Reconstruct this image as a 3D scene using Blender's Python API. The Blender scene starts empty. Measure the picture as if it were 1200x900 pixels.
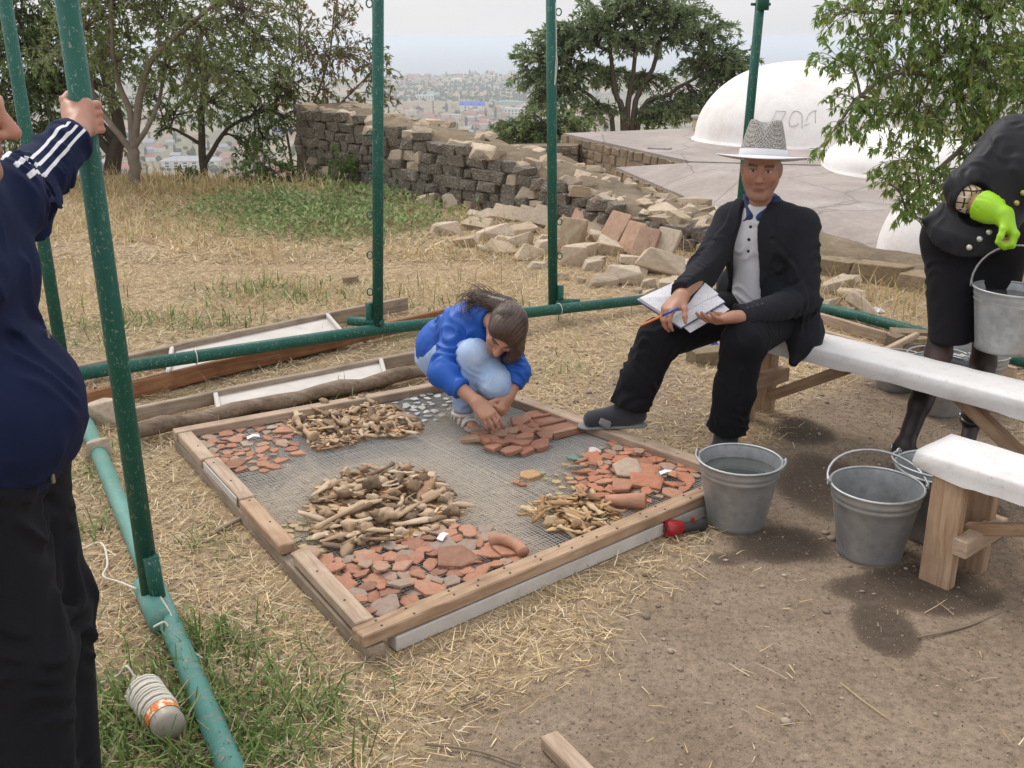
import bpy, bmesh, math, random
import numpy as np
from mathutils import Vector, Matrix, noise as mnoise

SC = bpy.context.scene
COL = SC.collection
R = math.radians
rng = np.random.default_rng(7)
random.seed(7)

# ------------------------------------------------------------------ camera
PITCH, EYE, FPX = R(18.7), 1.7, 1200.0
cd = bpy.data.cameras.new('camera')
cam = bpy.data.objects.new('camera', cd)
COL.objects.link(cam)
cd.sensor_width = 36.0
cd.lens = 36.0
cd.clip_start, cd.clip_end = 0.05, 90000.0
cam.location = (0, 0, EYE)
cam.rotation_euler = (R(90) - PITCH, 0, 0)
SC.camera = cam

# ------------------------------------------------------------------ world, sun, exposure
SUN_EL, SUN_AZ = R(52), R(-35)        # azimuth: from the left, a little behind the viewer's far side
w = bpy.data.worlds.new('World')
SC.world = w
w.use_nodes = True
nt = w.node_tree
nt.nodes.clear()
wo = nt.nodes.new('ShaderNodeOutputWorld')
bg = nt.nodes.new('ShaderNodeBackground')
sky = nt.nodes.new('ShaderNodeTexSky')
sky.sky_type = 'NISHITA'
sky.sun_disc = False
sky.sun_elevation = SUN_EL
sky.sun_rotation = SUN_AZ
sky.dust_density = 4.0
sky.air_density = 1.0
cl = nt.nodes.new('ShaderNodeMixRGB')      # an even overcast veil over the clear sky
cl.inputs[0].default_value = 0.80
tc = nt.nodes.new('ShaderNodeTexCoord')
mp = nt.nodes.new('ShaderNodeMapping')
mp.inputs['Scale'].default_value = (1.2, 1.2, 5)
cn = nt.nodes.new('ShaderNodeTexNoise')
cn.inputs['Scale'].default_value = 1.6
cn.inputs['Detail'].default_value = 4
cr = nt.nodes.new('ShaderNodeValToRGB')
cr.color_ramp.elements[0].position = 0.3
cr.color_ramp.elements[0].color = (8.6, 8.7, 9.1, 1)
cr.color_ramp.elements[1].position = 0.7
cr.color_ramp.elements[1].color = (10.4, 10.3, 10.4, 1)
nt.links.new(tc.outputs['Generated'], mp.inputs[0])
nt.links.new(mp.outputs[0], cn.inputs['Vector'])
nt.links.new(cn.outputs[0], cr.inputs[0])
nt.links.new(sky.outputs[0], cl.inputs[1])
nt.links.new(cr.outputs[0], cl.inputs[2])
sx = nt.nodes.new('ShaderNodeSeparateXYZ')    # an overcast sky is brighter overhead than at its rim
zr_ = nt.nodes.new('ShaderNodeMapRange')
zr_.inputs[1].default_value, zr_.inputs[2].default_value, zr_.inputs[3].default_value, zr_.inputs[4].default_value = 0, 1, 1.04, 1.75
mu = nt.nodes.new('ShaderNodeMixRGB'); mu.blend_type = 'MULTIPLY'; mu.inputs[0].default_value = 1
nt.links.new(tc.outputs['Generated'], sx.inputs[0]); nt.links.new(sx.outputs[2], zr_.inputs[0])
nt.links.new(cl.outputs[0], mu.inputs[1]); nt.links.new(zr_.outputs[0], mu.inputs[2])
nt.links.new(mu.outputs[0], bg.inputs[0])
bg.inputs[1].default_value = 0.10
nt.links.new(bg.outputs[0], wo.inputs[0])

sl = bpy.data.lights.new('sun', 'SUN')
sl.energy = 1.5
sl.angle = R(16)
sl.color = (1.0, 0.96, 0.9)
so = bpy.data.objects.new('sun', sl)
COL.objects.link(so)
sd = Vector((math.sin(SUN_AZ) * math.cos(SUN_EL), math.cos(SUN_AZ) * math.cos(SUN_EL), math.sin(SUN_EL)))
so.rotation_euler = (-sd).to_track_quat('-Z', 'Y').to_euler()

SC.render.engine = 'CYCLES'
SC.view_settings.view_transform = 'Standard'
SC.view_settings.look = 'None'
SC.view_settings.exposure = 0.0
SC.view_settings.gamma = 1.0
SC.cycles.use_denoising = True
SC.cycles.max_bounces = 6
SC.cycles.diffuse_bounces = 4
SC.cycles.glossy_bounces = 3
SC.cycles.transparent_max_bounces = 6
SC.cycles.volume_bounces = 2
SC.cycles.caustics_reflective = False
SC.cycles.caustics_refractive = False

# ------------------------------------------------------------------ pixel -> place
CP, SP = math.cos(PITCH), math.sin(PITCH)
def ray(px, py):
    dx, dy = (px - 600) / FPX, (450 - py) / FPX
    return np.array([dx, CP + dy * SP, -SP + dy * CP])
def P(px, py, z=0.0):                  # the point of the level z seen at that pixel
    d = ray(px, py); t = (z - EYE) / d[2]
    return np.array([d[0] * t, d[1] * t, z])
def PY(px, py, y):                     # the point at distance y ahead
    d = ray(px, py); t = y / d[1]
    return np.array([d[0] * t, y, EYE + d[2] * t])

# ------------------------------------------------------------------ helpers
def smooth(a, b, x):
    t = np.clip((x - a) / (b - a), 0, 1)
    return t * t * (3 - 2 * t)
def hash2(ix, iy, s=0):
    n = (ix.astype(np.int64) * 374761393 + iy.astype(np.int64) * 668265263 + s * 974634777) & 0x7fffffff
    n = ((n ^ (n >> 13)) * 1274126177) & 0x7fffffff
    return ((n ^ (n >> 16)) & 0xffff) / 65535.0
def vnoise(x, y, s=0):
    x = np.asarray(x, float); y = np.asarray(y, float)
    ix, iy = np.floor(x), np.floor(y)
    fx, fy = x - ix, y - iy
    fx, fy = fx * fx * (3 - 2 * fx), fy * fy * (3 - 2 * fy)
    a, b = hash2(ix, iy, s), hash2(ix + 1, iy, s)
    c, d = hash2(ix, iy + 1, s), hash2(ix + 1, iy + 1, s)
    return a + (b - a) * fx + (c - a) * fy + (a - b - c + d) * fx * fy
def fbm(x, y, s=0, o=4):
    v, a, t = 0, .5, 0
    for i in range(o):
        v = v + a * vnoise(x * 2 ** i, y * 2 ** i, s + i); t += a; a *= .5
    return v / t
def nrm(v):
    v = np.asarray(v, float); return v / (np.linalg.norm(v) + 1e-12)

def np_mesh(name, V, F, mat=None, smooth_=True, attrs=None, mats=None, fmat=None):
    V = np.ascontiguousarray(V, np.float32); F = np.ascontiguousarray(F, np.int32)
    me = bpy.data.meshes.new(name)
    n = F.shape[1]
    me.vertices.add(len(V)); me.vertices.foreach_set('co', V.ravel())
    me.loops.add(F.size); me.loops.foreach_set('vertex_index', F.ravel())
    me.polygons.add(len(F))
    me.polygons.foreach_set('loop_start', np.arange(0, F.size, n, dtype=np.int32))
    me.polygons.foreach_set('use_smooth', np.full(len(F), smooth_, bool))
    if fmat is not None: me.polygons.foreach_set('material_index', np.asarray(fmat, np.int32))
    for k, a in (attrs or {}).items():
        a = np.ascontiguousarray(a, np.float32)
        if a.ndim == 2:
            at = me.attributes.new(k, 'FLOAT_COLOR', 'POINT')
            if a.shape[1] == 3: a = np.hstack([a, np.ones((len(a), 1), np.float32)])
            at.data.foreach_set('color', np.ascontiguousarray(a).ravel())
        else:
            at = me.attributes.new(k, 'FLOAT', 'POINT'); at.data.foreach_set('value', a)
    me.update(calc_edges=True)
    for m in (mats or ([mat] if mat else [])): me.materials.append(m)
    return me
def bm_mesh(name, bm, mat=None, smooth_=False):
    me = bpy.data.meshes.new(name)
    bmesh.ops.recalc_face_normals(bm, faces=bm.faces)
    bm.to_mesh(me); bm.free()
    if smooth_:
        me.polygons.foreach_set('use_smooth', np.ones(len(me.polygons), bool))
    if mat: me.materials.append(mat)
    return me
def obj(name, me, parent=None, loc=None, rot=None, scale=None, M=None):
    o = bpy.data.objects.new(name, me); COL.objects.link(o)
    if parent is not None: o.parent = parent
    if M is not None: o.matrix_local = M
    if loc is not None: o.location = loc
    if rot is not None: o.rotation_euler = rot
    if scale is not None: o.scale = (scale,) * 3 if np.isscalar(scale) else scale
    return o
def thing(name, label, cat, loc=(0, 0, 0), rotz=0, group=None):
    o = obj(name, None, loc=loc, rot=(0, 0, rotz)); o.empty_display_size = .1
    return tag(o, label, cat, group)
def tag(o, label, cat, group=None, kind=None):
    o['label'] = label; o['category'] = cat
    if group: o['group'] = group
    if kind: o['kind'] = kind
    return o
def box_bm(lx, ly, lz, bev=0.004, cx=0, cy=0, cz=0, cuts=0, jit=0, seed=0):
    bm = bmesh.new()
    bmesh.ops.create_cube(bm, size=1)
    bmesh.ops.scale(bm, vec=(lx, ly, lz), verts=bm.verts)
    if bev: bmesh.ops.bevel(bm, geom=bm.edges[:], offset=bev, segments=1, affect='EDGES')
    if cuts:
        es = [e for e in bm.edges if abs(e.verts[0].co.x - e.verts[1].co.x) > lx * .7]
        bmesh.ops.subdivide_edges(bm, edges=es, cuts=cuts)
        r = random.Random(seed); ph = [r.uniform(0, 6) for _ in range(4)]
        for v in bm.verts:
            x = v.co.x / lx
            v.co.y += jit * (math.sin(5 * x + ph[0]) + .4 * math.sin(17 * x + ph[1]))
            v.co.z += jit * (math.sin(4 * x + ph[2]) + .4 * math.sin(15 * x + ph[3]))
    bmesh.ops.translate(bm, vec=(cx, cy, cz), verts=bm.verts)
    return bm
def along(a, b, up=(0, 0, 1), mid=True):
    """matrix whose x axis runs a->b"""
    a, b = Vector(a), Vector(b)
    x = (b - a).normalized(); u = Vector(up)
    y = u.cross(x)
    if y.length < 1e-4: y = Vector((0, 1, 0))
    y.normalize(); z = x.cross(y)
    M = Matrix((x, y, z)).transposed().to_4x4()
    M.translation = (a + b) / 2 if mid else a
    return M
def beam(name, a, b, wd, th, mat, parent=None, up=(0, 0, 1), bev=.004, jit=0.0, seed=0):
    L = (Vector(b) - Vector(a)).length
    return obj(name, bm_mesh(name, box_bm(L, wd, th, bev, cuts=6 if jit else 0, jit=jit, seed=seed), mat), parent, M=along(a, b, up))
def crossv(a, b):
    return np.stack([a[..., 1] * b[..., 2] - a[..., 2] * b[..., 1], a[..., 2] * b[..., 0] - a[..., 0] * b[..., 2], a[..., 0] * b[..., 1] - a[..., 1] * b[..., 0]], -1)
TUBE_F = {}
def tube_arrays(pts, rad, n=8, cap=True):
    pts = np.asarray(pts, float); m = len(pts)
    rad = np.full(m, rad) if np.isscalar(rad) else np.asarray(rad)
    T = np.empty_like(pts); T[1:-1] = pts[2:] - pts[:-2]; T[0] = pts[1] - pts[0]; T[-1] = pts[-1] - pts[-2]
    T /= np.sqrt((T * T).sum(1))[:, None] + 1e-12
    an = np.arange(n) * 2 * np.pi / n
    if n <= 6 and not cap:
        ref = np.array([.31, .52, .79]) if abs(T[0] @ np.array([.31, .52, .79])) < .9 else np.array([.9, -.4, .1])
        U = crossv(T, ref[None]); U /= np.sqrt((U * U).sum(1))[:, None] + 1e-12
    else:
        u = crossv(T[0], np.array([0, 0, 1.0]))
        if (u @ u) < 1e-6: u = crossv(T[0], np.array([1.0, 0, 0]))
        U = np.empty_like(pts)
        for i in range(m):
            u = u - T[i] * (u @ T[i]); u = u / (math.sqrt(u @ u) + 1e-12); U[i] = u
    W = crossv(T, U)
    V = (pts[:, None] + rad[:, None, None] * (np.cos(an)[None, :, None] * U[:, None] + np.sin(an)[None, :, None] * W[:, None])).reshape(-1, 3)
    if (m, n) not in TUBE_F:
        i, j = np.meshgrid(np.arange(m - 1), np.arange(n), indexing='ij'); i, j = i.ravel(), j.ravel(); j2 = (j + 1) % n
        TUBE_F[m, n] = np.stack([i * n + j, i * n + j2, (i + 1) * n + j2, (i + 1) * n + j], 1)
    F = TUBE_F[m, n]
    if not cap: return V, F
    F = [tuple(f) for f in F]
    V = np.vstack([V, pts[0], pts[-1]])
    c0, c1 = len(V) - 2, len(V) - 1
    for j in range(n):
        F.append((c0, (j + 1) % n, j, c0)); F.append((c1, (m - 1) * n + j, (m - 1) * n + (j + 1) % n, c1))
    return V, F
def poly_mesh(name, V, F, mat, smooth_=True):
    me = bpy.data.meshes.new(name)
    F = [tuple(dict.fromkeys(int(i) for i in f)) for f in F]
    me.from_pydata([tuple(map(float, v)) for v in V], [], F)
    me.polygons.foreach_set('use_smooth', np.full(len(me.polygons), smooth_, bool))
    me.materials.append(mat); me.update()
    return me
def tube(name, pts, rad, mat, parent=None, n=8, cap=True):
    V, F = tube_arrays(pts, rad, n, cap)
    return obj(name, poly_mesh(name, V, F, mat), parent)
def catmull(pts, k=6):
    pts = np.asarray(pts, float)
    p = np.vstack([2 * pts[0] - pts[1], pts, 2 * pts[-1] - pts[-2]]); t = (np.arange(k) / k)[None, :, None]
    a, b, c, d = (p[q:len(p) - 3 + q][:, None] for q in range(4))
    o = .5 * (2 * b + (c - a) * t + (2 * a - 5 * b + 4 * c - d) * t * t + (3 * b - a - 3 * c + d) * t ** 3)
    return np.vstack([o.reshape(-1, 3), pts[-1]])
def lathe_arrays(prof, n=40):
    an = np.arange(n) * 2 * np.pi / n
    V = np.concatenate([[(r * c, r * s, z) for c, s in zip(np.cos(an), np.sin(an))] for r, z in prof])
    F = [(i * n + j, i * n + (j + 1) % n, (i + 1) * n + (j + 1) % n, (i + 1) * n + j) for i in range(len(prof) - 1) for j in range(n)]
    return V, F

# ------------------------------------------------------------------ materials
MAT = {}
class NB:
    def __init__(s, name):
        s.m = bpy.data.materials.new(name); s.m.use_nodes = True
        s.nt = s.m.node_tree; s.b = s.nt.nodes['Principled BSDF']
    def n(s, t, **k):
        x = s.nt.nodes.new(t)
        for a, v in k.items(): setattr(x, a, v)
        return x
    def l(s, a, b): s.nt.links.new(a, b)
    def coord(s, kind='Object', scale=(1, 1, 1)):
        t = s.n('ShaderNodeTexCoord'); m = s.n('ShaderNodeMapping'); m.inputs['Scale'].default_value = scale
        if kind == 'World':
            g = s.n('ShaderNodeNewGeometry'); s.l(g.outputs['Position'], m.inputs[0])
        else: s.l(t.outputs[kind], m.inputs[0])
        return m.outputs[0]
    def noise(s, vec, scale, detail=4, rough=.6, dist=0):
        x = s.n('ShaderNodeTexNoise'); x.inputs['Scale'].default_value = scale; x.inputs['Detail'].default_value = detail
        x.inputs['Roughness'].default_value = rough; x.inputs['Distortion'].default_value = dist
        if vec is not None: s.l(vec, x.inputs['Vector'])
        return x.outputs[0]
    def ramp(s, fac, stops):
        x = s.n('ShaderNodeValToRGB'); e = x.color_ramp.elements
        while len(e) < len(stops): e.new(.5)
        for i, (p, c) in enumerate(stops):
            e[i].position = p; e[i].color = (*c, 1) if len(c) == 3 else c
        s.l(fac, x.inputs[0]); return x.outputs[0]
    def mix(s, fac, a, b, mode='MIX'):
        x = s.n('ShaderNodeMixRGB', blend_type=mode)
        for i, v in ((0, fac), (1, a), (2, b)):
            if isinstance(v, (int, float)): x.inputs[i].default_value = v
            elif isinstance(v, tuple): x.inputs[i].default_value = (*v, 1)
            else: s.l(v, x.inputs[i])
        return x.outputs[0]
    def math(s, op, a, b=0.0, c=None):
        x = s.n('ShaderNodeMath', operation=op)
        for i, v in enumerate((a, b) if c is None else (a, b, c)):
            if isinstance(v, (int, float)): x.inputs[i].default_value = v
            else: s.l(v, x.inputs[i])
        return x.outputs[0]
    def attr(s, name, out='Fac'):
        x = s.n('ShaderNodeAttribute', attribute_name=name); return x.outputs[out]
    def rand(s):
        return s.n('ShaderNodeObjectInfo').outputs['Random']
    def bump(s, h, strength=.3, dist=.01):
        x = s.n('ShaderNodeBump'); x.inputs['Strength'].default_value = strength; x.inputs['Distance'].default_value = dist
        s.l(h, x.inputs['Height']); s.l(x.outputs[0], s.b.inputs['Normal'])
    def col(s, c):
        if isinstance(c, tuple): s.b.inputs['Base Color'].default_value = (*c, 1)
        else: s.l(c, s.b.inputs['Base Color'])
    def set(s, rough=.8, metal=0, spec=.3, **k):
        s.b.inputs['Roughness'].default_value = rough; s.b.inputs['Metallic'].default_value = metal
        s.b.inputs['Specular IOR Level'].default_value = spec
        for a, v in k.items(): s.b.inputs[a.replace('_', ' ')].default_value = v
        return s.m

def mat_wood(name, c1, c2, c3, rough=.85):
    b = NB(name); v = b.coord('Object', (1.2, 14, 14))
    off = b.n('ShaderNodeVectorMath', operation='ADD'); rr = b.n('ShaderNodeCombineXYZ')
    b.l(b.math('MULTIPLY', b.rand(), 37.0), rr.inputs[0]); b.l(b.math('MULTIPLY', b.rand(), 91.0), rr.inputs[1])
    b.l(v, off.inputs[0]); b.l(rr.outputs[0], off.inputs[1]); v = off.outputs[0]
    g = b.noise(v, 3.0, 6, .65, 1.2); st = b.noise(b.coord('Object', (1, 1, 1)), 5.5, 4, .6)
    c = b.ramp(g, [(.3, c1), (.5, c2), (.72, c3)])
    c = b.mix(b.ramp(st, [(.45, (0, 0, 0)), (.75, (.55, .55, .55))]), c, tuple(x * .55 for x in c1))
    c = b.mix(.35, c, b.mix(b.rand(), (.75, .7, .66), (1.1, 1.0, .92)), 'MULTIPLY')
    b.col(c); b.bump(g, .5, .004)
    return b.set(rough)
def mat_plain(name, c, rough=.8, var=.15, scale=20, metal=0, spec=.3, bump=.2, bd=.003):
    b = NB(name); n = b.noise(b.coord('Object'), scale, 5)
    b.col(b.mix(n, tuple(x * (1 - var) for x in c), tuple(min(1, x * (1 + var)) for x in c)))
    if bump: b.bump(n, bump, bd)
    return b.set(rough, metal, spec)
def mat_attr(name, rough=.8, spec=.2, var=.12, scale=40, trans=0, bump=0):
    """colour from the mesh's own Col attribute"""
    b = NB(name); n = b.noise(b.coord('Object'), scale, 3)
    c = b.mix(n, b.mix(1.0, b.attr('Col', 'Color'), (1 - var,) * 3, 'MULTIPLY'), b.mix(1.0, b.attr('Col', 'Color'), (1 + var,) * 3, 'MULTIPLY'))
    b.col(c)
    if bump: b.bump(n, bump, .004)
    m = b.set(rough, 0, spec)
    if trans:
        t = b.n('ShaderNodeBsdfTranslucent'); b.l(c, t.inputs[0])
        mx = b.n('ShaderNodeMixShader'); mx.inputs[0].default_value = trans
        b.l(b.b.outputs[0], mx.inputs[1]); b.l(t.outputs[0], mx.inputs[2])
        b.l(mx.outputs[0], b.nt.nodes['Material Output'].inputs[0])
    return m
# ================================================================== the ground
PLAIN, SEA = -131.0, -133.0
WALLX = [-2.75, -2.5, -1.2, 0.0, 0.8, 1.4, 1.85, 2.4, 3.0, 4.0, 6.0]
WALLY = [13.2, 12.9, 11.5, 10.25, 9.25, 8.6, 8.1, 7.5, 6.95, 6.1, 4.5]
def wall_y(x): return np.interp(x, WALLX, WALLY)
def hgt(x, y):
    x = np.asarray(x, float); y = np.asarray(y, float)
    near = smooth(60, 20, np.hypot(x, y))
    z = near * (.05 * (fbm(x * .7, y * .7, 3) - .5) + .022 * (fbm(x * 4, y * 4, 5) - .5))
    z = z * smooth(.2, 2.2, np.abs(x + .3) + np.abs(y - 3.8) * .6 - .6) * .8      # the trodden middle is even
    beyond = y - wall_y(x)
    right = smooth(-3.2, -2.6, x)
    drop_r = -1.7 * smooth(.55, 1.3, beyond)
    far_r = np.maximum(0, y - 24) * .36
    far_l = np.maximum(0, y - 13.0 - .5 * np.sin(x * .9)) * .36
    d = right * (-drop_r + far_r) + (1 - right) * far_l
    side = np.maximum(0, np.abs(x) - 30) * .25 + np.maximum(0, -y - 30) * .25
    d = d + side
    lim = -PLAIN
    d = lim * (1 - np.exp(-d / lim * 1.25)) * np.where(d < 60, 1, 1)
    z = z - d
    far = smooth(300, 900, np.hypot(x, y))
    z = z * (1 - far) + far * (PLAIN + 3 * (fbm(x / 300, y / 300, 9) - .5)
                               + 24 * np.exp(-((x - 40) / 500) ** 2 - ((y - 3300) / 260) ** 2))
    coast = smooth(3650, 3800, y + .05 * x + 60 * (fbm(x / 400, y * 0, 2) - .5))
    return z - 14 * coast
def GZ(x, y): return float(hgt(np.array([x]), np.array([y]))[0])
def G(px, py):
    p = P(px, py, 0)
    for _ in range(4): p = P(px, py, GZ(p[0], p[1]))
    return p

def to_px(x, y, z=0):
    dz = z - EYE
    d = y * CP - dz * SP
    return 600 + FPX * x / d, 450 - FPX * (y * SP + dz * CP) / d
def poly_sd(px, py, poly):
    """signed distance to a polygon, negative inside"""
    poly = np.asarray(poly, float); best = np.full(px.shape, 1e9); ins = np.zeros(px.shape, bool)
    for (ax, ay), (bx, by) in zip(poly, np.roll(poly, -1, 0)):
        ex, ey = bx - ax, by - ay
        t = np.clip(((px - ax) * ex + (py - ay) * ey) / (ex * ex + ey * ey), 0, 1)
        best = np.minimum(best, np.hypot(px - ax - t * ex, py - ay - t * ey))
        c = ((ay > py) != (by > py)) & (px < ex * (py - ay) / (ey + 1e-9) + ax)
        ins ^= c
    return np.where(ins, -best, best)
SOIL = [G(*q)[:2] for q in [(500, 1150), (480, 899), (520, 830), (640, 775), (690, 705), (790, 655), (815, 600), (880, 510), (905, 470), (1010, 430), (1200, 470), (1300, 600), (1300, 1150)]]
SOIL2 = [G(*q)[:2] for q in [(690, 470), (830, 540), (880, 500), (800, 440), (720, 430)]]
def blob(x, y, lst):
    v = 0
    for cx, cy, rx, ry, a in lst:
        v = np.maximum(v, a * np.exp(-((x - cx) / rx) ** 2 - ((y - cy) / ry) ** 2))
    return v
def pxblobs(lst):
    return [(*G(a, b)[:2], c, d, e) for a, b, c, d, e in lst]
WET = pxblobs([(975, 570, .20, .34, 1.25), (920, 640, .22, .16, 1.05), (1035, 735, .10, .16, 1.1), (1010, 690, .2, .10, .8), (1085, 690, .22, .16, 1.1), (940, 505, .16, .22, .9),
               (905, 700, .12, .08, .35), (850, 655, .12, .07, .7), (1130, 600, .2, .3, .8), (830, 745, .2, .2, .25)])
GREEN = pxblobs([(190, 860, .36, .28, 1.6), (300, 845, .24, .18, 1.2), (235, 760, .2, .14, 1.0), (100, 560, .2, .3, .6), (110, 610, .13, .13, .6), (330, 345, .6, .35, .8),
                 (170, 385, .8, .4, .55), (440, 560, .3, .3, .0), (650, 432, .25, .2, .5), (330, 590, .0001, .01, 0), (800, 500, .1, .1, .15), (90, 400, .5, .4, .5),
                 (480, 395, .3, .3, .5), (560, 360, .4, .3, .4), (340, 470, .5, .2, .5), (240, 640, .1, .1, .35), (360, 700, .1, .1, .2)])
NETTLE = pxblobs([(390, 255, .85, 1.1, 1.3), (325, 245, .8, .9, 1.2), (420, 272, .6, .5, .8), (360, 275, .6, .5, .7), (460, 228, .8, 1.1, 1.2), (300, 262, .4, .4, .7), (500, 262, .3, .3, .8)])
def m_green(x, y): return np.clip(blob(x, y, GREEN) * (.5 + 1.1 * fbm(x * 2.2, y * 2.2, 21)), 0, 1)
def m_nettle(x, y): return np.clip(blob(x, y, NETTLE) * (.35 + 1.3 * fbm(x * 1.6, y * 1.6, 22)), 0, 1)
def m_wet(x, y): return np.clip(blob(x, y, WET) * (.35 + 1.25 * fbm(x * 4, y * 4, 23, 4)), 0, 1)
def m_straw(x, y):
    e = .18 * (fbm(x * 3, y * 3, 24) - .5)
    s = smooth(-.22, .10, poly_sd(x, y, SOIL) + e) * .97 + .03
    s = s * (.35 + .65 * smooth(-.1, .15, poly_sd(x, y, SOIL2) + e))
    return np.clip(s * (.45 + 1.0 * fbm(x * 2.5 + 7, y * 2.5, 25)), 0, 1)

def axis_lines(lo, hi, step, ends):
    a = np.arange(lo, hi + step / 2, step)
    up = hi + np.cumsum(step * 1.22 ** np.arange(1, 200)); up = up[up < ends[1] * 1.0]
    dn = lo - np.cumsum(step * 1.22 ** np.arange(1, 200)); dn = dn[dn > ends[0]]
    return np.concatenate([[ends[0]], dn[::-1], a, up, [ends[1]]])
xs = axis_lines(-6.0, 4.6, .045, (-38000, 38000))
ys = axis_lines(1.5, 14.2, .045, (-38000, 38000))
gx, gy = np.meshgrid(xs, ys)
V = np.stack([gx.ravel(), gy.ravel(), hgt(gx.ravel(), gy.ravel())], 1)
nx, ny = len(xs), len(ys)
i, j = np.meshgrid(np.arange(nx - 1), np.arange(ny - 1))
q = (j * nx + i).ravel()
F = np.stack([q, q + 1, q + nx + 1, q + nx], 1)
b = NB('ground_soil')
wv = b.coord('World')
n1, n2, n3 = b.noise(wv, 3.5, 6, .65), b.noise(wv, 38, 6, .7), b.noise(wv, 140, 3, .6)
soil = b.ramp(n1, [(.3, (.235, .178, .130)), (.55, (.305, .237, .175)), (.75, (.37, .295, .222))])
soil = b.mix(.6, soil, b.ramp(n2, [(.32, (.45, .43, .41)), (.5, (.95, .95, .95)), (.7, (1.35, 1.3, 1.25))]), 'MULTIPLY')
soil = b.mix(.55, soil, b.ramp(b.noise(wv, 95, 5, .75), [(.30, (.55, .50, .47)), (.45, (.92, .88, .86)), (.55, (1.03, 1.02, .96)), (.70, (1.45, 1.38, 1.3))]), 'MULTIPLY')
straw = b.ramp(n2, [(.3, (.25, .175, .10)), (.5, (.49, .36, .215)), (.7, (.66, .52, .33))])
c = b.mix(b.math('MULTIPLY', b.attr('straw'), .85), soil, straw)
c = b.mix(b.math('MULTIPLY', b.attr('green'), .55), c, b.ramp(n2, [(.35, (.05, .075, .02)), (.65, (.16, .19, .07))]))
wf = b.math('ADD', b.attr('wet'), b.math('ADD', b.math('MULTIPLY', b.math('SUBTRACT', n2, .5), .55), b.math('MULTIPLY', b.math('SUBTRACT', n3, .5), .30)))
c = b.mix(b.ramp(wf, [(.36, (0, 0, 0)), (.45, (.7, .7, .7)), (.62, (.9, .9, .9))]), c, b.mix(n2, (.058, .043, .032), (.125, .094, .07)))
# the plain below: fields, gardens and bare plots
fv = b.coord('World', (.006, .004, .006))
vor = b.n('ShaderNodeTexVoronoi'); vor.inputs['Scale'].default_value = 1.3; b.l(fv, vor.inputs['Vector'])
field = b.ramp(b.noise(vor.outputs['Position'], 7, 2), [(.32, (.10, .11, .06)), (.45, (.16, .15, .09)), (.55, (.30, .23, .15)), (.68, (.12, .13, .07))])
field = b.mix(.5, field, b.ramp(b.noise(wv, .05, 5), [(.3, (.5, .5, .5)), (.7, (1.4, 1.4, 1.4))]), 'MULTIPLY')
c = b.mix(b.attr('plain'), c, field)
b.col(c)
hh = b.math('ADD', b.math('MULTIPLY', n2, 1.0), b.math('MULTIPLY', n3, .45))
b.bump(hh, .75, .026)
m_ground = b.set(.95, 0, .15)
X_, Y_ = gx.ravel(), gy.ravel()
loc = (np.abs(X_) < 40) & (Y_ < 40) & (Y_ > -40)
me = np_mesh('ground', V, F, m_ground, True, dict(straw=np.where(loc, m_straw(X_, Y_), .8), green=np.where(loc, np.maximum(m_green(X_, Y_), m_nettle(X_, Y_)), .5),
             wet=np.where(loc, m_wet(X_, Y_), 0), plain=smooth(60, 240, np.hypot(X_, Y_))))
ground = obj('ground', me); ground['kind'] = 'structure'

b = NB('sea_water'); n = b.noise(b.coord('World', (.02, .05, 1)), 3, 4)
b.col(b.mix(n, (.05, .10, .15), (.08, .13, .18))); b.bump(n, .05, .3)
m_sea = b.set(.25, 0, .5)
me = np_mesh('sea', [(-38000, 3000, SEA), (38000, 3000, SEA), (38000, 38000, SEA), (-38000, 38000, SEA)], [(0, 1, 2, 3)], m_sea, False)
obj('sea', me)['kind'] = 'structure'

# the hazy air
me = bm_mesh('haze', box_bm(78000, 78000, 160.0, 0), None)
hz = bpy.data.materials.new('haze_air'); hz.use_nodes = True; hz.node_tree.nodes.clear()
ho = hz.node_tree.nodes.new('ShaderNodeOutputMaterial'); pv = hz.node_tree.nodes.new('ShaderNodeVolumePrincipled')
pv.inputs['Color'].default_value = (.88, .93, 1, 1); pv.inputs['Density'].default_value = .00019; pv.inputs['Anisotropy'].default_value = .2
hz.node_tree.links.new(pv.outputs[0], ho.inputs['Volume'])
me.materials.append(hz)
haze = obj('haze', me, loc=(0, 0, -70.0)); haze['kind'] = 'stuff'     # -150 .. +10

# ================================================================== stone
def mat_stone(name, stops, rough=.9, scale=6, bump=.6, var=.4):
    b = NB(name); v = b.coord('Object')
    off = b.n('ShaderNodeVectorMath', operation='ADD'); rr = b.n('ShaderNodeCombineXYZ')
    b.l(b.math('MULTIPLY', b.rand(), 57.0), rr.inputs[0]); b.l(v, off.inputs[0]); b.l(rr.outputs[0], off.inputs[1]); v = off.outputs[0]
    n1, n2 = b.noise(v, scale, 6, .65), b.noise(v, scale * 7, 5, .7)
    c = b.ramp(b.mix(.35, n1, n2), stops)
    c = b.mix(var, c, b.ramp(b.rand(), [(0, (.66, .62, .6)), (.4, (1, .97, .93)), (.75, (1.1, 1.0, .86)), (1, (1.25, 1.2, 1.15))]), 'MULTIPLY')
    b.col(c); b.bump(b.mix(.5, n1, n2), bump, .02)
    return b.set(rough, 0, .2)
m_lime = mat_stone('pale_limestone', [(.3, (.36, .285, .21)), (.5, (.52, .43, .33)), (.7, (.62, .54, .43))])
m_ochre = mat_stone('ochre_limestone', [(.3, (.26, .20, .14)), (.5, (.42, .34, .245)), (.7, (.52, .445, .345))])
m_dark = mat_stone('lichened_stone', [(.34, (.06, .052, .043)), (.47, (.16, .14, .115)), (.57, (.26, .23, .19)), (.63, (.55, .53, .50))], scale=9)
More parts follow.
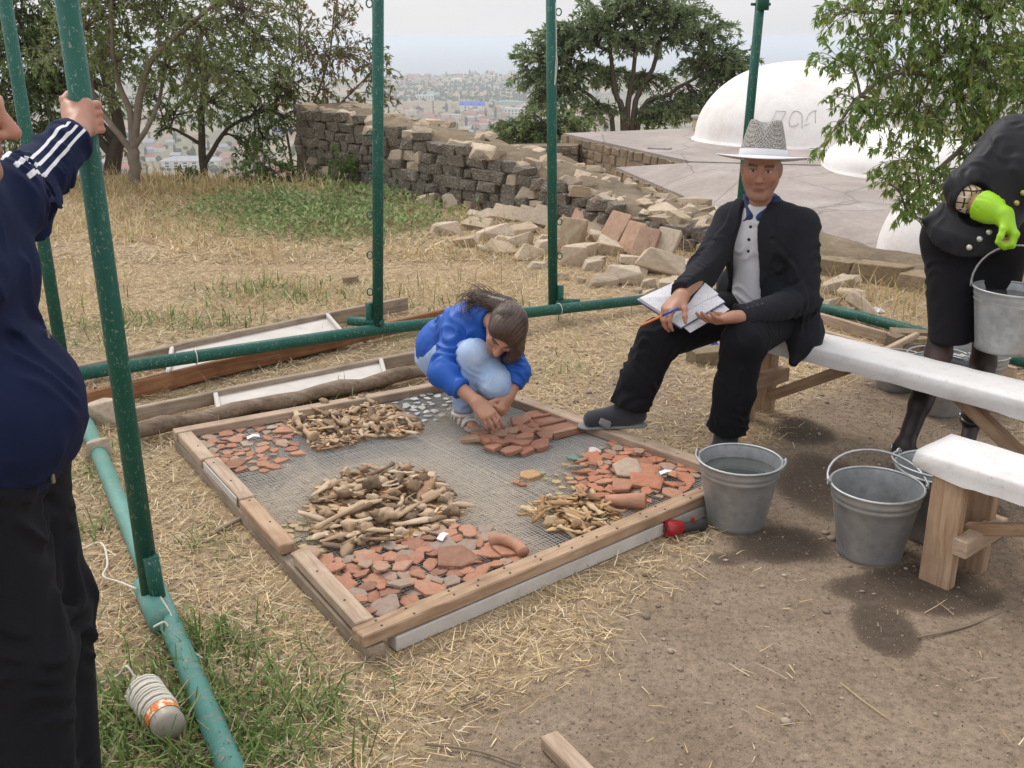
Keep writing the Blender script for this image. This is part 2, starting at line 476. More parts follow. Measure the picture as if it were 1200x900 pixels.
m_warm = mat_stone('warm_wall_stone', [(.3, (.15, .115, .075)), (.5, (.29, .225, .15)), (.7, (.38, .31, .22))], scale=8)
m_mortar = mat_stone('earth_core', [(.3, (.10, .08, .055)), (.5, (.20, .155, .105)), (.72, (.34, .27, .185))], scale=4, bump=.9)
m_slab = mat_stone('reddish_slab', [(.3, (.34, .215, .15)), (.5, (.45, .30, .22)), (.7, (.53, .385, .29))], scale=5, var=.55)
def rock_mesh(name, mat, seed, dims=(1, 1, 1), blocky=.6, rough=.16, cuts=2):
    """an angular broken stone: the hull of jittered corners, its edges worn"""
    r = random.Random(seed * 13 + 5); bm = bmesh.new()
    for sx in (-.5, .5):
        for sy in (-.5, .5):
            for sz in (-.5, .5):
                j = rough * 1.3
                bm.verts.new((sx + r.uniform(-j, j), sy + r.uniform(-j, j), sz + r.uniform(-j, j)))
    for k in range(int(9 * (1 - blocky)) + 1):
        v = Vector((r.gauss(0, 1), r.gauss(0, 1), r.gauss(0, 1))).normalized() * .60; bm.verts.new(v)
    res = bmesh.ops.convex_hull(bm, input=bm.verts)
    bmesh.ops.delete(bm, geom=[g for g in res['geom_interior'] if isinstance(g, bmesh.types.BMVert)], context='VERTS')
    bmesh.ops.dissolve_limit(bm, angle_limit=.25, verts=bm.verts, edges=bm.edges)
    bmesh.ops.bevel(bm, geom=bm.edges[:], offset=.055, segments=2, profile=.5, affect='EDGES')
    bmesh.ops.triangulate(bm, faces=bm.faces)
    for v in bm.verts:
        n = mnoise.noise_vector(v.co * 3.1 + Vector((seed * 7.3, 0, 0))); v.co += n * rough * .22
    mx = [max(abs(v.co[k]) for v in bm.verts) for k in range(3)]
    for v in bm.verts: v.co = Vector((v.co.x / mx[0] * .5 * dims[0], v.co.y / mx[1] * .5 * dims[1], v.co.z / mx[2] * .5 * dims[2]))
    return bm_mesh(name, bm, mat, False)
def rocks(mat, n, seed, **k): return [rock_mesh('stone', mat, seed + q, **k) for q in range(n)]
R_dark = rocks(m_dark, 8, 10, blocky=.9, rough=.13)
R_lime = rocks(m_lime, 9, 30, blocky=.62, rough=.2)
R_ochre = rocks(m_ochre, 6, 50, blocky=.55, rough=.22)
R_warm = rocks(m_warm, 6, 70, blocky=.9, rough=.08)

# ================================================================== the ruined wall on the terrace edge
def wall_top(s_x):
    return np.interp(s_x, [-2.75, -2.4, -1.2, 0, .8, 1.4, 1.85, 2.4, 3.0, 4.5], [.9, .9, .76, .57, .32, .25, .23, .17, .13, .12])
wall = thing('ruined_wall', 'long ruined dry stone wall of dark weathered blocks sloping down along the terrace edge', 'wall', (0, 0, 0))
pl = np.array([(x, float(wall_y(x))) for x in np.linspace(-2.7, 4.6, 60)])
seg = np.diff(pl, axis=0); cum = np.concatenate([[0], np.cumsum(np.hypot(*seg.T))])
def wall_pt(s):
    x, y = np.interp(s, cum, pl[:, 0]), np.interp(s, cum, pl[:, 1])
    x2, y2 = np.interp(min(s + .05, cum[-1]), cum, pl[:, 0]), np.interp(min(s + .05, cum[-1]), cum, pl[:, 1])
    if s + .05 > cum[-1]:
        x2, y2 = 2 * x - np.interp(s - .05, cum, pl[:, 0]), 2 * y - np.interp(s - .05, cum, pl[:, 1])
    t = nrm([x2 - x, y2 - y]); return np.array([x, y]), t, np.array([t[1], -t[0]]) * (1 if -t[0] < 0 else -1)
THICK = .85
# earth core: a lumpy ribbon
V, F = [], []
S = np.linspace(0.02, cum[-1], 110); prof = [(-.03, -1.9), (-.03, -.12), (-.07, -.03), (-.25, .02), (-.45, .03), (-.65, .01), (-.80, -.06), (-.84, -1.9)]
for k, s in enumerate(S):
    p, t, n = wall_pt(s); zt = wall_top(p[0]) - .03
    for (o, dz) in prof:
        j1, j2 = .10 * (fbm(np.array([s * 3.0]), np.array([o * 5]), 4)[0] - .5), .05 * (fbm(np.array([s * 4.0]), np.array([o * 6 + 9]), 6)[0] - .5)
        zz = zt + dz + (j1 if dz > -.2 else 0) if dz > -1 else -1.95
        V.append((*(p + n * (o + j2)), zz))
m = len(prof)
for k in range(len(S) - 1):
    for q in range(m - 1): F.append((k * m + q, k * m + q + 1, (k + 1) * m + q + 1, (k + 1) * m + q))
F.append(tuple(range(m))); F.append(tuple(range((len(S) - 1) * m, len(S) * m))[::-1])
obj('core', poly_mesh('core', V, F, m_mortar), wall)
rr = random.Random(3)
for course in range(9):                       # the courses of the face, stone by stone
    s = rr.uniform(0, .1); zc = .05 + course * .108
    while s < cum[-1] - .1:
        L = rr.uniform(.13, .30); p, t, n = wall_pt(s + L / 2)
        zt = wall_top(p[0]) + rr.uniform(-.03, .03)
        if zc < zt - .02 and p[0] < 2.05:
            hh = min(.118, zt - zc + .06); me = rr.choice(R_dark if rr.random() < (.94 if p[0] < .9 else .45) else R_lime)
            o = obj('stone', me, wall, (*(p + n * rr.uniform(-.05, .0)), zc + rr.uniform(-.008, .008)),
                    (rr.gauss(0, .05), rr.gauss(0, .05), math.atan2(t[1], t[0]) + rr.gauss(0, .05)), (L * 1.04, .16, hh * 1.12))
        s += L
for zc in np.arange(.05, .88, .115):          # the far end, seen from its side
    for o_ in np.arange(.12, .8, .21):
        p, t, n = wall_pt(.03)
        obj('stone', rr.choice(R_dark), wall, (*(p - n * (o_ + rr.uniform(-.02, .02)) - t * .04), zc), (rr.gauss(0, .05), 0, math.atan2(n[1], n[0]) + rr.gauss(0, .08)), (.22, .15, .12))
for k in range(430):                          # rubble bedded in the top
    s = rr.uniform(.1, cum[-1] - .1); p, t, n = wall_pt(s); o_ = rr.uniform(.04, .78)
    if p[0] > 2.0: continue
    if p[0] < -.4 and rr.random() < .5: continue
    big = rr.random() < .4
    sz = rr.uniform(.17, .32) if big else rr.uniform(.08, .17)
    me = rr.choice(R_ochre if rr.random() < .6 else R_lime)
    obj('stone', me, wall, (*(p - n * o_), wall_top(p[0]) - .03 + rr.uniform(-.02, .01)), (rr.gauss(0, .2), rr.gauss(0, .2), rr.uniform(0, 6)), (sz, sz * rr.uniform(.5, .9), sz * rr.uniform(.3, .5)))

# ================================================================== the sunken bath-house: roofs and white domes
b = NB('roof_render'); v = b.coord('World'); n1, n2 = b.noise(v, .8, 6, .7), b.noise(v, 14, 5, .7)
c = b.ramp(n1, [(.3, (.26, .22, .20)), (.5, (.34, .295, .265)), (.7, (.42, .37, .34))])
c = b.mix(.5, c, b.ramp(n2, [(.3, (.75, .75, .75)), (.7, (1.2, 1.2, 1.2))]), 'MULTIPLY')
crk = b.n('ShaderNodeTexVoronoi', feature='DISTANCE_TO_EDGE'); crk.inputs['Scale'].default_value = .7
b.l(b.mix(.12, v, b.noise(v, 3, 4)), crk.inputs['Vector'])
c = b.mix(b.ramp(crk.outputs['Distance'], [(.0, (.6, .6, .6)), (.012, (0, 0, 0))]), c, (.13, .11, .10))
b.col(c); b.bump(n2, .4, .01); m_roof = b.set(.9, 0, .2)
b = NB('lime_wash'); v = b.coord('Object'); n1, n2 = b.noise(v, 2.2, 6, .7), b.noise(v, 25, 5, .7)
c = b.ramp(n1, [(.3, (.74, .68, .635)), (.5, (.83, .795, .765)), (.7, (.88, .86, .84))])
c = b.mix(.4, c, b.ramp(n2, [(.3, (.85, .84, .82)), (.7, (1.05, 1.05, 1.05))]), 'MULTIPLY')
b.col(c); b.bump(n2, .3, .006); m_white = b.set(.9, 0, .2)

bath = thing('bath_house', 'sunken old bath house with flat grey roofs and rough stone side walls', 'building', (0, 0, 0))
zU, zL = 0.02, -.22
U = [P(660, 156, zU), P(810, 189, zU), P(1400, 205, zU), P(1420, 151, zU), P(805, 150.5, zU)]
def slab(name, pts, z0, z1, mat, parent):
    n = len(pts); V = [(*p[:2], z1 if z1 is not None else p[2]) for p in pts] + [(*p[:2], z0) for p in pts]
    F = [tuple(range(n))] + [tuple(range(2 * n - 1, n - 1, -1))] + [(k, k + n, (k + 1) % n + n, (k + 1) % n) for k in range(n)]
    me = poly_mesh(name, V, F, mat, False)
    bm = bmesh.new(); bm.from_mesh(me); bmesh.ops.recalc_face_normals(bm, faces=bm.faces); bm.to_mesh(me); bm.free()
    return obj(name, me, parent)
slab('roof', U, -1.9, zU, m_roof, bath)
LW = [P(722, 196, zL), P(800, 229, zL), np.array([2.55, 9.1, zL]), np.array([4.2, 7.4, zL]), np.array([9.0, 5.2, zL]), np.array([13, 9, zL]), P(1395, 206, zU - .006), P(812, 190.5, zU - .006)]
slab('roof', LW, -1.9, None, m_roof, bath)
def stone_face(a, b_, ztop, zbot, meshes, parent, seed, ch=.125, proud=.02, lmin=.14, lmax=.34):
    r = random.Random(seed); a, b_ = np.array(a[:2]), np.array(b_[:2]); L = np.linalg.norm(b_ - a); t = (b_ - a) / L
    n = np.array([t[1], -t[0]]); n = n if n[1] < 0 else -n
    z = ztop - ch * .5
    while z > zbot:
        s = r.uniform(-.1, 0)
        while s < L - .05:
            l = r.uniform(lmin, lmax); l = min(l, L - s + .02)
            p = a + t * (s + l / 2) + n * (proud - .06 + r.uniform(-.012, .012))
            obj('stone', r.choice(meshes), parent, (*p, z + r.uniform(-.01, .01)), (r.gauss(0, .04), r.gauss(0, .03), math.atan2(t[1], t[0])), (l * 1.0, .16, ch * r.uniform(.85, 1.05)))
            s += l
        z -= ch
for k, s in enumerate([(U[0], U[1], zU - .03, -1.1)]): stone_face(*s, R_warm, bath, 5 + k, ch=.16, lmin=.2, lmax=.42)
stone_face(LW[0], LW[1], zL - .03, -1.0, R_warm, bath, 9, ch=.13)
lw = thing('low_wall', 'low grey stone wall stub in the hollow before the bath house', 'wall', (0, 0, 0))
La, Lb = P(592, 172, -.1), P(676, 171, -.1)
slab('core', [La, Lb, Lb + [0.1, .5, 0], La + [.1, .5, 0]], -1.8, -.1, m_mortar, lw)
stone_face(La, Lb, -.1, -.8, R_dark, lw, 12, ch=.15, lmin=.2, lmax=.4)
chm = thing('roof_stub', 'small square stone vent stub standing on the flat roof beside the big dome', 'vent stub', (0, 0, 0))
c0 = P(823, 153, zU)
obj('shaft', bm_mesh('shaft', box_bm(.32, .3, .22, .02), m_ochre), chm, (c0[0], c0[1], zU + .11))
obj('capstone', bm_mesh('capstone', box_bm(.40, .38, .06, .015), m_roof), chm, (c0[0], c0[1], zU + .25))
slot = thing('roof_slot', 'little stone framed opening in the roof edge of the bath house', 'opening', (0, 0, 0))
c0 = P(772, 191, zL + .02)
for dx in (-.14, .14): obj('jamb', bm_mesh('jamb', box_bm(.08, .16, .16, .01), m_roof), slot, (c0[0] + dx, c0[1] - .02, zL + .14), (0, 0, -.5))
obj('lintel', bm_mesh('lintel', box_bm(.36, .16, .05, .01), m_roof), slot, (c0[0], c0[1] - .02, zL + .245), (0, 0, -.5))

def dome(label, c, r, h, zb):
    prof = [(r * 1.06, -.35), (r * 1.06, 0.0), (r * 1.005, .05)] + [(r * math.cos(a), .05 + (h - .05) * math.sin(a)) for a in np.linspace(0.02, math.pi / 2 - .02, 18)]
    V, F = lathe_arrays(prof, 56); V = np.array(V)
    k = 1 + .03 * (fbm(V[:, 0] * 1.1 + c[0], V[:, 1] * 1.1 + V[:, 2], 31) - .5)
    V[:, :2] *= k[:, None]; V[:, 2] *= k
    F.append(tuple(range(len(V) - 56, len(V))))
    return tag(obj('dome', poly_mesh('dome', V, F, m_white), None, (c[0], c[1], zb)), label, 'dome')
d1 = dome('large whitewashed dome with faint scrawled letters behind the man in the hat', (4.85, 18.2), 1.66, 1.32, zU - .02)
dome('flatter whitewashed dome half hidden by the leafy branches', (5.35, 14.3), 1.06, .58, -.05)
dome('small whitewashed dome rising just behind the low stone kerb', (4.02, 9.35), .62, .75, zL - .03)
# the scrawl on the big dome, drawn with a brush on the curved face
b = NB('scrawl_paint'); b.col((.50, .48, .50)); m_scrawl = b.set(.9)
def dome_pt(px, py):
    d = ray(px, py); d = d / np.linalg.norm(d); o = np.array([0, 0, EYE]); c = np.array([4.85, 18.2, zU + .03]); rad = np.array([1.66, 1.66, 1.27])
    oc = (o - c) / rad; dd = d / rad
    A, B, C = dd @ dd, 2 * oc @ dd, oc @ oc - 1.012
    t = (-B - math.sqrt(max(0, B * B - 4 * A * C))) / (2 * A)
    return o + d * t
for st, sm in (([(904, 143), (910, 130)], 0), ([(909, 130), (921, 130.5)], 0), ([(921, 130.5), (915, 143)], 0), ([(930, 130), (926, 137), (925, 144), (927, 148), (932, 147.5), (936, 144)], 1), ([(928, 132), (933, 130), (938, 132), (940, 135)], 1), ([(940, 135), (940, 150)], 0),
               ([(945, 141), (948, 134), (953, 130), (957, 129.5)], 1), ([(955.5, 130), (955.5, 144)], 0), ([(943, 147), (948, 145)], 0)):
    pts = [dome_pt(*q) for q in st]
    tube('letter_stroke', catmull(pts, 5) if sm else [pts[0] + (pts[-1] - pts[0]) * k / 5 for k in range(6)], .0065, m_scrawl, None, 4).parent = d1
for o in [o for o in COL.objects if o.name.startswith('letter_stroke')]: o.matrix_parent_inverse = Matrix.Translation((-4.85, -18.2, -(zU - .02)))
# ================================================================== the town on the plain
m_wallm = {}
for nme, c in dict(white=(.72, .70, .66), cream=(.6, .52, .40), pink=(.55, .40, .34), grey=(.42, .41, .40), sand=(.50, .40, .28)).items():
    m_wallm[nme] = mat_plain('plaster_' + nme, c, .9, .12, .3)
m_rf = {}
for nme, c in dict(red=(.30, .10, .075), rust=(.28, .15, .10), slate=(.30, .30, .31), green=(.13, .27, .22), tin=(.50, .52, .54), blue=(.03, .10, .50)).items():
    m_rf[nme] = mat_plain('roofing_' + nme, c, .7, .15, .4)
m_glass = mat_plain('dark_window', (.06, .07, .09), .2, .1, 1, spec=.5)
HM = {}
WIN = bm_mesh('window', box_bm(1, .25, 1, 0, cz=.5), m_glass)
def house_meshes(wc, rc, kind):
    k = (wc, rc, kind)
    if k not in HM:
        wb = box_bm(1, 1, 1, 0, cz=.5)
        if kind == 'gable':
            V = [(-.53, -.54, 0), (.53, -.54, 0), (.53, .54, 0), (-.53, .54, 0), (-.53, 0, .5), (.53, 0, .5)]
            F = [(0, 1, 5, 4), (2, 3, 4, 5), (0, 4, 3), (1, 2, 5), (3, 2, 1, 0)]
        elif kind == 'hip':
            V = [(-.54, -.54, 0), (.54, -.54, 0), (.54, .54, 0), (-.54, .54, 0), (-.28, 0, .45), (.28, 0, .45)]
            F = [(0, 1, 5, 4), (2, 3, 4, 5), (0, 4, 3), (1, 2, 5), (3, 2, 1, 0)]
        else:
            V = [(x, y, z) for z in (0, .06) for x, y in ((-.53, -.53), (.53, -.53), (.53, .53), (-.53, .53))]
            F = [(4, 5, 6, 7), (3, 2, 1, 0), (0, 1, 5, 4), (1, 2, 6, 5), (2, 3, 7, 6), (3, 0, 4, 7)]
        HM[k] = (bm_mesh('wall', wb, m_wallm[wc]), poly_mesh('roof', V, F, m_rf[rc], False))
    return HM[k]
def house(px, py, wpx, hpx, wc, rc, kind, label, group, rot=None, name='house', dep=.8, win=False):
    p = P(px, py, PLAIN); p[2] = GZ(p[0], p[1]); pxm = FPX / math.hypot(p[1], p[0])
    W, H = wpx / pxm, hpx / pxm
    t = thing(name, label, 'house' if name == 'house' else 'building', p, rr.uniform(-.5, .5) if rot is None else rot, group)
    a, r_ = house_meshes(wc, rc, kind); bh = H * (.62 if kind != 'flat' else .92)
    obj('wall', a, t, (0, 0, -.5), scale=(W, W * dep, bh + .5)); obj('roof', r_, t, (0, 0, bh - .02), scale=(W, W * dep, (H - bh) / .45 if kind != 'flat' else W * .5))
    if win:
        for fl in (.2, .6):
            for q in range(6): obj('window', WIN, t, ((-.4 + q * .16) * W, -W * dep * .503, fl * bh), scale=(W * .07, 1, bh * .22))
    return t
rr = random.Random(11)
t = house(553, 131, 27, 11, 'white', 'blue', 'gable', 'long white three gabled building with a bright blue roof in the far town', None, -.15, 'apartment_house', .4, True)
W = t.children[0].scale[0]
a_, r_ = house_meshes('white', 'blue', 'gable')
for dx in (-.36, 0, .36):
    bay = obj('gable_bay', a_, t, (dx * W, -W * .2, 0), scale=(W * .16, W * .1, W * .27))
    obj('gable_roof', r_, t, (dx * W, -W * .2, W * .27), (0, 0, math.pi / 2), (W * .1, W * .18, W * .2))
house(582, 104.5, 5, 6, 'sand', 'tin', 'flat', 'ochre tower block standing alone on the far rise', None, .1, 'tower_block', 1, True)
house(605, 135, 26, 8, 'white', 'tin', 'flat', 'long pale shed with flat roof beside the blue roofed building', None, -.35, 'warehouse', .5, True)
house(597, 122, 30, 4, 'grey', 'green', 'hip', 'long low hall with a sea green roof on the plain', None, -.1, 'warehouse', .4)
house(498, 117, 20, 5, 'white', 'tin', 'flat', 'low white works hall before the dark orchard on the plain', None, .1, 'warehouse', .5, True)
house(505, 113, 22, 4, 'grey', 'green', 'hip', 'works hall with teal roof behind the low white hall', None, .1, 'warehouse', .5)
house(536, 100, 10, 3.5, 'white', 'tin', 'hip', 'white villa among the dark trees on the far rise', None, .2, 'villa')
house(700, 144, 26, 9, 'cream', 'rust', 'hip', 'cream coloured house seen beneath the round crowned tree', None, .1, 'house', .7, True)
house(332, 160, 24, 10, 'pink', 'blue', 'hip', 'pink house with a blue roof glimpsed beside the thin reddish tree', None, .2, 'house', .7, True)
house(225, 196, 60, 12, 'white', 'slate', 'hip', 'long white building glimpsed between the trunks of the dense trees', None, .1, 'house', .4, True)
house(150, 205, 34, 12, 'grey', 'red', 'hip', 'grey house with red roof glimpsed behind the pale forked trunk', None, -.1, 'house', .6, True)
kinds = [('white', 'red', 'hip', 'small white house with dull red hipped roof in the far town', 'red roofed houses of the far town'),
         ('sand', 'rust', 'gable', 'small sandy house with rust brown gabled roof in the far town', 'brown roofed houses of the far town'),
         ('grey', 'slate', 'gable', 'small grey house with slate grey roof in the far town', 'grey roofed houses of the far town'),
         ('cream', 'tin', 'flat', 'small cream house with flat pale roof in the far town', 'flat roofed houses of the far town'),
         ('pink', 'red', 'gable', 'small pink house with red gabled roof in the far town', 'pink houses of the far town')]
n = 0
while n < 250:
    z = rr.random()
    if z < .62: px, py = rr.uniform(450, 640), rr.choice([rr.uniform(92, 112), rr.uniform(118, 162), rr.uniform(128, 170)])
    elif z < .85: px, py = rr.uniform(70, 345), rr.uniform(120, 222)
    else: px, py = rr.uniform(640, 720), rr.uniform(95, 160)
    if 108 < py < 127 and rr.random() < .85: continue
    k = kinds[int(rr.choices(range(5), [3, 3, 2.5, 2, 2])[0])]
    s = rr.uniform(.8, 1.5) * (1 + max(0, py - 110) / 60)
    house(px, py, 4.6 * s, 2.9 * s * rr.uniform(.8, 1.3), *k)
    n += 1
stk = PY(508, 141, 1800); bz = GZ(stk[0], stk[1])
t = thing('chimney_stack', 'slim tall brick chimney stack on the plain before the blue roofed building', 'chimney', (stk[0], stk[1], bz))
V, F = lathe_arrays([(1.5, 0), (1.0, 30), (1.25, 30), (1.25, 31.5), (.7, 31.5)], 10)
obj('shaft', poly_mesh('shaft', V, F, m_rf['rust']), t)
# far orchards and street trees: a mass of small lumps
m_far = mat_plain('far_foliage', (.055, .075, .035), .95, .4, .05)
V, F = [], []
ico = bmesh.new(); bmesh.ops.create_icosphere(ico, subdivisions=1, radius=1); iv = np.array([v.co[:] for v in ico.verts]); iff = np.array([[v.index for v in f.verts] for f in ico.faces]); ico.free()
for k in range(1500):
    band = rr.random()
    if band < .35: px, py = rr.uniform(440, 640), rr.gauss(104, 4)
    elif band < .5: px, py = rr.uniform(440, 640), rr.gauss(116, 3)
    elif band < .6: px, py = rr.uniform(440, 720), rr.uniform(92, 96)
    elif band < .8: px, py = rr.uniform(440, 720), rr.uniform(96, 172)
    else: px, py = rr.uniform(50, 350), rr.uniform(100, 225)
    if py < 92 or (119 < py < 127 and 470 < px < 560): continue
    p = P(px, py, PLAIN); z = GZ(p[0], p[1])
    s = rr.uniform(2.2, 5.0); tall = rr.choice([1, 1, 1, 1.2, 2.6])
    V.append(iv * [s * (1.25 if tall < 2 else .6), s * (1.0 if tall < 2 else .6), s * tall * .8] * rng.uniform(.8, 1.2, (len(iv), 1)) + [p[0], p[1], z + s * .6 * tall]); F.append(iff + 12 * 0 + len(iv) * (len(V) - 1))
o = obj('far_trees', np_mesh('far_trees', np.vstack(V), np.vstack(F), m_far)); o['kind'] = 'stuff'
tag(o, 'hazy mass of orchard and street trees across the far town', 'trees', kind='stuff')
# ================================================================== loose stones before the wall
rr = random.Random(21)
def rock(px, py, wpx, hpx, meshes, label, group=None, dep=.7, rz=None, tilt=.1, name='stone', sink=.2, cat='stone'):
    p = G(px, py); pxm = FPX / (p[1] * CP + (EYE - p[2]) * SP); W, H = wpx / pxm, hpx / pxm / .95
    me = rr.choice(meshes)
    o = obj(name, me, None, (p[0], p[1] + W * dep * .4, p[2] + H * (.5 - sink)), (rr.gauss(0, tilt), rr.gauss(0, tilt), rr.uniform(-.5, .5) if rz is None else rz), (W, W * dep, H))
    return tag(o, label, cat, group)
LB = 'pale limestone block tumbled in the rubble heap below the ruined wall'
GB = 'limestone rubble below the ruined wall'
for px, py, w_, h_, ro in [(540, 244, 44, 26, 0), (497, 243, 34, 18, 0), (520, 275, 40, 17, .2), (560, 270, 46, 12, .1), (575, 282, 50, 18, .3), (545, 290, 36, 14, .2), (605, 290, 44, 16, -.1), (590, 300, 42, 13, .1), (622, 305, 40, 20, 0),
        (585, 258, 50, 9, .1), (620, 262, 46, 10, -.1), (560, 258, 30, 10, 0), (665, 290, 46, 44, 0), (668, 312, 34, 32, .1), (640, 298, 36, 22, .2), (695, 318, 30, 17, 0), (715, 300, 36, 22, -.2), (705, 286, 34, 17, .2),
        (740, 312, 36, 15, .1), (725, 296, 26, 12, 0), (735, 334, 50, 26, 0), (775, 322, 62, 28, -.1), (705, 337, 40, 17, .15), (760, 338, 20, 14, 0), (760, 350, 20, 13, 0), (783, 342, 34, 18, .1), (800, 320, 40, 18, 0), (748, 344, 14, 8, 0),
        (650, 270, 26, 14, .1), (690, 300, 26, 20, .3), (610, 275, 40, 10, .2), (640, 285, 24, 12, 0), (810, 335, 30, 16, 0), (600, 268, 26, 7, 0), (655, 328, 22, 12, 0), (680, 332, 14, 8, 0), (530, 262, 26, 8, 0),
        (672, 282, 24, 12, .2), (748, 322, 22, 12, 0), (795, 334, 20, 10, 0), (700, 310, 22, 10, .5), (630, 316, 26, 10, 0), (570, 296, 26, 9, 0), (722, 316, 18, 9, .4), (590, 285, 30, 9, -.2)]:
    oc_ = rr.random() > .75; sz_ = 'large ' if w_ > 41 else ('small ' if w_ < 27 else '')
    rock(px, py, w_, h_, R_ochre if oc_ else R_lime, sz_ + (LB if not oc_ else LB.replace('pale limestone', 'ochre')), GB, rz=ro, tilt=.18)
rock(410, 333, 20, 11, R_warm, 'small squared stone lying alone on the bare earth of the yard', None, rz=.2, tilt=.03)
rock(135, 371, 9, 8, R_lime, 'little whitish stone lying by the grass behind the long wooden barrow', None)
rock(840, 428, 74, 24, R_warm, 'long flat grey stone lying behind the seated man beside the blue plastic', None, .35, rz=.15, tilt=.04)
rock(888, 424, 36, 30, R_warm, 'grey stone lying under the bench behind the seated man', None, .6, rz=.4, tilt=.1)
for px, py, w_, h_ in [(980, 345, 44, 20), (1000, 352, 36, 16), (1012, 368, 42, 22), (995, 336, 30, 16), (990, 372, 30, 10), (975, 362, 26, 14)]:
    rock(px, py, w_, h_, R_lime, 'pale flat stone in the little heap between bench and kerb', 'stones in the heap behind the bench', tilt=.2)
# thin reddish slabs leaning in a row against the wall foot
SLM = [bm_mesh('slab', box_bm(1, 1, 1, .05), m_slab), bm_mesh('slab', box_bm(1, 1, 1, .05), m_lime)]
sp = [(587, 250, 20, 16, 1), (601, 253, 18, 17, 1), (617, 256, 22, 20, 1), (636, 259, 24, 24, 1), (655, 256, 22, 22, 1), (672, 262, 24, 30, 0), (700, 274, 26, 34, 1), (722, 284, 27, 38, 0), (742, 296, 24, 38, 0), (758, 303, 26, 38, 0), (781, 303, 28, 38, 1), (680, 266, 20, 26, 0)]
for k, (px, py, w_, h_, q) in enumerate(sp):
    p = G(px, py + (9 if px < 690 else 3)); pxm = FPX / (p[1] * CP + EYE * SP)
    o = obj('leaning_slab', SLM[q], None, (p[0], p[1] + .10, p[2] + h_ / pxm * (.55 if px < 690 else .46)), (-.62 + rr.gauss(0, .06), rr.gauss(.12, .06), -.62 + rr.gauss(0, .08)), (w_ / pxm * 1.02, .05, h_ / pxm * 1.05))
    tag(o, 'thin reddish brick slab leaning in the row at the wall foot' if q == 0 else 'thin pale slab leaning in the row at the wall foot', 'slab', 'slabs leaning along the wall foot')
# the low kerb at the right end of the wall: broad weathered blocks
for k, (px, py, w_, h_) in enumerate([(990, 325, 60, 26), (1040, 335, 70, 28), (1090, 345, 60, 26), (950, 318, 50, 22)]):
    o = rock(px, py, w_, h_, R_warm, 'broad grey weathered block of the low kerb behind the standing woman', 'kerb blocks behind the bench', .8, rz=-.75, tilt=.04)

# ================================================================== materials of the worksite
m_wood = mat_wood('raw_timber', (.31, .22, .155), (.44, .335, .245), (.53, .425, .325))
m_grey = mat_wood('weathered_timber', (.20, .155, .115), (.33, .265, .20), (.43, .36, .285))
m_red = mat_wood('reddish_timber', (.17, .075, .035), (.27, .13, .065), (.36, .20, .11))
m_wpaint = mat_plain('whitened_board', (.53, .495, .45), .85, .3, 9)
m_pine = mat_wood('pine_leg', (.28, .175, .105), (.42, .29, .19), (.51, .385, .265))
b = NB('green_pipe_paint'); v = b.coord('World'); n1, n2, n3 = b.noise(v, 85, 5, .7), b.noise(v, 7, 3), b.noise(b.coord('World', (1, 1, .25)), 120, 3)
c = b.mix(n2, (.009, .070, .050), (.020, .118, .088))
c = b.mix(b.ramp(n1, [(.60, (0, 0, 0)), (.65, (1, 1, 1))]), c, b.mix(n2, (.20, .13, .09), (.30, .32, .27)))
c = b.mix(b.ramp(n3, [(.62, (0, 0, 0)), (.70, (.6, .6, .6))]), c, (.25, .31, .26))
b.col(c); b.bump(n1, .15, .003); m_green_p = b.set(.48, 0, .25)
b = NB('faded_pipe_paint'); v = b.coord('World'); n1, n2 = b.noise(v, 60, 5, .7), b.noise(v, 6, 4, .6)
c = b.mix(n2, (.055, .20, .165), (.13, .32, .27)); c = b.mix(b.ramp(n1, [(.56, (0, 0, 0)), (.62, (1, 1, 1))]), c, b.mix(n2, (.20, .13, .095), (.36, .36, .31))); b.col(c); b.bump(n1, .15, .003); m_faded = b.set(.42, 0, .4)
b = NB('zinc'); v = b.coord('Object'); vo = b.n('ShaderNodeTexVoronoi'); vo.inputs['Scale'].default_value = 42; b.l(v, vo.inputs['Vector'])
sp_ = b.noise(vo.outputs['Position'], 60, 1); n1 = b.noise(v, 7, 6, .7)
c = b.mix(.5, b.ramp(sp_, [(.3, (.33, .34, .345)), (.7, (.47, .48, .49))]), b.ramp(n1, [(.3, (.22, .225, .22)), (.5, (.40, .41, .41)), (.7, (.56, .56, .55))]))
b.col(c); b.l(b.ramp(n1, [(.3, (.6, .6, .6)), (.7, (.38, .38, .38))]), b.b.inputs['Roughness']); b.bump(n1, .12, .004)
m_zinc = b.set(.5, .75, .4); b.l(b.ramp(n1, [(.3, (.62, .62, .62)), (.7, (.42, .42, .42))]), b.b.inputs['Roughness'])
b = NB('murky_water'); b.col((.055, .062, .055)); n1 = b.noise(b.coord('Object'), 9, 2); b.bump(n1, .03, .01); m_water = b.set(.06, 0, .6)
m_cloth = NB('white_oilcloth'); n1 = m_cloth.noise(m_cloth.coord('World'), 9, 5, .7); n2 = m_cloth.noise(m_cloth.coord('World'), 60, 3)
m_cloth.col(m_cloth.mix(m_cloth.ramp(n2, [(.62, (0, 0, 0)), (.75, (.5, .5, .5))]), m_cloth.ramp(n1, [(.28, (.57, .545, .515)), (.45, (.66, .64, .62)), (.7, (.70, .685, .67))]), (.40, .32, .24)))
m_cloth.bump(n1, .3, .01); m_cloth = m_cloth.set(.55, 0, .35)

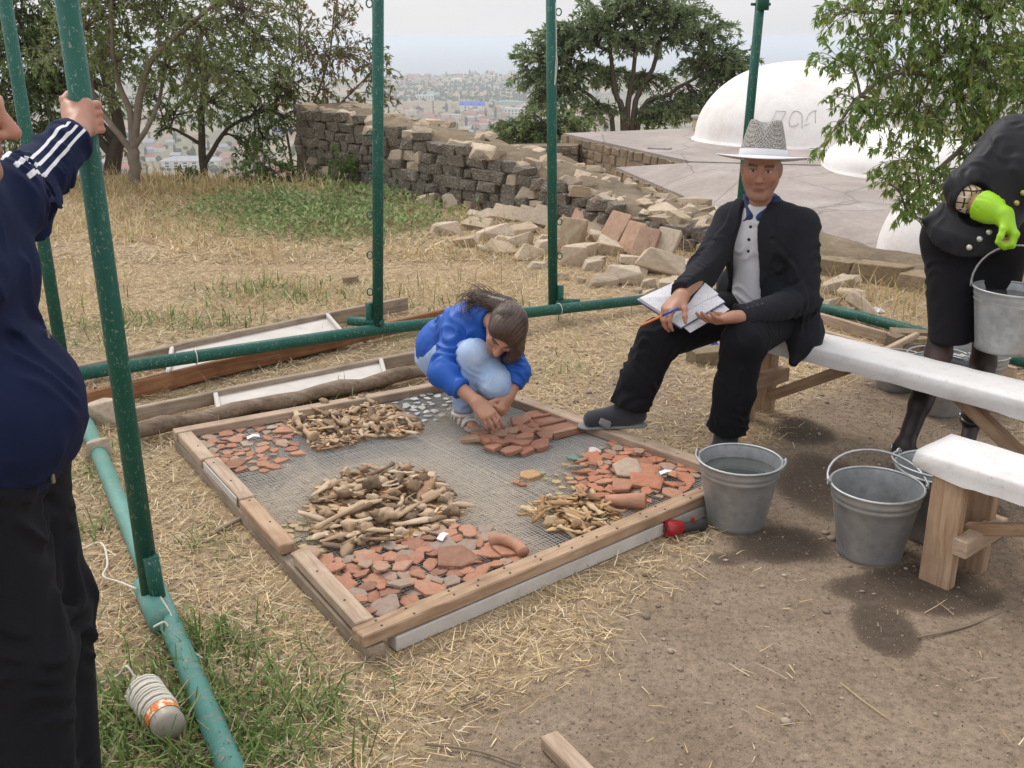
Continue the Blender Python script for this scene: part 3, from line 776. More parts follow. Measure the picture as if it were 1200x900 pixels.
# ================================================================== the sorting screen
ZT = .098
Nn, Lc, Rc, Bc = (P(*q, ZT)[:2] for q in ((428, 745), (204, 502), (880, 556), (546, 441)))
LU, LV = 1.60, 1.84
def fp(a, b_, z):                                   # a along near->right, b along near->left, on the frame's own uneven quad
    u, v = a / LU, b_ / LV
    return np.array([*((1 - u) * (1 - v) * Nn + u * (1 - v) * Rc + (1 - u) * v * Lc + u * v * Bc), z])
SCR = thing('sorting_screen', 'large wooden sorting frame strung with fine wire mesh lying on the ground', 'sieve', (*((Nn + Bc) / 2), 0))
SINV = Matrix.Translation((-(Nn + Bc)[0] / 2, -(Nn + Bc)[1] / 2, 0))
def sbeam(name, a, b_, wd, th, mat, **k):
    o = beam(name, a, b_, wd, th, mat, SCR, **k); o.matrix_local = SINV @ along(a, b_); return o
ZM = .056
sbeam('lower_beam', fp(.03, .0, .026), fp(.03, LV + .01, .026), .062, .05, m_grey, seed=1)
sbeam('lower_beam', fp(.1, LV - .03, .026), fp(LU, LV - .03, .026), .06, .05, m_wood, seed=2)
sbeam('lower_beam', fp(LU - .03, .08, .026), fp(LU - .03, LV - .07, .026), .06, .05, m_wood, seed=3)
sbeam('whitened_beam', fp(.09, .022, .026), fp(LU - .03, .022, .026), .05, .05, m_wpaint, seed=4)
o = sbeam('batten', fp(-.01, .028, .078), fp(LU + .03, .028, .078), .066, .04, m_pine, jit=.0012, seed=5)
o = sbeam('batten', fp(-.01, LV - .028, .078), fp(LU + .03, LV - .028, .078), .058, .04, m_wood, jit=.0012, seed=6)
o = sbeam('batten', fp(LU - .028, .065, .078), fp(LU - .028, LV - .06, .078), .066, .04, m_wood, jit=.0012, seed=7)
for (b0, b1, off, mt) in [(.07, .55, .034, m_wood), (.62, 1.02, .022, m_pine), (1.03, 1.45, .034, m_wood), (1.46, LV - .06, .026, m_wood)]:
    sbeam('batten', fp(off, b0, .077), fp(off + .004, b1, .077), .060, .038, mt, seed=int(b0 * 10))
sbeam('white_strip', fp(-.004, 1.05, .08), fp(-.004, 1.43, .08), .004, .03, m_wpaint, bev=0)
NAIL = bm_mesh('nail', box_bm(.006, .006, .002, 0), mat_plain('iron_nail', (.06, .05, .045), .6))
for a in np.arange(.06, LU, .11):
    for d_ in (.012, .045): obj('nail', NAIL, SCR, SINV @ Vector(fp(a + rr.uniform(-.02, .02), d_ + rr.uniform(-.006, .006), .0992)))
for bb in np.arange(.15, LV, .2):
    obj('nail', NAIL, SCR, SINV @ Vector(fp(LU - .028 + rr.uniform(-.015, .015), bb, .0992))); obj('nail', NAIL, SCR, SINV @ Vector(fp(.03, bb + .05, .0972)))
# the wire cloth, a real weave of thin wires
b = NB('wire'); b.col((.62, .62, .60)); m_wire = b.set(.5, .5)
V, F = [], []
def wire(a, b_, r):
    a, b_ = np.asarray(a), np.asarray(b_); d = nrm(b_ - a); s = np.cross(d, [0, 0, 1]); n0 = 4 * len(V)
    base = sum(len(x) for x in V)
    pts = []
    for p in (a, b_):
        for sx, sz in ((-1, -.6), (1, -.6), (0, 1.0)): pts.append(p + s * sx * r + np.array([0, 0, sz * r]))
    V.append(np.array(pts)); F.extend([(base, base + 1, base + 4, base + 3), (base + 1, base + 2, base + 5, base + 4), (base + 2, base, base + 3, base + 5)])
STEP = .0135
def sag(a, b_): return -.006 * math.sin(math.pi * a / LU) * math.sin(math.pi * b_ / LV)
for a in np.arange(.02, LU - .01, STEP):
    j = rr.gauss(0, .0012); bs = np.linspace(.02, LV - .02, 7)
    for k in range(6): wire(fp(a + j, bs[k], ZM + sag(a, bs[k])), fp(a + j + rr.gauss(0, .0006), bs[k + 1], ZM + sag(a, bs[k + 1])), .00085)
for bb in np.arange(.02, LV - .01, STEP):
    j = rr.gauss(0, .0012); as_ = np.linspace(.02, LU - .02, 7)
    for k in range(6): wire(fp(as_[k], bb + j, ZM + sag(as_[k], bb) + .001), fp(as_[k + 1], bb + j, ZM + sag(as_[k + 1], bb) + .001), .00085)
V = np.vstack(V); V[:, :2] -= (Nn + Bc) / 2
o = obj('wire_mesh', np_mesh('wire_mesh', V, F, m_wire, False), SCR); o['kind'] = 'stuff'

# ------------------------------------------------------------------ finds laid out on the wire
def mat_find(name, stops, rough=.85):
    b = NB(name); v = b.coord('Object'); n1 = b.noise(v, 6, 5, .7); n2 = b.noise(v, 40, 3)
    c = b.ramp(b.rand(), stops); c = b.mix(b.math('MULTIPLY', b.noise(b.coord('World'), 30, 5, .7), .42), c, (.46, .36, .27)); c = b.mix(.5, c, b.ramp(n1, [(.3, (.62, .6, .58)), (.55, (1, 1, 1)), (.72, (1.25, 1.25, 1.22))]), 'MULTIPLY')
    b.col(c); b.bump(n2, .25, .02); return b.set(rough, 0, .25)
m_terra = mat_find('terracotta', [(0, (.20, .085, .055)), (.22, (.33, .13, .075)), (.45, (.42, .17, .095)), (.64, (.44, .215, .135)), (.78, (.38, .25, .18)), (.90, (.25, .195, .165)), (1, (.46, .35, .26))])
m_terra_b = mat_find('bright_terracotta', [(0, (.27, .10, .055)), (.3, (.40, .135, .068)), (.6, (.48, .165, .08)), (.80, (.46, .21, .125)), (.92, (.34, .24, .18)), (1, (.21, .175, .15))])
m_tile = mat_find('brown_tile', [(0, (.20, .075, .045)), (.5, (.32, .115, .065)), (.8, (.38, .16, .09)), (1, (.34, .21, .13))])
m_bone = mat_find('old_bone', [(0, (.12, .07, .042)), (.2, (.26, .16, .09)), (.45, (.42, .28, .165)), (.7, (.53, .385, .24)), (.9, (.61, .48, .34)), (1, (.33, .18, .09))])
m_bone_o = mat_find('orange_bone', [(0, (.26, .13, .05)), (.4, (.45, .255, .105)), (.75, (.55, .36, .18)), (1, (.60, .46, .29))])
m_porc = mat_find('white_porcelain', [(0, (.45, .46, .46)), (.4, (.66, .67, .68)), (.75, (.55, .57, .55)), (.9, (.28, .36, .5)), (1, (.5, .52, .40))], .35)
m_slag = mat_find('greenish_slag', [(0, (.22, .24, .15)), (.4, (.40, .36, .20)), (.75, (.48, .36, .18)), (1, (.25, .19, .15))])
def sherd_mesh(name, mat, seed, square=False, thick=.1, curve=.35):
    r = random.Random(seed); n = 4 if square else r.choice([4, 5, 5, 6, 7])
    asp = r.uniform(.62, 1.0); ph = r.uniform(0, 6)
    ring = []
    for k in range(n):
        a = ph + (k + (0 if square else r.uniform(-.3, .3))) * 2 * math.pi / n
        q = (.62 if square else r.uniform(.42, .60)); ring.append((q * math.cos(a), q * math.sin(a) * asp))
    cv = curve * r.uniform(.1, 1.2)
    def zz(x, y): return -cv * x * x
    V, F = [], []
    for lay, t in ((1, thick / 2), (0, -thick / 2)):
        V += [(x, y, zz(x, y) + t * .75) for x, y in ring]; V += [(x * .86, y * .86, zz(x * .86, y * .86) + t) for x, y in ring]; V.append((0, 0, t))
    m = 2 * n + 1
    for k in range(n):
        k2 = (k + 1) % n
        F += [(k, k2, n + k2, n + k), (n + k, n + k2, 2 * n), (m + k2, m + k, m + n + k, m + n + k2), (m + n + k2, m + n + k, m + 2 * n), (k, m + k, m + k2, k2)]
    return poly_mesh(name, V, F, mat, False)
def bone_mesh(name, mat, seed, kind):
    r = random.Random(seed)
    if kind == 'long':
        xs_ = np.array([-.52, -.49, -.42, -.34, 0, .34, .41, .48, .53]); rd = np.array([.02, .062, .068, .05, .046, .05, .064, .072, .03]); bend = r.uniform(-.06, .06)
        pts = [(x, bend * (1 - 4 * x * x), 0) for x in xs_]; V, F = tube_arrays(pts, rd, 7)
        V = np.array(V); V[:, 2] *= .8
    elif kind == 'split':
        xs_ = np.linspace(-.5, .5, 5); V, F = [], []
        for x in xs_:
            w_ = .15 * r.uniform(.55, 1.35) * (1 - abs(x) * .3)
            for a in np.linspace(-1.2, 1.2, 4): V.append((x + r.uniform(-.08, .08), w_ * math.sin(a) * r.uniform(.9, 1.4), w_ * math.cos(a) * .75 + r.uniform(-.02, .02)))
            for a in np.linspace(1.3, -1.3, 4): V.append((x, w_ * .6 * math.sin(a), w_ * .6 * math.cos(a) * .8 - .012))
        for k in range(4):
            for q in range(8): F.append((k * 8 + q, k * 8 + (q + 1) % 8, (k + 1) * 8 + (q + 1) % 8, (k + 1) * 8 + q))
        F += [tuple(range(7, -1, -1)), tuple(range(32, 40))]
    elif kind == 'rib':
        t = np.linspace(-1, 1, 9); pts = np.stack([t * .5, .22 * (1 - t * t), 0 * t], 1); V, F = tube_arrays(pts, .04 - .012 * np.abs(t), 6); V = np.array(V); V[:, 2] *= .6
    else:
        bm = bmesh.new(); bmesh.ops.create_icosphere(bm, subdivisions=2, radius=.42)
        for v in bm.verts:
            nn = mnoise.noise(v.co * 3.2 + Vector((seed * 5.1, 0, 0))); v.co *= 1 + 1.1 * nn; v.co.z *= .62; v.co.y *= .8
        return bm_mesh(name, bm, mat, True)
    return poly_mesh(name, V, F, mat, True)
SH_A = [sherd_mesh('pottery_sherd', m_terra, k) for k in range(12)]
SH_B = [sherd_mesh('pottery_sherd', m_terra_b, 40 + k) for k in range(12)]
TILES = [sherd_mesh('tile_fragment', m_tile, 80 + k, thick=.2, curve=.05) for k in range(8)]
PORC = [sherd_mesh('porcelain_sherd', m_porc, 110 + k, thick=.09) for k in range(8)]
SLAG = [sherd_mesh('stone_chip', m_slag, 130 + k, thick=.22, curve=.1) for k in range(6)]
def bones(mat, s): return dict(long=[bone_mesh('bone', mat, s + k, 'long') for k in range(3)], split=[bone_mesh('bone_fragment', mat, s + 10 + k, 'split') for k in range(8)],
                               rib=[bone_mesh('bone', mat, s + 30 + k, 'rib') for k in range(2)], lump=[bone_mesh('bone_fragment', mat, s + 40 + k, 'lump') for k in range(5)])
BN, BO = bones(m_bone, 200), bones(m_bone_o, 300)
def in_poly(p, poly): return poly_sd(np.array([p[0]]), np.array([p[1]]), poly)[0] < 0
def scatter(poly_px, n, sizes, pick, label, cat, group, ang=None, spread=3.2, layer=.0, gap=.42, tilt=.10, zup=.008, seed=1):
    r = random.Random(seed); poly = [P(a, b_, ZM)[:2] for a, b_ in poly_px]
    xs_ = [q[0] for q in poly]; ys_ = [q[1] for q in poly]; got = []; tries = 0
    while len(got) < n and tries < n * 260:
        tries += 1
        p = (r.uniform(min(xs_), max(xs_)), r.uniform(min(ys_), max(ys_)))
        if not in_poly(p, poly): continue
        s = r.triangular(*sizes); g = gap * (1 - tries / (n * 320.0))
        if any((p[0] - q[0]) ** 2 + (p[1] - q[1]) ** 2 < (g * (s + q[2])) ** 2 for q in got): continue
        got.append((*p, s))
    for k, (x, y, s) in enumerate(got):
        me, s2, nm, zt = pick(r, s)
        a = r.uniform(0, 6.28) if ang is None else ang + r.gauss(0, spread)
        z = ZM + zt * s2 + .002 + (r.random() < layer) * .018 + zup * r.random()
        if cat == 'bone':
            kd = 'long thin bone' if me.name.startswith('bone') and s2 > s * 1.6 else ('curved rib bone' if s2 > s * 1.45 else ('knobbly bone lump' if s2 < s else 'split bone splinter'))
            lb_ = label.replace('bone piece', kd)
        else: lb_ = ('small ' if s < sizes[0] + (sizes[1] - sizes[0]) * .22 else ('large ' if s > sizes[0] + (sizes[1] - sizes[0]) * .6 else '')) + label
        tag(obj(nm, me, None, (x, y, z), (r.gauss(0, tilt), r.gauss(0, tilt), a), s2), lb_, cat, group)
    return len(got)
pk = lambda lst, nm, zt=.05: (lambda r, s: (r.choice(lst), s, nm, zt))
def pk_bone(B, pl, pr, pm, small=1.0):
    def f(r, s):
        z = r.random()
        if z < pl: return r.choice(B['long']), s * 1.7 * small, 'bone', .08
        if z < pl + pr: return r.choice(B['rib']), s * 1.5 * small, 'bone', .03
        if z < pl + pr + pm: return r.choice(B['lump']), s * .75 * small, 'bone_fragment', .28
        return r.choice(B['split']), s * 1.2 * small, 'bone_fragment', .02
    return f
cnt = []
cnt.append(scatter([(222, 506), (262, 498), (335, 497), (350, 532), (318, 552), (275, 556), (250, 535)], 64, (.045, .115, .06), pk(SH_A, 'pottery_sherd'), 'dull red pottery sherd in the corner of the screen nearest the wooden barrows', 'sherd', 'dull red sherds in the corner by the barrows', seed=1))
cnt.append(scatter([(338, 500), (355, 484), (430, 472), (462, 480), (497, 505), (480, 514), (440, 515), (395, 528), (370, 530)], 105, (.045, .10, .062), pk_bone(BN, .02, .05, .2), 'brown bone piece in the strip between the sherds and the porcelain', 'bone', 'brown bones between sherds and porcelain', ang=-.75, spread=.5, layer=.35, gap=.2, tilt=.2, seed=2))
cnt.append(scatter([(458, 478), (472, 460), (505, 462), (530, 470), (528, 492), (490, 495)], 34, (.03, .055, .042), pk(PORC, 'porcelain_sherd'), 'white glazed porcelain sherd lying beside the crouching girl', 'porcelain sherd', 'porcelain sherds beside the girl', seed=3))
cnt.append(scatter([(362, 598), (380, 575), (425, 556), (500, 554), (530, 590), (546, 600), (520, 622), (450, 640), (400, 650), (368, 628)], 118, (.055, .14, .075), pk_bone(BN, .035, .06, .26), 'brown bone piece in the largest heap in the middle of the screen', 'bone', 'brown bones heaped in the middle of the screen', ang=.55, spread=.55, layer=.45, gap=.19, tilt=.2, seed=4))
cnt.append(scatter([(358, 655), (420, 655), (470, 632), (520, 618), (570, 622), (612, 655), (560, 680), (500, 700), (440, 722), (395, 690)], 92, (.05, .13, .07), pk(SH_A, 'pottery_sherd'), 'reddish pottery sherd along the pine batten below the largest bone heap', 'sherd', 'reddish sherds below the large bone heap', layer=.12, gap=.36, tilt=.14, seed=5))
cnt.append(scatter([(546, 520), (580, 500), (625, 495), (640, 505), (648, 522), (600, 538)], 22, (.06, .12, .08), pk(TILES, 'tile_fragment', .1), 'dark red brown tile fragment laid out before the crouching girl', 'tile', 'tile fragments before the girl', gap=.36, seed=6))
cnt.append(scatter([(664, 562), (690, 530), (722, 516), (780, 538), (822, 558), (806, 576), (760, 588), (720, 588), (680, 575)], 92, (.045, .12, .062), pk(SH_B, 'pottery_sherd'), 'bright orange pottery sherd in the heap by the water bucket', 'sherd', 'orange sherds by the water bucket', layer=.1, gap=.36, tilt=.13, seed=7))
cnt.append(scatter([(612, 600), (640, 588), (680, 582), (705, 595), (728, 606), (712, 622), (672, 632), (645, 618)], 72, (.05, .10, .06), pk_bone(BO, .05, .05, .18), 'orange tinted bone piece heaped beside the bright orange sherds', 'bone', 'orange tinted bones beside the orange sherds', ang=-.4, spread=.9, layer=.4, gap=.2, tilt=.25, seed=8))
cnt.append(scatter([(328, 615), (350, 613), (385, 632), (380, 648), (350, 650)], 17, (.03, .055, .04), pk(SLAG, 'stone_chip', .11), 'greenish stone chip in the small group by the broken batten', 'stone chip', 'stone chips by the broken batten', seed=9))
cnt.append(scatter([(632, 556), (660, 545), (690, 540), (684, 570), (655, 585)], 13, (.025, .045, .03), pk(SLAG, 'stone_chip', .11), 'yellowish stone chip among the loose finds beside the orange sherds', 'stone chip', 'stone chips beside the orange sherds', gap=.7, seed=10))
def find(name, me, px, py, s, rot, label, cat, zt=.05):
    p = P(px, py, ZM); return tag(obj(name, me, None, (p[0], p[1], ZM + zt), rot, s), label, cat)
V, F = lathe_arrays([(.0, .0), (.055, .0), (.066, .006), (.066, .014), (.05, .02), (.046, .016), (.0, .016)], 26)
find('pot_base', poly_mesh('pot_base', V, F, m_terra), 630, 492, 1, (.05, 0, 0), 'round flat pot base lying beside the big floor tiles', 'pot base', .004)
def tile_thing(px, py, lx, ly, rz, label):
    t = find('floor_tile', bm_mesh('floor_tile', box_bm(lx, ly, .022, .004), m_tile), px, py, 1, (0, 0, rz), label, 'tile', .013)
    for s in (-1, 1): obj('raised_edge', bm_mesh('raised_edge', box_bm(lx * .98, .014, .012, .003), m_tile), t, (0, s * (ly / 2 - .009), .0165))
tile_thing(661, 506, .19, .13, .55, 'large unbroken red floor tile with raised edges lying against the batten')
tile_thing(645, 497, .15, .10, .5, 'shorter red floor tile with raised edges lying between round pot base and larger tile')
find('rim_sherd', SH_A[3], 536, 659, .17, (.1, .1, .4), 'largest flat round shouldered sherd of the heap near the bent jar spout', 'sherd', .02)
find('rim_sherd', SH_A[9], 735, 560, .13, (.35, .0, .2), 'largest curved tan sherd lying across the bright orange heap', 'sherd', .04)
find('rim_sherd', SH_B[5], 757, 570, .17, (.1, .1, -.4), 'wide orange sherd lying near the largest curved tan sherd', 'sherd', .03)
find('long_sherd', SH_A[2], 728, 577, .15, (.1, .0, .1), 'long narrow tan sherd at the lower side of the orange heap', 'sherd', .03)
V, F = tube_arrays(catmull([(-.09, 0, 0), (-.05, .01, .012), (0, 0, .014), (.05, -.02, .008), (.085, -.05, 0)], 4), [.028] * 4 + [.026] * 4 + [.024] * 4 + [.027] * 5, 9)
find('curved_spout', poly_mesh('curved_spout', V, F, m_terra), 597, 646, .78, (0, 0, -.35), 'thick bent jar spout lying at the edge of the reddish sherds', 'jar spout', .026)
V, F = lathe_arrays([(.0, -.075), (.018, -.075), (.022, -.05), (.028, .02), (.034, .07), (.028, .074), (.0, .06)], 14)
find('jar_neck', poly_mesh('jar_neck', V, F, m_terra_b), 733, 596, 1, (1.5, 0, 1.35), 'round orange jar neck lying on its side by the batten', 'jar neck', .032)
V, F = tube_arrays(catmull([(-.15, 0, 0), (-.13, .012, .004), (-.07, .004, 0), (.07, -.004, 0), (.13, 0, .004), (.15, .004, 0)], 4), [.03, .034, .036, .032] + [.022, .018, .016, .015] + [.015] * 4 + [.016, .018, .022, .026] + [.032, .036, .036, .032] + [.02], 9)
find('long_bone', poly_mesh('long_bone', V, F, m_bone), 357, 511, .78, (0, 0, -1.0), 'long curved whole limb bone lying at the edge of the bone strip', 'bone', .03)
b = NB('paper_white'); b.col((.72, .72, .73)); m_paper = b.set(.8)
for px, py, rz, lb in [(297, 518, .5, 'little white paper tag lying on the dull red sherds'), (519, 636, 1.2, 'little white paper tag lying on the reddish sherds near the bent jar spout'), (780, 560, .3, 'little white paper tag lying on the bright orange sherds')]:
    V = [(-.035, -.015, 0), (0, -.014, .01), (.035, -.013, .002), (-.03, .016, .003), (.002, .015, .012), (.037, .014, .004)]
    find('paper_tag', poly_mesh('paper_tag', V, [(0, 1, 4, 3), (1, 2, 5, 4)], m_paper, False), px, py, .8, (0, 0, rz), lb, 'paper tag', .022)
m_gls = mat_plain('green_glass', (.10, .17, .13), .15, .2, 20, spec=.6)
me = sherd_mesh('glass_sherd', m_gls, 171, thick=.1, curve=.8)
find('glass_sherd', me, 676, 540, .08, (.1, .2, .3), 'curved dark green glass sherd beside the bright orange sherds', 'glass sherd', .015)
find('painted_sherd', sherd_mesh('painted_sherd', m_porc, 175, thick=.12), 698, 530, .07, (.1, .1, .4), 'blue and white painted sherd lying alone near the seated man foot', 'porcelain sherd', .01)
find('dish_sherd', sherd_mesh('dish_sherd', m_bone_o, 177, thick=.15, curve=.2), 622, 560, .10, (.05, .1, .2), 'rounded buff dish sherd lying apart near the yellowish chips', 'sherd', .012)
me = sherd_mesh('red_chip', m_tile, 179, thick=.2, curve=.1)
for px, py in [(605, 567), (612, 570)]: tag(find('tile_fragment', me, px, py, .05, (0, .1, px), '', '', .008), 'small dark red chip lying by the rounded buff dish sherd', 'tile', 'chips by the dish sherd')
# the smallest splinters lie between the counted pieces
def crumbs(name, poly_px, n, sz, mat, label, seed):
    r = np.random.default_rng(seed); poly = [P(a, b_, ZM)[:2] for a, b_ in poly_px]; lo_, hi_ = np.min(poly, 0), np.max(poly, 0)
    p = r.uniform(lo_, hi_, (n * 3, 2)); p = p[poly_sd(p[:, 0], p[:, 1], poly) < 0][:n]; m = len(p)
    cube = np.array([(x, y, z) for x in (-.5, .5) for y in (-.5, .5) for z in (-.5, .5)]); cf = np.array([(0, 1, 3, 2), (4, 6, 7, 5), (0, 4, 5, 1), (2, 3, 7, 6), (0, 2, 6, 4), (1, 5, 7, 3)])
    s = r.uniform(*sz, m)[:, None] * np.stack([r.uniform(.7, 1.4, m), r.uniform(.2, .5, m), r.uniform(.12, .3, m)], 1)
    v = (cube[None] * r.uniform(.55, 1.2, (m, 8, 1))) * s[:, None]; a = r.uniform(0, 6.28, m); c_, s_ = np.cos(a)[:, None], np.sin(a)[:, None]
    x, y = v[..., 0] * c_ - v[..., 1] * s_, v[..., 0] * s_ + v[..., 1] * c_
    V = np.stack([x + p[:, 0:1], y + p[:, 1:2], v[..., 2] + ZM + .006 + r.uniform(0, .012, (m, 1))], -1).reshape(-1, 3); F = (cf[None] + (np.arange(m) * 8)[:, None, None]).reshape(-1, 4)
    cols = np.array([(.30, .19, .105), (.45, .31, .185), (.55, .42, .28), (.2, .12, .065), (.5, .30, .14)]) if 'bone' in name else np.array([(.4, .16, .09), (.3, .12, .07), (.42, .24, .16), (.3, .23, .18)])
    o = obj(name, np_mesh(name, V, F, mat, False, dict(Col=np.repeat(cols[r.integers(0, len(cols), m)] * r.uniform(.75, 1.25, (m, 1)), 8, 0)))); tag(o, label, 'bone chips' if 'bone' in name else 'sherd chips', kind='stuff')
m_crumb = mat_attr('find_chips', .85)
crumbs('bone_chips', [(338, 500), (355, 484), (430, 472), (462, 480), (497, 505), (480, 514), (440, 515), (395, 528), (370, 530)], 420, (.02, .05), m_crumb, 'small bone splinters lying between the brown bones of the long strip', 1)
crumbs('bone_chips', [(362, 598), (380, 575), (425, 556), (500, 554), (530, 590), (546, 600), (520, 622), (450, 640), (400, 650), (368, 628)], 420, (.02, .06), m_crumb, 'small bone splinters lying between the bones of the largest heap', 2)
crumbs('bone_chips', [(612, 600), (640, 588), (680, 582), (705, 595), (728, 606), (712, 622), (672, 632), (645, 618)], 260, (.015, .04), m_crumb, 'small bone splinters lying between the orange tinted bones', 3)
print('finds', cnt)
# ================================================================== the green pipe frame of the shelter
FRM = thing('shelter_frame', 'bare shelter frame of chipped green steel pipes standing round the screen', 'pipe frame', (0, 0, 0))
pA, pB = P(270, 899, .03), P(96, 484, .03)
d_ = nrm(pB - pA)
GP = [tube('ground_pipe', [pA - d_ * .45, (pA + pB) / 2, pB + d_ * .75], .033, m_faded, FRM, 14)]
q0, q1, q2 = P(60, 443, .16), P(443, 386, .15), P(760, 350.5, .07)
GP.append(tube('ground_pipe', [q0, q1, (q1 + q2) / 2, q2], .033, m_green_p, FRM, 14))
c0 = np.array([1.52, 6.88, .05])
GP.append(tube('ground_pipe', [q2 - (0, 0, .005), c0], .029, m_green_p, FRM, 12))
GP.append(tube('ground_pipe', [c0, P(1010, 371, .05), P(1135, 405, .05), P(1300, 452, .05)], .033, m_green_p, FRM, 14))
m_ring = mat_plain('painted_hook', (.03, .13, .10), .5)
def pole(base, top, rings=(), side=(-1, 0, 0), foot=(1, 0, 0), rad=.030):
    base, top = np.array(base, float), np.array(top, float)
    o = tube('pole', [base, base * .5 + top * .5, top], rad, m_green_p, FRM, 16)
    s = np.array(side, float)
    for z in rings:
        t = (z - base[2]) / (top[2] - base[2]); c = base + (top - base) * t + s * (rad + .014)
        a = np.linspace(0, 2 * np.pi, 13)
        tube('hook_ring', np.stack([c[0] + s[0] * .016 * np.cos(a), c[1] + 0 * a + s[1] * .016 * np.cos(a), c[2] + .02 * np.sin(a)], 1), .004, m_ring, o, 5, False)
    f = np.array(foot, float)
    if f.any():
        tube('socket', [base + f * .045 - (0, 0, .02), base + f * .045 + (0, 0, .13)], .022, m_green_p, o, 10)
        tube('socket', [base - f * .03 + (0, 0, .02), base + f * .17 + (0, 0, .02)], .026, m_green_p, o, 10)
    return o
p1 = P(178, 702, .04)
pole(p1, PY(74, -30, p1[1] - .01), foot=(0, 0, 0))
tube('socket', [p1 + (.028, -.02, .0), p1 + (.020, -.02, .16)], .024, m_green_p, FRM, 10)
tube('sleeve', [P(170, 686, .036), P(190, 731, .036)], .0385, m_faded, FRM, 16)
pl2 = P(92, 500, .03); pl2 = P(76, 440, .1)
pole(pl2, PY(1, -30, pl2[1]), foot=(0, 0, 0))
pp = q1 + (0, 0, .02); zr = lambda py: PY(443, py, pp[1])[2]
pole(pp, PY(443, -30, pp[1]), [zr(y) for y in (4, 54, 105, 158, 206, 252, 299, 342)], (-1, 0, 0), (-1, .2, 0))
p3 = P(648, 358, .09); zr = lambda py: PY(646, py, p3[1])[2]
pole(p3, PY(645.5, -30, p3[1]), [zr(y) for y in (14, 60, 120, 260, 300)], (1, 0, 0), (1, -.1, 0))
p4 = c0 + (0, 0, .01); o = pole(p4, PY(894, -30, p4[1]), [], foot=(0, 0, 0))
e0, e1 = PY(893, 12, p4[1]), PY(894.5, -10, p4[1]); tube('coupling', [e0, e1], .042, m_green_p, o, 14)
for s in (-1, 1): tube('coupling_pin', [PY(891.5, 5, p4[1]) + (s * .03, 0, 0), PY(891.5, 5, p4[1]) + (s * .062, 0, 0)], .009, m_green_p, o, 8)

# white cord on the frame
m_cord = mat_plain('white_cord', (.62, .58, .50), .9, .15, 60)
m_dcord = mat_plain('dim_cord', (.55, .56, .50), .9, .15, 60)
def cord(pts, r, label, group=None, name='cord', mat=None):
    return tag(tube(name, catmull(pts, 6), r, mat or m_cord, None, 6), label, 'cord', group)
g = lambda a, b_, z=.012: P(a, b_, z)
cord([g(60, 640), g(90, 645), g(118, 636), g(126, 660, .03), g(121, 675, .03), g(140, 682, .03), g(160, 690, .07)], .0035, 'loose white cord running over dry straw to the foot of the pole')
cord([g(180, 735, .07), g(185, 732, .075), g(193, 729, .07), g(198, 735, .05), g(196, 715, .05), g(188, 700, .07), g(200, 720, .06), g(212, 750, .05), g(225, 763, .03), g(238, 772, .015)], .0035, 'white cord knotted round the pipe at the foot of the pole')
cord([g(248, 838, .04), g(258, 845, .012), g(268, 860, .012), g(274, 880, .012), g(273, 898, .012)], .003, 'short end of white cord trailing in the green grass beside the pipe')
cord([PY(651, 3, p3[1] - .04), PY(652, 60, p3[1] - .04), PY(650, 100, p3[1] - .05), PY(653, 75, p3[1] - .04), PY(652, 62, p3[1] - .04)], .003, 'thin cord hanging in a loop from the top of the pole behind the girl', mat=m_dcord)
for (a, b_, z, rad, lb) in [(230, 421, .165, .038, 'pale wire wound once round the long green pipe above the barrows'), (648, 366, .085, .037, 'pale wire wound round the pipe at the foot of the pole behind the girl')]:
    c = P(a, b_, z - .02); an = np.linspace(0, 2 * np.pi, 14)
    ax = nrm(q1 - q0 if a < 400 else q2 - q1); sd_ = nrm(np.cross(ax, [0, 0, 1]))
    t_ = ((c - q0) @ ax); c = (q0 + ax * t_) if a < 400 else q1 + ax * ((c - q1) @ ax)
    tag(tube('wire_tie', [c + sd_ * math.cos(x) * rad + np.array([0, 0, math.sin(x) * rad]) for x in an], .003, m_cord, None, 5, False), lb, 'wire')

# ================================================================== wooden hand barrows
def barrow(label, A0, A1, B0, B1, zt, h, crosses, panel, mats, round_b=False, cross_mat=None):
    a0, a1, b0, b1 = [P(*q, zt) for q in (A0, A1, B0, B1)]
    t = thing('hand_barrow', label, 'hand barrow', (0, 0, 0), 0, None)
    lo = np.array([0, 0, h / 2])
    beam('side_rail', a0 - lo, a1 - lo, .035, h, mats[0], t, jit=.004, seed=3)
    if round_b:
        n = 14; pts = [b0 + (b1 - b0) * k / n - np.array([0, 0, h * .5]) + np.array([0, 0, .008 * math.sin(k * 1.7)]) for k in range(n + 1)]
        tube('side_rail', pts, [.036 + .006 * math.sin(k * 2.3) for k in range(n + 1)], mats[1], t, 9)
    else: beam('side_rail', b0 - lo, b1 - lo, .035, h, mats[1], t, jit=.004, seed=8)
    for c in crosses:
        ca, cb = a0 + (a1 - a0) * c[0], b0 + (b1 - b0) * c[1]
        beam('cross_board', ca - lo * .8, cb - lo * .8, .022, h * .8, cross_mat or m_wpaint, t)
    (u0, u1), (v0, v1) = panel
    pts = [a0 + (a1 - a0) * u0, a0 + (a1 - a0) * u1, b0 + (b1 - b0) * v1, b0 + (b1 - b0) * v0]
    me_o = slab('panel', [np.array(q) for q in pts], zt - h * .55, zt - h * .35, m_wpaint, t)
    return t
barrow('longest wooden hand barrow with deep reddish side rail lying under the green pipe', (78, 431), (476, 347), (88, 461), (526, 361), .10, .085, [(.26, .2), (.72, .66)], ((.27, .72), (.2, .66)), (m_grey, m_red))
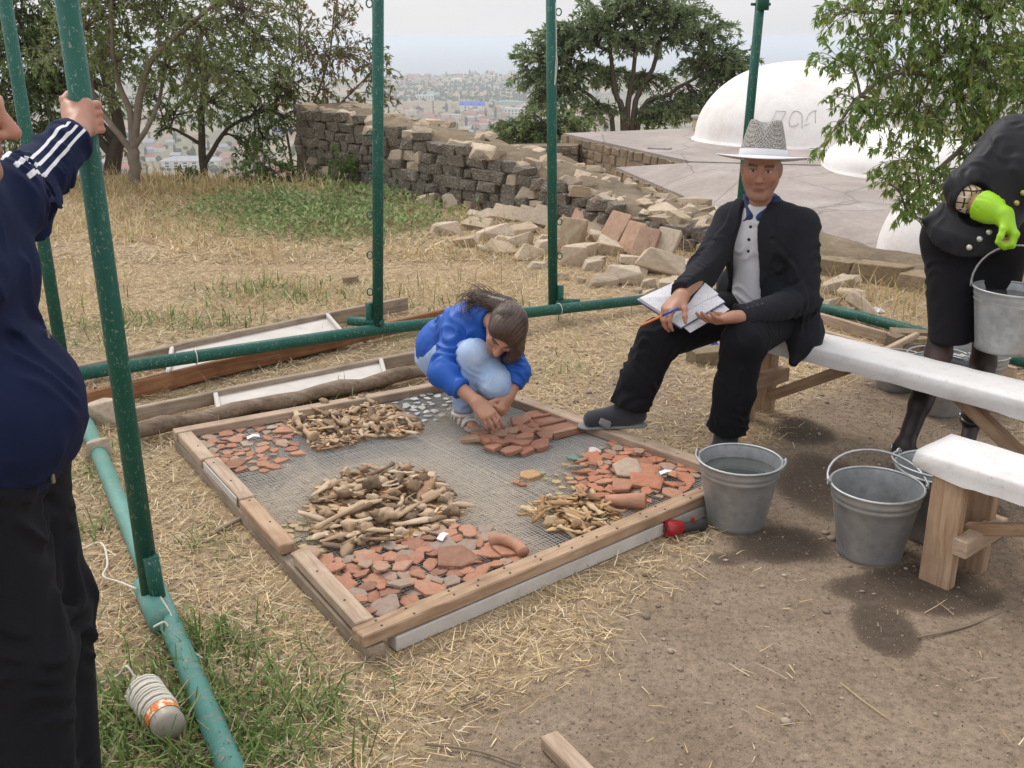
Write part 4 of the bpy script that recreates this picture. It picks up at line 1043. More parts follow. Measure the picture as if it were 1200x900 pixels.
barrow('wooden hand barrow with one bark covered pole for a rail lying beside the screen', (150, 479), (508, 407), (160, 497), (512, 424), .085, .065, [(.25, .24), (.80, .80)], ((.25, .80), (.24, .80)), (m_grey, mat_wood('bark', (.12, .085, .06), (.22, .165, .12), (.31, .25, .19))), True)
# block of stone by the pole
for (px, py, w_, h_, lb) in [(120, 500, 54, 38, 'big squared pale stone block beside the tilted green ground pipe'), (114, 540, 34, 32, 'smaller squared stone half under the big pale block')]:
    rock(px, py, w_, h_, R_lime, lb, None, .75, rz=.1, tilt=.02, name='stone_block')
beam('timber_offcut', P(643, 866, .022), P(700, 925, .022), .05, .04, m_wood); tag(bpy.data.objects['timber_offcut'], 'short timber offcut lying on the bare earth before the screen', 'timber')
beam('stick', P(252, 622, .012), P(285, 606, .02), .02, .014, m_grey); tag(bpy.data.objects['stick'], 'short grey stick lying in the straw beside the broken batten', 'stick')
# tray behind the bench
tr = thing('wooden_tray', 'shallow wooden tray with sticks lying in the grass behind the bench', 'tray', (0, 0, 0))
for a, b_ in [((955, 372), (1040, 396)), ((958, 392), (1030, 412)), ((1030, 414), (1150, 440)), ((1040, 396), (1190, 438))]:
    beam('side_rail', P(*a, .04), P(*b_, .04), .03, .07, m_wood, tr, jit=.002)
for px, py, w_, h_ in [(1060, 402, 34, 12), (1078, 410, 28, 12), (1048, 408, 24, 14), (1066, 416, 26, 10), (1082, 400, 22, 9)]:
    o = rock(px, py + 6, w_, h_, R_warm, 'brown stone piled on the tray behind the bench', 'stones on the tray', .6, rz=rr.uniform(-.9, .9)); o.location.z += .05
beam('stick', P(1035, 412, .1), P(1075, 392, .13), .03, .03, m_wood); tag(COL.objects[-1], 'short thick stick lying on the stones of the tray', 'stick')
# crumpled paper and blue plastic
def crumple(name, c, sx, sy, sz, mat, label, cat, seed, n=9):
    r = np.random.default_rng(seed); u, v = np.meshgrid(np.linspace(-1, 1, n), np.linspace(-1, 1, n))
    z = r.uniform(0, 1, (n, n)) * (1 - .4 * (u ** 2 + v ** 2) * .6); x = u + r.normal(0, .10, (n, n)); y = v + r.normal(0, .10, (n, n))
    ed = (np.abs(u) > .99) | (np.abs(v) > .99); z = np.where(ed, z * .2, z)
    k = 1 - .25 * (np.abs(u * v)); V = np.stack([(x * k * sx).ravel(), (y * k * sy).ravel(), (z * sz).ravel()], 1)
    i, j = np.meshgrid(np.arange(n - 1), np.arange(n - 1)); q = (j * n + i).ravel()
    F = np.stack([q, q + 1, q + n + 1, q + n], 1)
    me = np_mesh(name, V, F, mat, False); o = obj(name, me, None, c); md = o.modifiers.new('thick', 'SOLIDIFY'); md.thickness = .004
    return tag(o, label, cat)
m_bluep = mat_plain('blue_plastic', (.04, .13, .42), .35, .25, 15, spec=.5)
crumple('plastic_sheet', G(843, 420) + (0, 0, .01), .16, .10, .09, m_bluep, 'crumpled blue plastic sheet lying on the ground behind the seated man', 'plastic sheet', 4)
crumple('plastic_scrap', G(58, 632) + (0, 0, .01), .05, .05, .03, m_bluep, 'small blue plastic scrap in the straw by the tracksuit man', 'plastic scrap', 5, 6)
crumple('paper_scrap', G(1027, 366) + (0, 0, .01), .05, .04, .03, m_paper, 'crumpled white paper scrap in the dry grass before the kerb', 'paper', 6, 7)
# red headed torch by the screen
t = thing('torch', 'red headed torch with dark grey handle lying against the whitened beam', 'torch', P(800, 618, .028))
m_redp = mat_plain('red_plastic', (.30, .012, .015), .35, .15, 30, spec=.5); m_blkp = mat_plain('dark_plastic', (.035, .033, .032), .5, .2, 30)
ax = nrm(P(835, 608, .03) - P(780, 618, .03)); up = np.array([0, 0, 1.0])
V, F = lathe_arrays([(.011, -.012), (.014, -.014), (.03, -.01), (.033, .004), (.030, .03), (.022, .052), (.018, .06)], 20)
Mx = Vector(ax).to_track_quat('Z', 'Y').to_matrix().to_4x4()
def put(o, M): o.matrix_local = M; return o
put(obj('head', poly_mesh('head', V, F, m_redp), t), Matrix.Translation(-ax * .06 + up * .004) @ Mx)
V, F = lathe_arrays([(.0, -.004), (.012, -.004)], 12); put(obj('lens', poly_mesh('lens', V, F, m_blkp), t), Matrix.Translation(-ax * .06 + up * .004) @ Mx)
V, F = lathe_arrays([(.018, .0), (.021, .01), (.019, .05), (.022, .09), (.018, .10), (.0, .10)], 16)
put(obj('handle', poly_mesh('handle', V, F, m_blkp), t), Matrix.Translation(-ax * .005 - up * .004) @ Mx)
put(obj('switch', bm_mesh('switch', box_bm(.012, .03, .012, .002), m_redp), t), Matrix.Translation(ax * .04 + up * .018) @ Mx)
for px, py, lb in [(836, 598, 'grey'),]: pass
# bottle wound with white twine in the grass
t = thing('twine_bottle', 'dusty bottle wound with white twine showing an orange label in the green grass', 'bottle', (0, 0, 0))
c0_, c1_ = P(200, 853, .05), P(160, 797, .05); ax = nrm(c1_ - c0_); L = np.linalg.norm(c1_ - c0_)
Mx = Matrix.Translation(c0_) @ Vector(ax).to_track_quat('Z', 'Y').to_matrix().to_4x4()
b = NB('dusty_plastic'); n1 = b.noise(b.coord('Object'), 22, 4); b.col(b.mix(n1, (.26, .22, .17), (.44, .40, .33))); m_dust = b.set(.4, 0, .4)
V, F = lathe_arrays([(.0, 0), (.036, 0), (.042, .012), (.043, .05), (.043, L * .6), (.034, L * .76), (.018, L * .86), (.016, L), (.0, L)], 18)
put(obj('bottle_body', poly_mesh('bottle_body', V, F, m_dust), t), Mx)
b = NB('orange_label'); n1 = b.noise(b.coord('Object'), 60, 3); b.col(b.ramp(n1, [(.42, (.70, .62, .50)), (.48, (.66, .22, .04)), (.6, (.62, .10, .03)), (.66, (.7, .5, .1))])); m_lab = b.set(.5)
V, F = lathe_arrays([(.0445, .035), (.045, .04), (.045, .075), (.0445, .08)], 18); put(obj('paper_label', poly_mesh('paper_label', V, F, m_lab), t), Mx)
an = np.linspace(0, 2 * np.pi * 17, 17 * 14); pts = np.stack([.046 * np.cos(an), .046 * np.sin(an), .066 + an / an[-1] * L * .52 + .004 * np.sin(an * .37)], 1)
o = tube('twine_winding', pts, .0036, m_cord, None, 5); o.parent = t; put(o, Mx)
tw = c1_ + ax * .0
cord([tw, tw + np.array([-.03, .02, .03]), P(140, 790, .04), P(128, 797, .02), P(118, 800, .012)], .0035, 'frayed twine end leading from the wound bottle into the grass')

# ================================================================== benches
def cloth_cover(name, E0, ax, side, L, W, z, drop, parent, seed):
    n = int(L / .035); V, F = [], []
    prof = [(-.004, -drop), (-.006, -drop * .5), (-.002, -.006), (.006, .003), (W * .25, .004), (W * .5, .004), (W * .75, .004), (W - .006, .003), (W + .002, -.006), (W + .006, -drop * .5), (W + .003, -drop * .95)]
    for k in range(n + 1):
        s = L * k / n
        for q, (o_, dz) in enumerate(prof):
            a = np.array([s * 6.0 + seed]); bb = np.array([q * .9 + seed])
            e = fbm(a, bb, seed)[0] - .5; e2 = fbm(a * 3, bb, seed + 5)[0] - .5
            p = E0 + ax * s + side * (o_ + (.012 * e * 2 if dz < -.01 else 0)) + np.array([0, 0, z + dz + (.006 * e2 if dz > -.01 else .02 * e * (dz < -.03))])
            V.append(p)
    m = len(prof)
    for k in range(n):
        for q in range(m - 1): F.append((k * m + q, k * m + q + 1, (k + 1) * m + q + 1, (k + 1) * m + q))
    for k in (0, n):
        c = len(V); V.append(E0 + ax * (L * k / n) + side * (W / 2) + np.array([0, 0, z - drop * .45])); idx = list(range(k * m, k * m + m))
        for q in range(m - 1): F.append((idx[q], idx[q + 1], c))
    o = obj(name, poly_mesh(name, V, F, m_cloth), parent)
    return o
zb = .44
E1, E2 = P(940, 404, zb), P(1200, 470, zb); ax = nrm(E2 - E1); side = np.array([-ax[1], ax[0], 0]); side = side if side[1] > 0 else -side
BL = thing('bench', 'long plank bench under a white cloth on which the man with the hat sits', 'bench', (0, 0, 0))
E0 = E1 - ax * .40; E0[2] = 0; LL = 2.1; BW = .23
cloth_cover('cover', E0, ax, side, LL, BW, zb, .072, BL, 3)
obj('plank', bm_mesh('plank', box_bm(LL - .02, BW - .012, .042, .003), m_wood), BL, M=along(E0 + ax * .01 + side * BW / 2 + (0, 0, zb - .025), E0 + ax * (LL - .01) + side * BW / 2 + (0, 0, zb - .025)))
for s in (.10, 1.52):
    f = E0 + ax * s
    for q in (.04, BW - .04): beam('leg', f + side * q + (0, 0, 0.0), f + side * q + (0, 0, zb - .05), .07, .075, m_pine, BL, up=tuple(ax))
    beam('cross_block', f - side * .02 + ax * .06 + (0, 0, .20), f + side * (BW + .02) + ax * .06 + (0, 0, .20), .05, .07, m_pine, BL)
beam('brace', E0 + ax * 1.05 + side * .1 + (0, 0, zb - .07), E0 + ax * 1.48 + side * .1 + (0, 0, .10), .05, .05, m_pine, BL)
beam('brace', E0 + ax * .6 + side * .12 + (0, 0, zb - .07), E0 + ax * .18 + side * .12 + (0, 0, .12), .05, .05, m_pine, BL)
N1, N2, NBk = P(1073, 529, zb), P(1200, 569, zb), P(1120, 510, zb)
ax = nrm(N2 - N1); side = np.array([-ax[1], ax[0], 0]); side = side if side[1] > 0 else -side
BS = thing('bench', 'bench end under white cloth on raw pine legs beside the two empty buckets', 'bench', (0, 0, 0))
W2 = abs((NBk - N1) @ side); W2 = max(.2, W2); E0 = N1.copy(); E0[2] = 0; LL = 1.3
cloth_cover('cover', E0, ax, side, LL, W2, zb, .058, BS, 7)
obj('plank', bm_mesh('plank', box_bm(LL - .02, W2 - .012, .042, .003), m_wood), BS, M=along(E0 + ax * .01 + side * W2 / 2 + (0, 0, zb - .025), E0 + ax * (LL - .01) + side * W2 / 2 + (0, 0, zb - .025)))
f = E0 + ax * .115
beam('leg', f + side * .03, f + side * .03 + (0, 0, zb - .05), .045, .105, m_pine, BS, up=tuple(ax))
beam('leg', f + side * (W2 - .02) + ax * .02, f + side * (W2 - .02) + ax * .02 + (0, 0, zb - .05), .045, .10, m_pine, BS, up=tuple(ax))
beam('cross_block', f + ax * .075 - side * .01 + (0, 0, .17), f + ax * .075 + side * (W2 + .03) + (0, 0, .17), .05, .06, m_wood, BS)
beam('brace', f + ax * .04 + side * (W2 * .45) + (0, 0, .19), f + ax * .55 + side * (W2 * .45) + (0, 0, zb - .06), .03, .04, m_pine, BS)
for s in (LL - .15,):
    beam('leg', E0 + ax * s + side * .03, E0 + ax * s + side * .03 + (0, 0, zb - .05), .045, .10, m_pine, BS, up=tuple(ax))
    beam('leg', E0 + ax * s + side * (W2 - .03), E0 + ax * s + side * (W2 - .03) + (0, 0, zb - .05), .045, .10, m_pine, BS, up=tuple(ax))

# ================================================================== zinc buckets
def bucket(label, base, hdl, water=None, rd=.150, h=.255, tilt=(0, 0, 0), group=None, stage='down', name='bucket'):
    t = thing(name, label, 'bucket', base, 0, group); t.rotation_euler = tilt
    rb = rd * .70
    r_at = lambda z: rb + (rd - rb) * z / h
    prof = [(0, .006), (rb * .96, .006), (rb, 0), (rb + .003, .002), (r_at(.02) + .001, .02)] + [(r_at(z), z) for z in np.linspace(.03, h * .78, 6)]
    prof += [(r_at(h * .80) + .0035, h * .80), (r_at(h * .82), h * .82), (r_at(h * .86), h * .86), (r_at(h * .88) + .003, h * .88), (r_at(h * .90), h * .90), (rd, h - .006)]
    V, F = lathe_arrays(prof, 44)
    n = len(V); ip = [(rd - .002, h - .006)] + [(r_at(z) - .002, z) for z in np.linspace(h - .02, .02, 7)] + [(rb - .006, .012), (0, .012)]
    V2, F2 = lathe_arrays(ip, 44)
    obj('body', poly_mesh('body', np.vstack([V, V2]), F + [tuple(i + n for i in f) for f in F2], m_zinc), t)
    a = np.linspace(0, 2 * np.pi, 45)
    tube('rim', np.stack([(rd + .001) * np.cos(a), (rd + .001) * np.sin(a), 0 * a + h - .003], 1), .0048, m_zinc, t, 8, False)
    ca, sa = math.cos(hdl[0]), math.sin(hdl[0]); e = np.array([ca, sa, 0]); f = np.array([-sa, ca, 0])
    for s in (-1, 1):
        c = e * s * (rd + .006) + np.array([0, 0, h + .004])
        x = np.linspace(0, 2 * np.pi, 11); tube('ear', [c + e * s * .004 + f * .014 * math.cos(y) + np.array([0, 0, .014 * math.sin(y)]) for y in x], .0035, m_zinc, t, 6, False)
    el = hdl[1]; dirn = f * math.cos(el) + np.array([0, 0, 1]) * math.sin(el)      # 0: lying flat on the rim, pi/2: upright
    th = np.linspace(0, np.pi, 17); Rh = rd + .012
    hp = [e * Rh * math.cos(x) + dirn * (Rh * 1.02 * math.sin(x)) + np.array([0, 0, h + .008]) for x in th]
    hp = [hp[0] - dirn * .012 + e * -.008, *hp, hp[-1] - dirn * .012 + e * .008]
    tube('handle', hp, .0042, m_zinc, t, 7)
    if water is not None:
        V, F = lathe_arrays([(0, water), (r_at(water) - .003, water)], 40)
        obj('water', poly_mesh('water', V, F, m_water), t)
    return t
def at(px, py, z=0): p = P(px, py, z); return (p[0], p[1], p[2])
bucket('zinc bucket filled with murky water between the screen and the seated man', at(862, 612), (2.85, -.02), .205, rd=.148)
bucket('empty zinc bucket on wet earth with its handle raised along the rim', at(1018, 648), (-.15, .32), None, rd=.152, h=.262)
bucket('empty zinc bucket standing half under the end of the pine legged bench', at(1092, 626), (2.3, .1), None, rd=.155, h=.265)
bucket('zinc bucket standing behind the bench beside the stockinged legs', at(1097, 482), (.4, .1), None, rd=.15)
bucket('zinc bucket with stones inside standing behind the bench under the carried bucket', at(1135, 470), (.9, .05), None, rd=.155)
t_ = at(1048, 455); bucket('shallow zinc tub behind the bench between stick tray and stockinged leg', t_, (.2, .0), None, rd=.13, h=.16)
for k, (dx, dy) in enumerate([(-.03, .02), (.05, -.02), (.0, -.05)]):
    q = at(1135, 470); tag(obj('stone', R_lime[k], None, (q[0] + dx, q[1] + dy, .20 + .01 * k), (k, .3, k), (.12, .09, .06)), 'pale stone lying inside the bucket behind the bench', 'stone', 'stones in the bucket')
HB = PY(1186, 338, 3.98)
CARRIED = bucket('bright zinc bucket hanging from the green gloved hand of the woman', (HB[0], HB[1], HB[2] - .255), (-.5, 1.5), .22, rd=.148, tilt=(.0, .03, 0))
# ================================================================== straw, dry grass, green grass
def strips(c, ang, pitch, L, W, bend, col, lift=0.0):
    """n flat two-piece blades: c base points, ang heading, pitch rise, bend droop; 6 verts each"""
    n = len(c); h = np.stack([np.cos(ang), np.sin(ang)], 1); s = np.stack([-h[:, 1], h[:, 0]], 1)
    V = np.zeros((n, 6, 3), np.float32)
    for k, t in enumerate((0, .5, 1.0)):
        pk_ = pitch - bend * t
        r_ = L * t
        x = c[:, :2] + h * (r_ * np.cos(pk_))[:, None]; z = c[:, 2] + r_ * np.sin(pk_) + lift
        wk = W * (1.0, .9, .35)[k] * .5
        V[:, 2 * k, :2] = x - s * wk[:, None]; V[:, 2 * k + 1, :2] = x + s * wk[:, None]
        V[:, 2 * k, 2] = z; V[:, 2 * k + 1, 2] = z
    base = (np.arange(n) * 6)[:, None]
    F = np.concatenate([base + [0, 1, 3, 2], base + [2, 3, 5, 4]], 0)
    return V.reshape(-1, 3), F, np.repeat(col, 6, 0)
def sample(n, x0, x1, y0, y1, dens):
    x = rng.uniform(x0, x1, n); y = rng.uniform(y0, y1, n)
    k = (np.abs(x) < y * .58 + 1.1) & (y < wall_y(x) - .1) & (rng.random(n) < dens(x, y))
    return x[k], y[k]
def pal(n, cols, jit=.2):
    c = np.array(cols)[rng.integers(0, len(cols), n)]
    return np.clip(c * rng.uniform(1 - jit, 1 + jit, (n, 1)), 0, 1)
m_blade = mat_attr('grass_blades', .8, .2, .1, 30, trans=.25)
m_strawm = mat_attr('straw_blades', .75, .25, .1, 40)
STRAW = [(.58, .43, .22), (.64, .51, .30), (.50, .35, .17), (.38, .265, .14), (.66, .56, .38), (.28, .195, .115), (.44, .35, .25), (.22, .155, .095)]
def on_screen(x, y): return poly_sd(x, y, [Nn, Rc, Bc, Lc]) < .05
VS, FS, CS, nv = [], [], [], 0
for (n, y0, y1, ls, ws) in [(215000, 1.0, 4.6, (.018, .10), (.0017, .0038)), (110000, 4.2, 8.5, (.025, .11), (.0025, .0048)), (50000, 8, 13.2, (.05, .14), (.005, .010))]:
    x, y = sample(n, -7, 4.5, y0, y1, lambda x, y: m_straw(x, y) ** 1.25 * (1 - .6 * m_nettle(x, y)) * (1 - .5 * m_green(x, y)) * (1 - .8 * m_wet(x, y)))
    under = on_screen(x, y); keep = ~under | (rng.random(len(x)) < .35); x, y, under = x[keep], y[keep], under[keep]
    n = len(x); L = rng.uniform(*ls, n) * rng.uniform(.5, 1.1, n)
    c = np.stack([x, y, hgt(x, y) + rng.uniform(.002, .016, n)], 1)
    pit = np.where(under, rng.uniform(-.02, .05, n), rng.normal(.06, .16, n)); L = np.where(under, L * .7, L)
    V, F, C = strips(c, rng.uniform(0, 6.28, n), np.abs(pit), L, rng.uniform(*ws, n), rng.normal(0, .15, n), pal(n, STRAW))
    VS.append(V); FS.append(F + nv); CS.append(C); nv += len(V)
o = obj('straw_litter', np_mesh('straw_litter', np.vstack(VS), np.vstack(FS), m_strawm, False, dict(Col=np.vstack(CS))))
tag(o, 'dry yellow straw litter strewn over the trodden ground', 'straw', kind='stuff')
# upright dry grass of the far yard and wall foot
DRYB = pxblobs([(540, 222, 1, 1, 0), (960, 300, .5, .5, 1.1), (1000, 350, .5, .4, 1.0), (1060, 365, .4, .3, .9), (790, 300, .4, .4, .9), (720, 270, .4, .5, .9), (690, 265, .3, .3, .7), (585, 305, .4, .3, .4)])
VS, FS, CS, nv = [], [], [], 0
for (n, y0, y1, ls, ws, dn) in [(60000, 5.6, 13.3, (.06, .17), (.0035, .007), lambda x, y: smooth(5.2, 8.5, y) * smooth(1.2, -1.2, x) * smooth(.36, .60, fbm(x * 1.3, y * 1.3, 41)) * (1 - m_nettle(x, y))),
                                (22000, 5.5, 10.5, (.08, .24), (.004, .007), lambda x, y: blob(x, y, DRYB)), (12000, 11.6, 13.6, (.1, .3), (.006, .01), lambda x, y: .8 * smooth(-1, -2.4, x) + 0 * y),
                                (2600, 1.7, 5.0, (.05, .13), (.002, .0035), lambda x, y: smooth(.0, -.9, x) * .5 * (1 - on_screen(x, y)))]:
    x, y = sample(n, -7, 4.2, y0, y1, dn); n = len(x)
    c = np.stack([x, y, hgt(x, y)], 1)
    V, F, C = strips(c, rng.uniform(0, 6.28, n), rng.uniform(.6, 1.5, n), rng.uniform(*ls, n), rng.uniform(*ws, n), rng.uniform(0, .7, n), pal(n, STRAW[:5] + [(.34, .36, .12)]))
    VS.append(V); FS.append(F + nv); CS.append(C); nv += len(V)
o = obj('dry_grass', np_mesh('dry_grass', np.vstack(VS), np.vstack(FS), m_blade, False, dict(Col=np.vstack(CS))))
tag(o, 'standing dry yellow grass of the yard and wall foot', 'grass', kind='stuff')
GRN = [(.11, .18, .045), (.15, .23, .06), (.09, .145, .04), (.21, .275, .09), (.30, .31, .15)]
VS, FS, CS, nv = [], [], [], 0
for (n, y0, y1, ls, ws) in [(75000, 1.5, 3.4, (.04, .12), (.004, .0075)), (26000, 3.2, 6.5, (.04, .12), (.003, .006)), (50000, 6, 12.5, (.05, .13), (.005, .009))]:
    x, y = sample(n, -7, 2.5, y0, y1, lambda x, y: m_green(x, y) ** 1.3); k = ~on_screen(x, y); x, y = x[k], y[k]; n = len(x)
    c = np.stack([x, y, hgt(x, y)], 1)
    V, F, C = strips(c, rng.uniform(0, 6.28, n), rng.uniform(.5, 1.5, n), rng.uniform(*ls, n), rng.uniform(*ws, n), rng.uniform(0, .9, n), pal(n, GRN))
    VS.append(V); FS.append(F + nv); CS.append(C); nv += len(V)
x, y = np.array([]), np.array([])
o = obj('green_grass', np_mesh('green_grass', np.vstack(VS), np.vstack(FS), m_blade, False, dict(Col=np.vstack(CS))))
tag(o, 'short green grass growing in patches among the straw', 'grass', kind='stuff')

def leaf_arrays(P0, D, N, L, W, col, fold=.25):
    """diamond leaves: base, direction, normal; 4 verts, 2 tris"""
    D = D / (np.linalg.norm(D, axis=1)[:, None] + 1e-9); S = np.cross(D, N); S /= np.linalg.norm(S, axis=1)[:, None] + 1e-9; Nn_ = np.cross(S, D)
    n = len(P0); V = np.zeros((n, 4, 3), np.float32)
    V[:, 0] = P0; V[:, 1] = P0 + D * (L * .45)[:, None] + S * (W * .5)[:, None] + Nn_ * (W * fold)[:, None]
    V[:, 2] = P0 + D * L[:, None]; V[:, 3] = P0 + D * (L * .45)[:, None] - S * (W * .5)[:, None] + Nn_ * (W * fold)[:, None]
    b_ = (np.arange(n) * 4)[:, None]
    return V.reshape(-1, 3), np.concatenate([b_ + [0, 1, 2], b_ + [0, 2, 3]], 0), np.repeat(col, 4, 0)
def rvec(n): v = rng.normal(size=(n, 3)); return v / np.linalg.norm(v, axis=1)[:, None]
# the nettle-like patch, pebbles
x, y = sample(52000, -5.5, .6, 7.5, 13, lambda x, y: m_nettle(x, y) ** 1.5); n = len(x)
P0 = np.stack([x, y, hgt(x, y) + rng.uniform(.0, .15, n) * (.4 + fbm(x * 3, y * 3, 8))], 1); D = rvec(n); D[:, 2] = np.abs(D[:, 2]) * .6 + .1; N_ = rvec(n) * .5; N_[:, 2] += 1
V, F, C = leaf_arrays(P0, D, N_, rng.uniform(.035, .085, n), rng.uniform(.015, .035, n), pal(n, [(.22, .30, .12), (.26, .35, .14), (.17, .24, .09), (.32, .39, .18), (.40, .36, .20)]))
o = obj('ground_cover', np_mesh('ground_cover', V, F, m_blade, False, dict(Col=C))); tag(o, 'bright green leafy weeds spreading over the yard before the ruined wall', 'weeds', kind='stuff')
x, y = sample(9000, -3, 3.2, 1.7, 6.5, lambda x, y: np.full(x.shape, .45)); k = ~on_screen(x, y); x, y = x[k], y[k]; n = len(x)
s = rng.exponential(.0032, n) + .002; s = np.minimum(s, .015); it = iv
V = (it[None] * (s[:, None] * rng.uniform(.6, 1.3, (n, 3)))[:, None, :] * [1, 1, .55]) + np.stack([x, y, hgt(x, y) + s * .3], 1)[:, None, :]
F = (iff[None] + (np.arange(n) * len(it))[:, None, None]).reshape(-1, 3)
C = np.repeat(pal(n, [(.32, .255, .20), (.26, .20, .15), (.38, .315, .25), (.22, .17, .13)]), len(it), 0)
o = obj('pebbles', np_mesh('pebbles', V.reshape(-1, 3), F, mat_attr('pebble_stone', .9), True, dict(Col=C))); tag(o, 'pebbles and clods scattered on the bare earth', 'pebbles', kind='stuff')
x, y = sample(60000, -2.5, 3.2, 1.7, 5.2, lambda x, y: np.full(x.shape, .5)); k = ~on_screen(x, y); x, y = x[k], y[k]; n = len(x)
s = rng.uniform(.0012, .0036, n); oc = np.array([(1, 0, 0), (-1, 0, 0), (0, 1, 0), (0, -1, 0), (0, 0, 1), (0, 0, -1.0)]); of = np.array([(0, 2, 4), (2, 1, 4), (1, 3, 4), (3, 0, 4), (2, 0, 5), (1, 2, 5), (3, 1, 5), (0, 3, 5)])
V = oc[None] * (s[:, None] * rng.uniform(.6, 1.4, (n, 3)))[:, None, :] + np.stack([x, y, hgt(x, y) + s * .4], 1)[:, None, :]
o = obj('grit', np_mesh('grit', V.reshape(-1, 3), (of[None] + (np.arange(n) * 6)[:, None, None]).reshape(-1, 3), bpy.data.materials['pebble_stone'], False, dict(Col=np.repeat(pal(n, [(.26, .205, .155), (.20, .15, .11), (.32, .26, .20), (.15, .11, .08), (.24, .175, .125)], .25), 6, 0)))); tag(o, 'fine grit and crumbs of earth on the trodden ground', 'grit', kind='stuff')
# fallen twigs
m_twig = mat_plain('twig_bark', (.22, .17, .12), .9, .3, 30)
for k, (pts, lb) in enumerate([([(1075, 747), (1130, 735), (1180, 715), (1215, 700)], 'thin pale twig lying before the leg of the pine bench'), ([(985, 800), (1010, 820), (1040, 842)], 'straight straw stalk lying alone on the bare earth'), ([(498, 872), (560, 880), (610, 897)], 'curved dry stalk lying on earth before the timber offcut'), ([(540, 828), (575, 815), (590, 805)], 'crooked grey twig lying in the straw before the screen')]):
    tag(tube('twig', catmull([P(*q, .010) for q in pts], 4), .0035 if k != 1 else .002, m_twig if k != 1 else mat_plain('straw_stalk', (.45, .34, .19), .8), None, 5), lb, 'twig')

# ================================================================== trees
m_bark = mat_plain('grey_bark', (.20, .165, .13), .95, .45, 14, bump=.6, bd=.02)
m_bark_d = mat_plain('dark_bark', (.09, .072, .058), .95, .4, 14, bump=.6, bd=.02)
m_leaf = mat_attr('leaves', .6, .3, .15, 3, trans=.5)
def tree(name, label, cat, base, stems, clumps, leaf, bark, group=None, r0=.07, twigs=60, per=16, droop=.3, ltype='single', seed=1, tw=.006, twl=(.25, .6)):
    """stems: trunk polylines; clumps: (centre, radii, stem index) hold the twigs that carry the leaves"""
    global rng
    keep = rng; rng = np.random.default_rng(seed)
    base = np.asarray(base, float); t = thing(name, label, cat, base, 0, group)
    VV, FF, nv = [], [], 0
    def add(pts, rad, n=6):
        nonlocal nv
        V, F = tube_arrays(np.array(pts) - base, rad, n, False); VV.append(V); FF.append(np.array(F) + nv); nv += len(V)
    curves = []
    for st in stems:
        pts, rs, re = np.array(st[0], float), st[1], st[2]
        c = catmull(pts, 5); c[1:-1] += rng.normal(0, rs * .07, (len(c) - 2, 3)); curves.append((c, rs, re)); add(c, np.linspace(rs, re, len(c)), 8)
    LP, LD, LC = [], [], []
    cols, ls, ws = leaf
    for cen, rad, si in clumps:
        cen, rad = np.array(cen, float), np.array(rad, float) * np.ones(3)
        c, rs, re = curves[si]; k = int(np.argmin(np.linalg.norm(c - cen, axis=1) + .4 * np.maximum(0, c[:, 2] - cen[2] + .1)))
        a = c[k]; mid = (a + cen) / 2 + rng.normal(0, .12 * np.linalg.norm(cen - a), 3) + [0, 0, .12 * np.linalg.norm(cen - a)]
        limb = catmull([a, mid, cen], 7); lr = max(tw * 1.6, min(re * 1.2, rs * .6)); add(limb, np.linspace(lr, tw * 1.2, len(limb)), 6)
        nt_ = max(4, int(twigs * rad[0] * rad[2] / .16)) if twigs > 0 else 8
        u = rvec(nt_) * (rng.uniform(.25, 1, (nt_, 1)) ** .45); tg = cen + u * rad
        for q in range(nt_):
            s0 = limb[rng.integers(len(limb) // 3, len(limb))]; e = tg[q]; m_ = (s0 + e) / 2 + rng.normal(0, .08, 3) * rad.mean() + [0, 0, .1 * rad.mean()]
            tc_ = catmull([s0, m_, e, e + (e - m_) * .25 - [0, 0, droop * .25 * rad.mean()]], 3)
            add(tc_, np.linspace(tw, tw * .4, len(tc_)), 3)
            f = rng.uniform(.3, 1, per); idx = f * (len(tc_) - 1.001); i0 = idx.astype(int); fr = (idx - i0)[:, None]
            p = tc_[i0] * (1 - fr) + tc_[i0 + 1] * fr; dr = tc_[i0 + 1] - tc_[i0]; dr /= np.linalg.norm(dr, axis=1)[:, None] + 1e-9
            cl_ = np.array(cols)[rng.integers(0, len(cols))] * .5 + np.array(cols)[rng.integers(0, len(cols), per)] * .5
            if ltype == 'pinnate':
                for z in range(per // 4):
                    o_ = p[z]; ax_ = nrm(dr[z] * .6 + rng.normal(0, .5, 3) - [0, 0, droop * .6]); sd_ = nrm(np.cross(ax_, [0, 0, 1.0])); Lr = rng.uniform(*twl); m2 = 9
                    for w_ in range(m2):
                        for sg in (-1, 1):
                            LP.append(o_ + ax_ * Lr * (w_ + .5) / m2 - np.array([0, 0, .12 * Lr * (w_ / m2) ** 2])); LD.append(ax_ * .35 + sd_ * sg - np.array([0, 0, .25])); LC.append(cl_[z])
            else:
                LP += list(p); LD += list(dr * .6 + rng.normal(0, .55, (per, 3)) - [0, 0, droop]); LC += list(cl_)
    LP, LD, LC = np.array(LP), np.array(LD), np.array(LC); n = len(LP)
    N_ = rvec(n) * .7; N_[:, 2] += .8
    V, F, C = leaf_arrays(LP - base, LD, N_, rng.uniform(*ls, n), rng.uniform(*ws, n), np.clip(LC * rng.uniform(.7, 1.35, (n, 1)), 0, 1))
    obj('trunk', np_mesh('trunk', np.vstack(VV), np.vstack(FF), bark), t)
    obj('crown', np_mesh('crown', V, F, m_leaf, False, dict(Col=C)), t)
    rng = keep
    return n
OL = [(.20, .265, .095), (.235, .30, .115), (.16, .22, .075), (.28, .33, .145), (.31, .32, .165)]
DG = [(.14, .205, .08), (.165, .235, .09), (.115, .165, .065), (.20, .26, .11)]
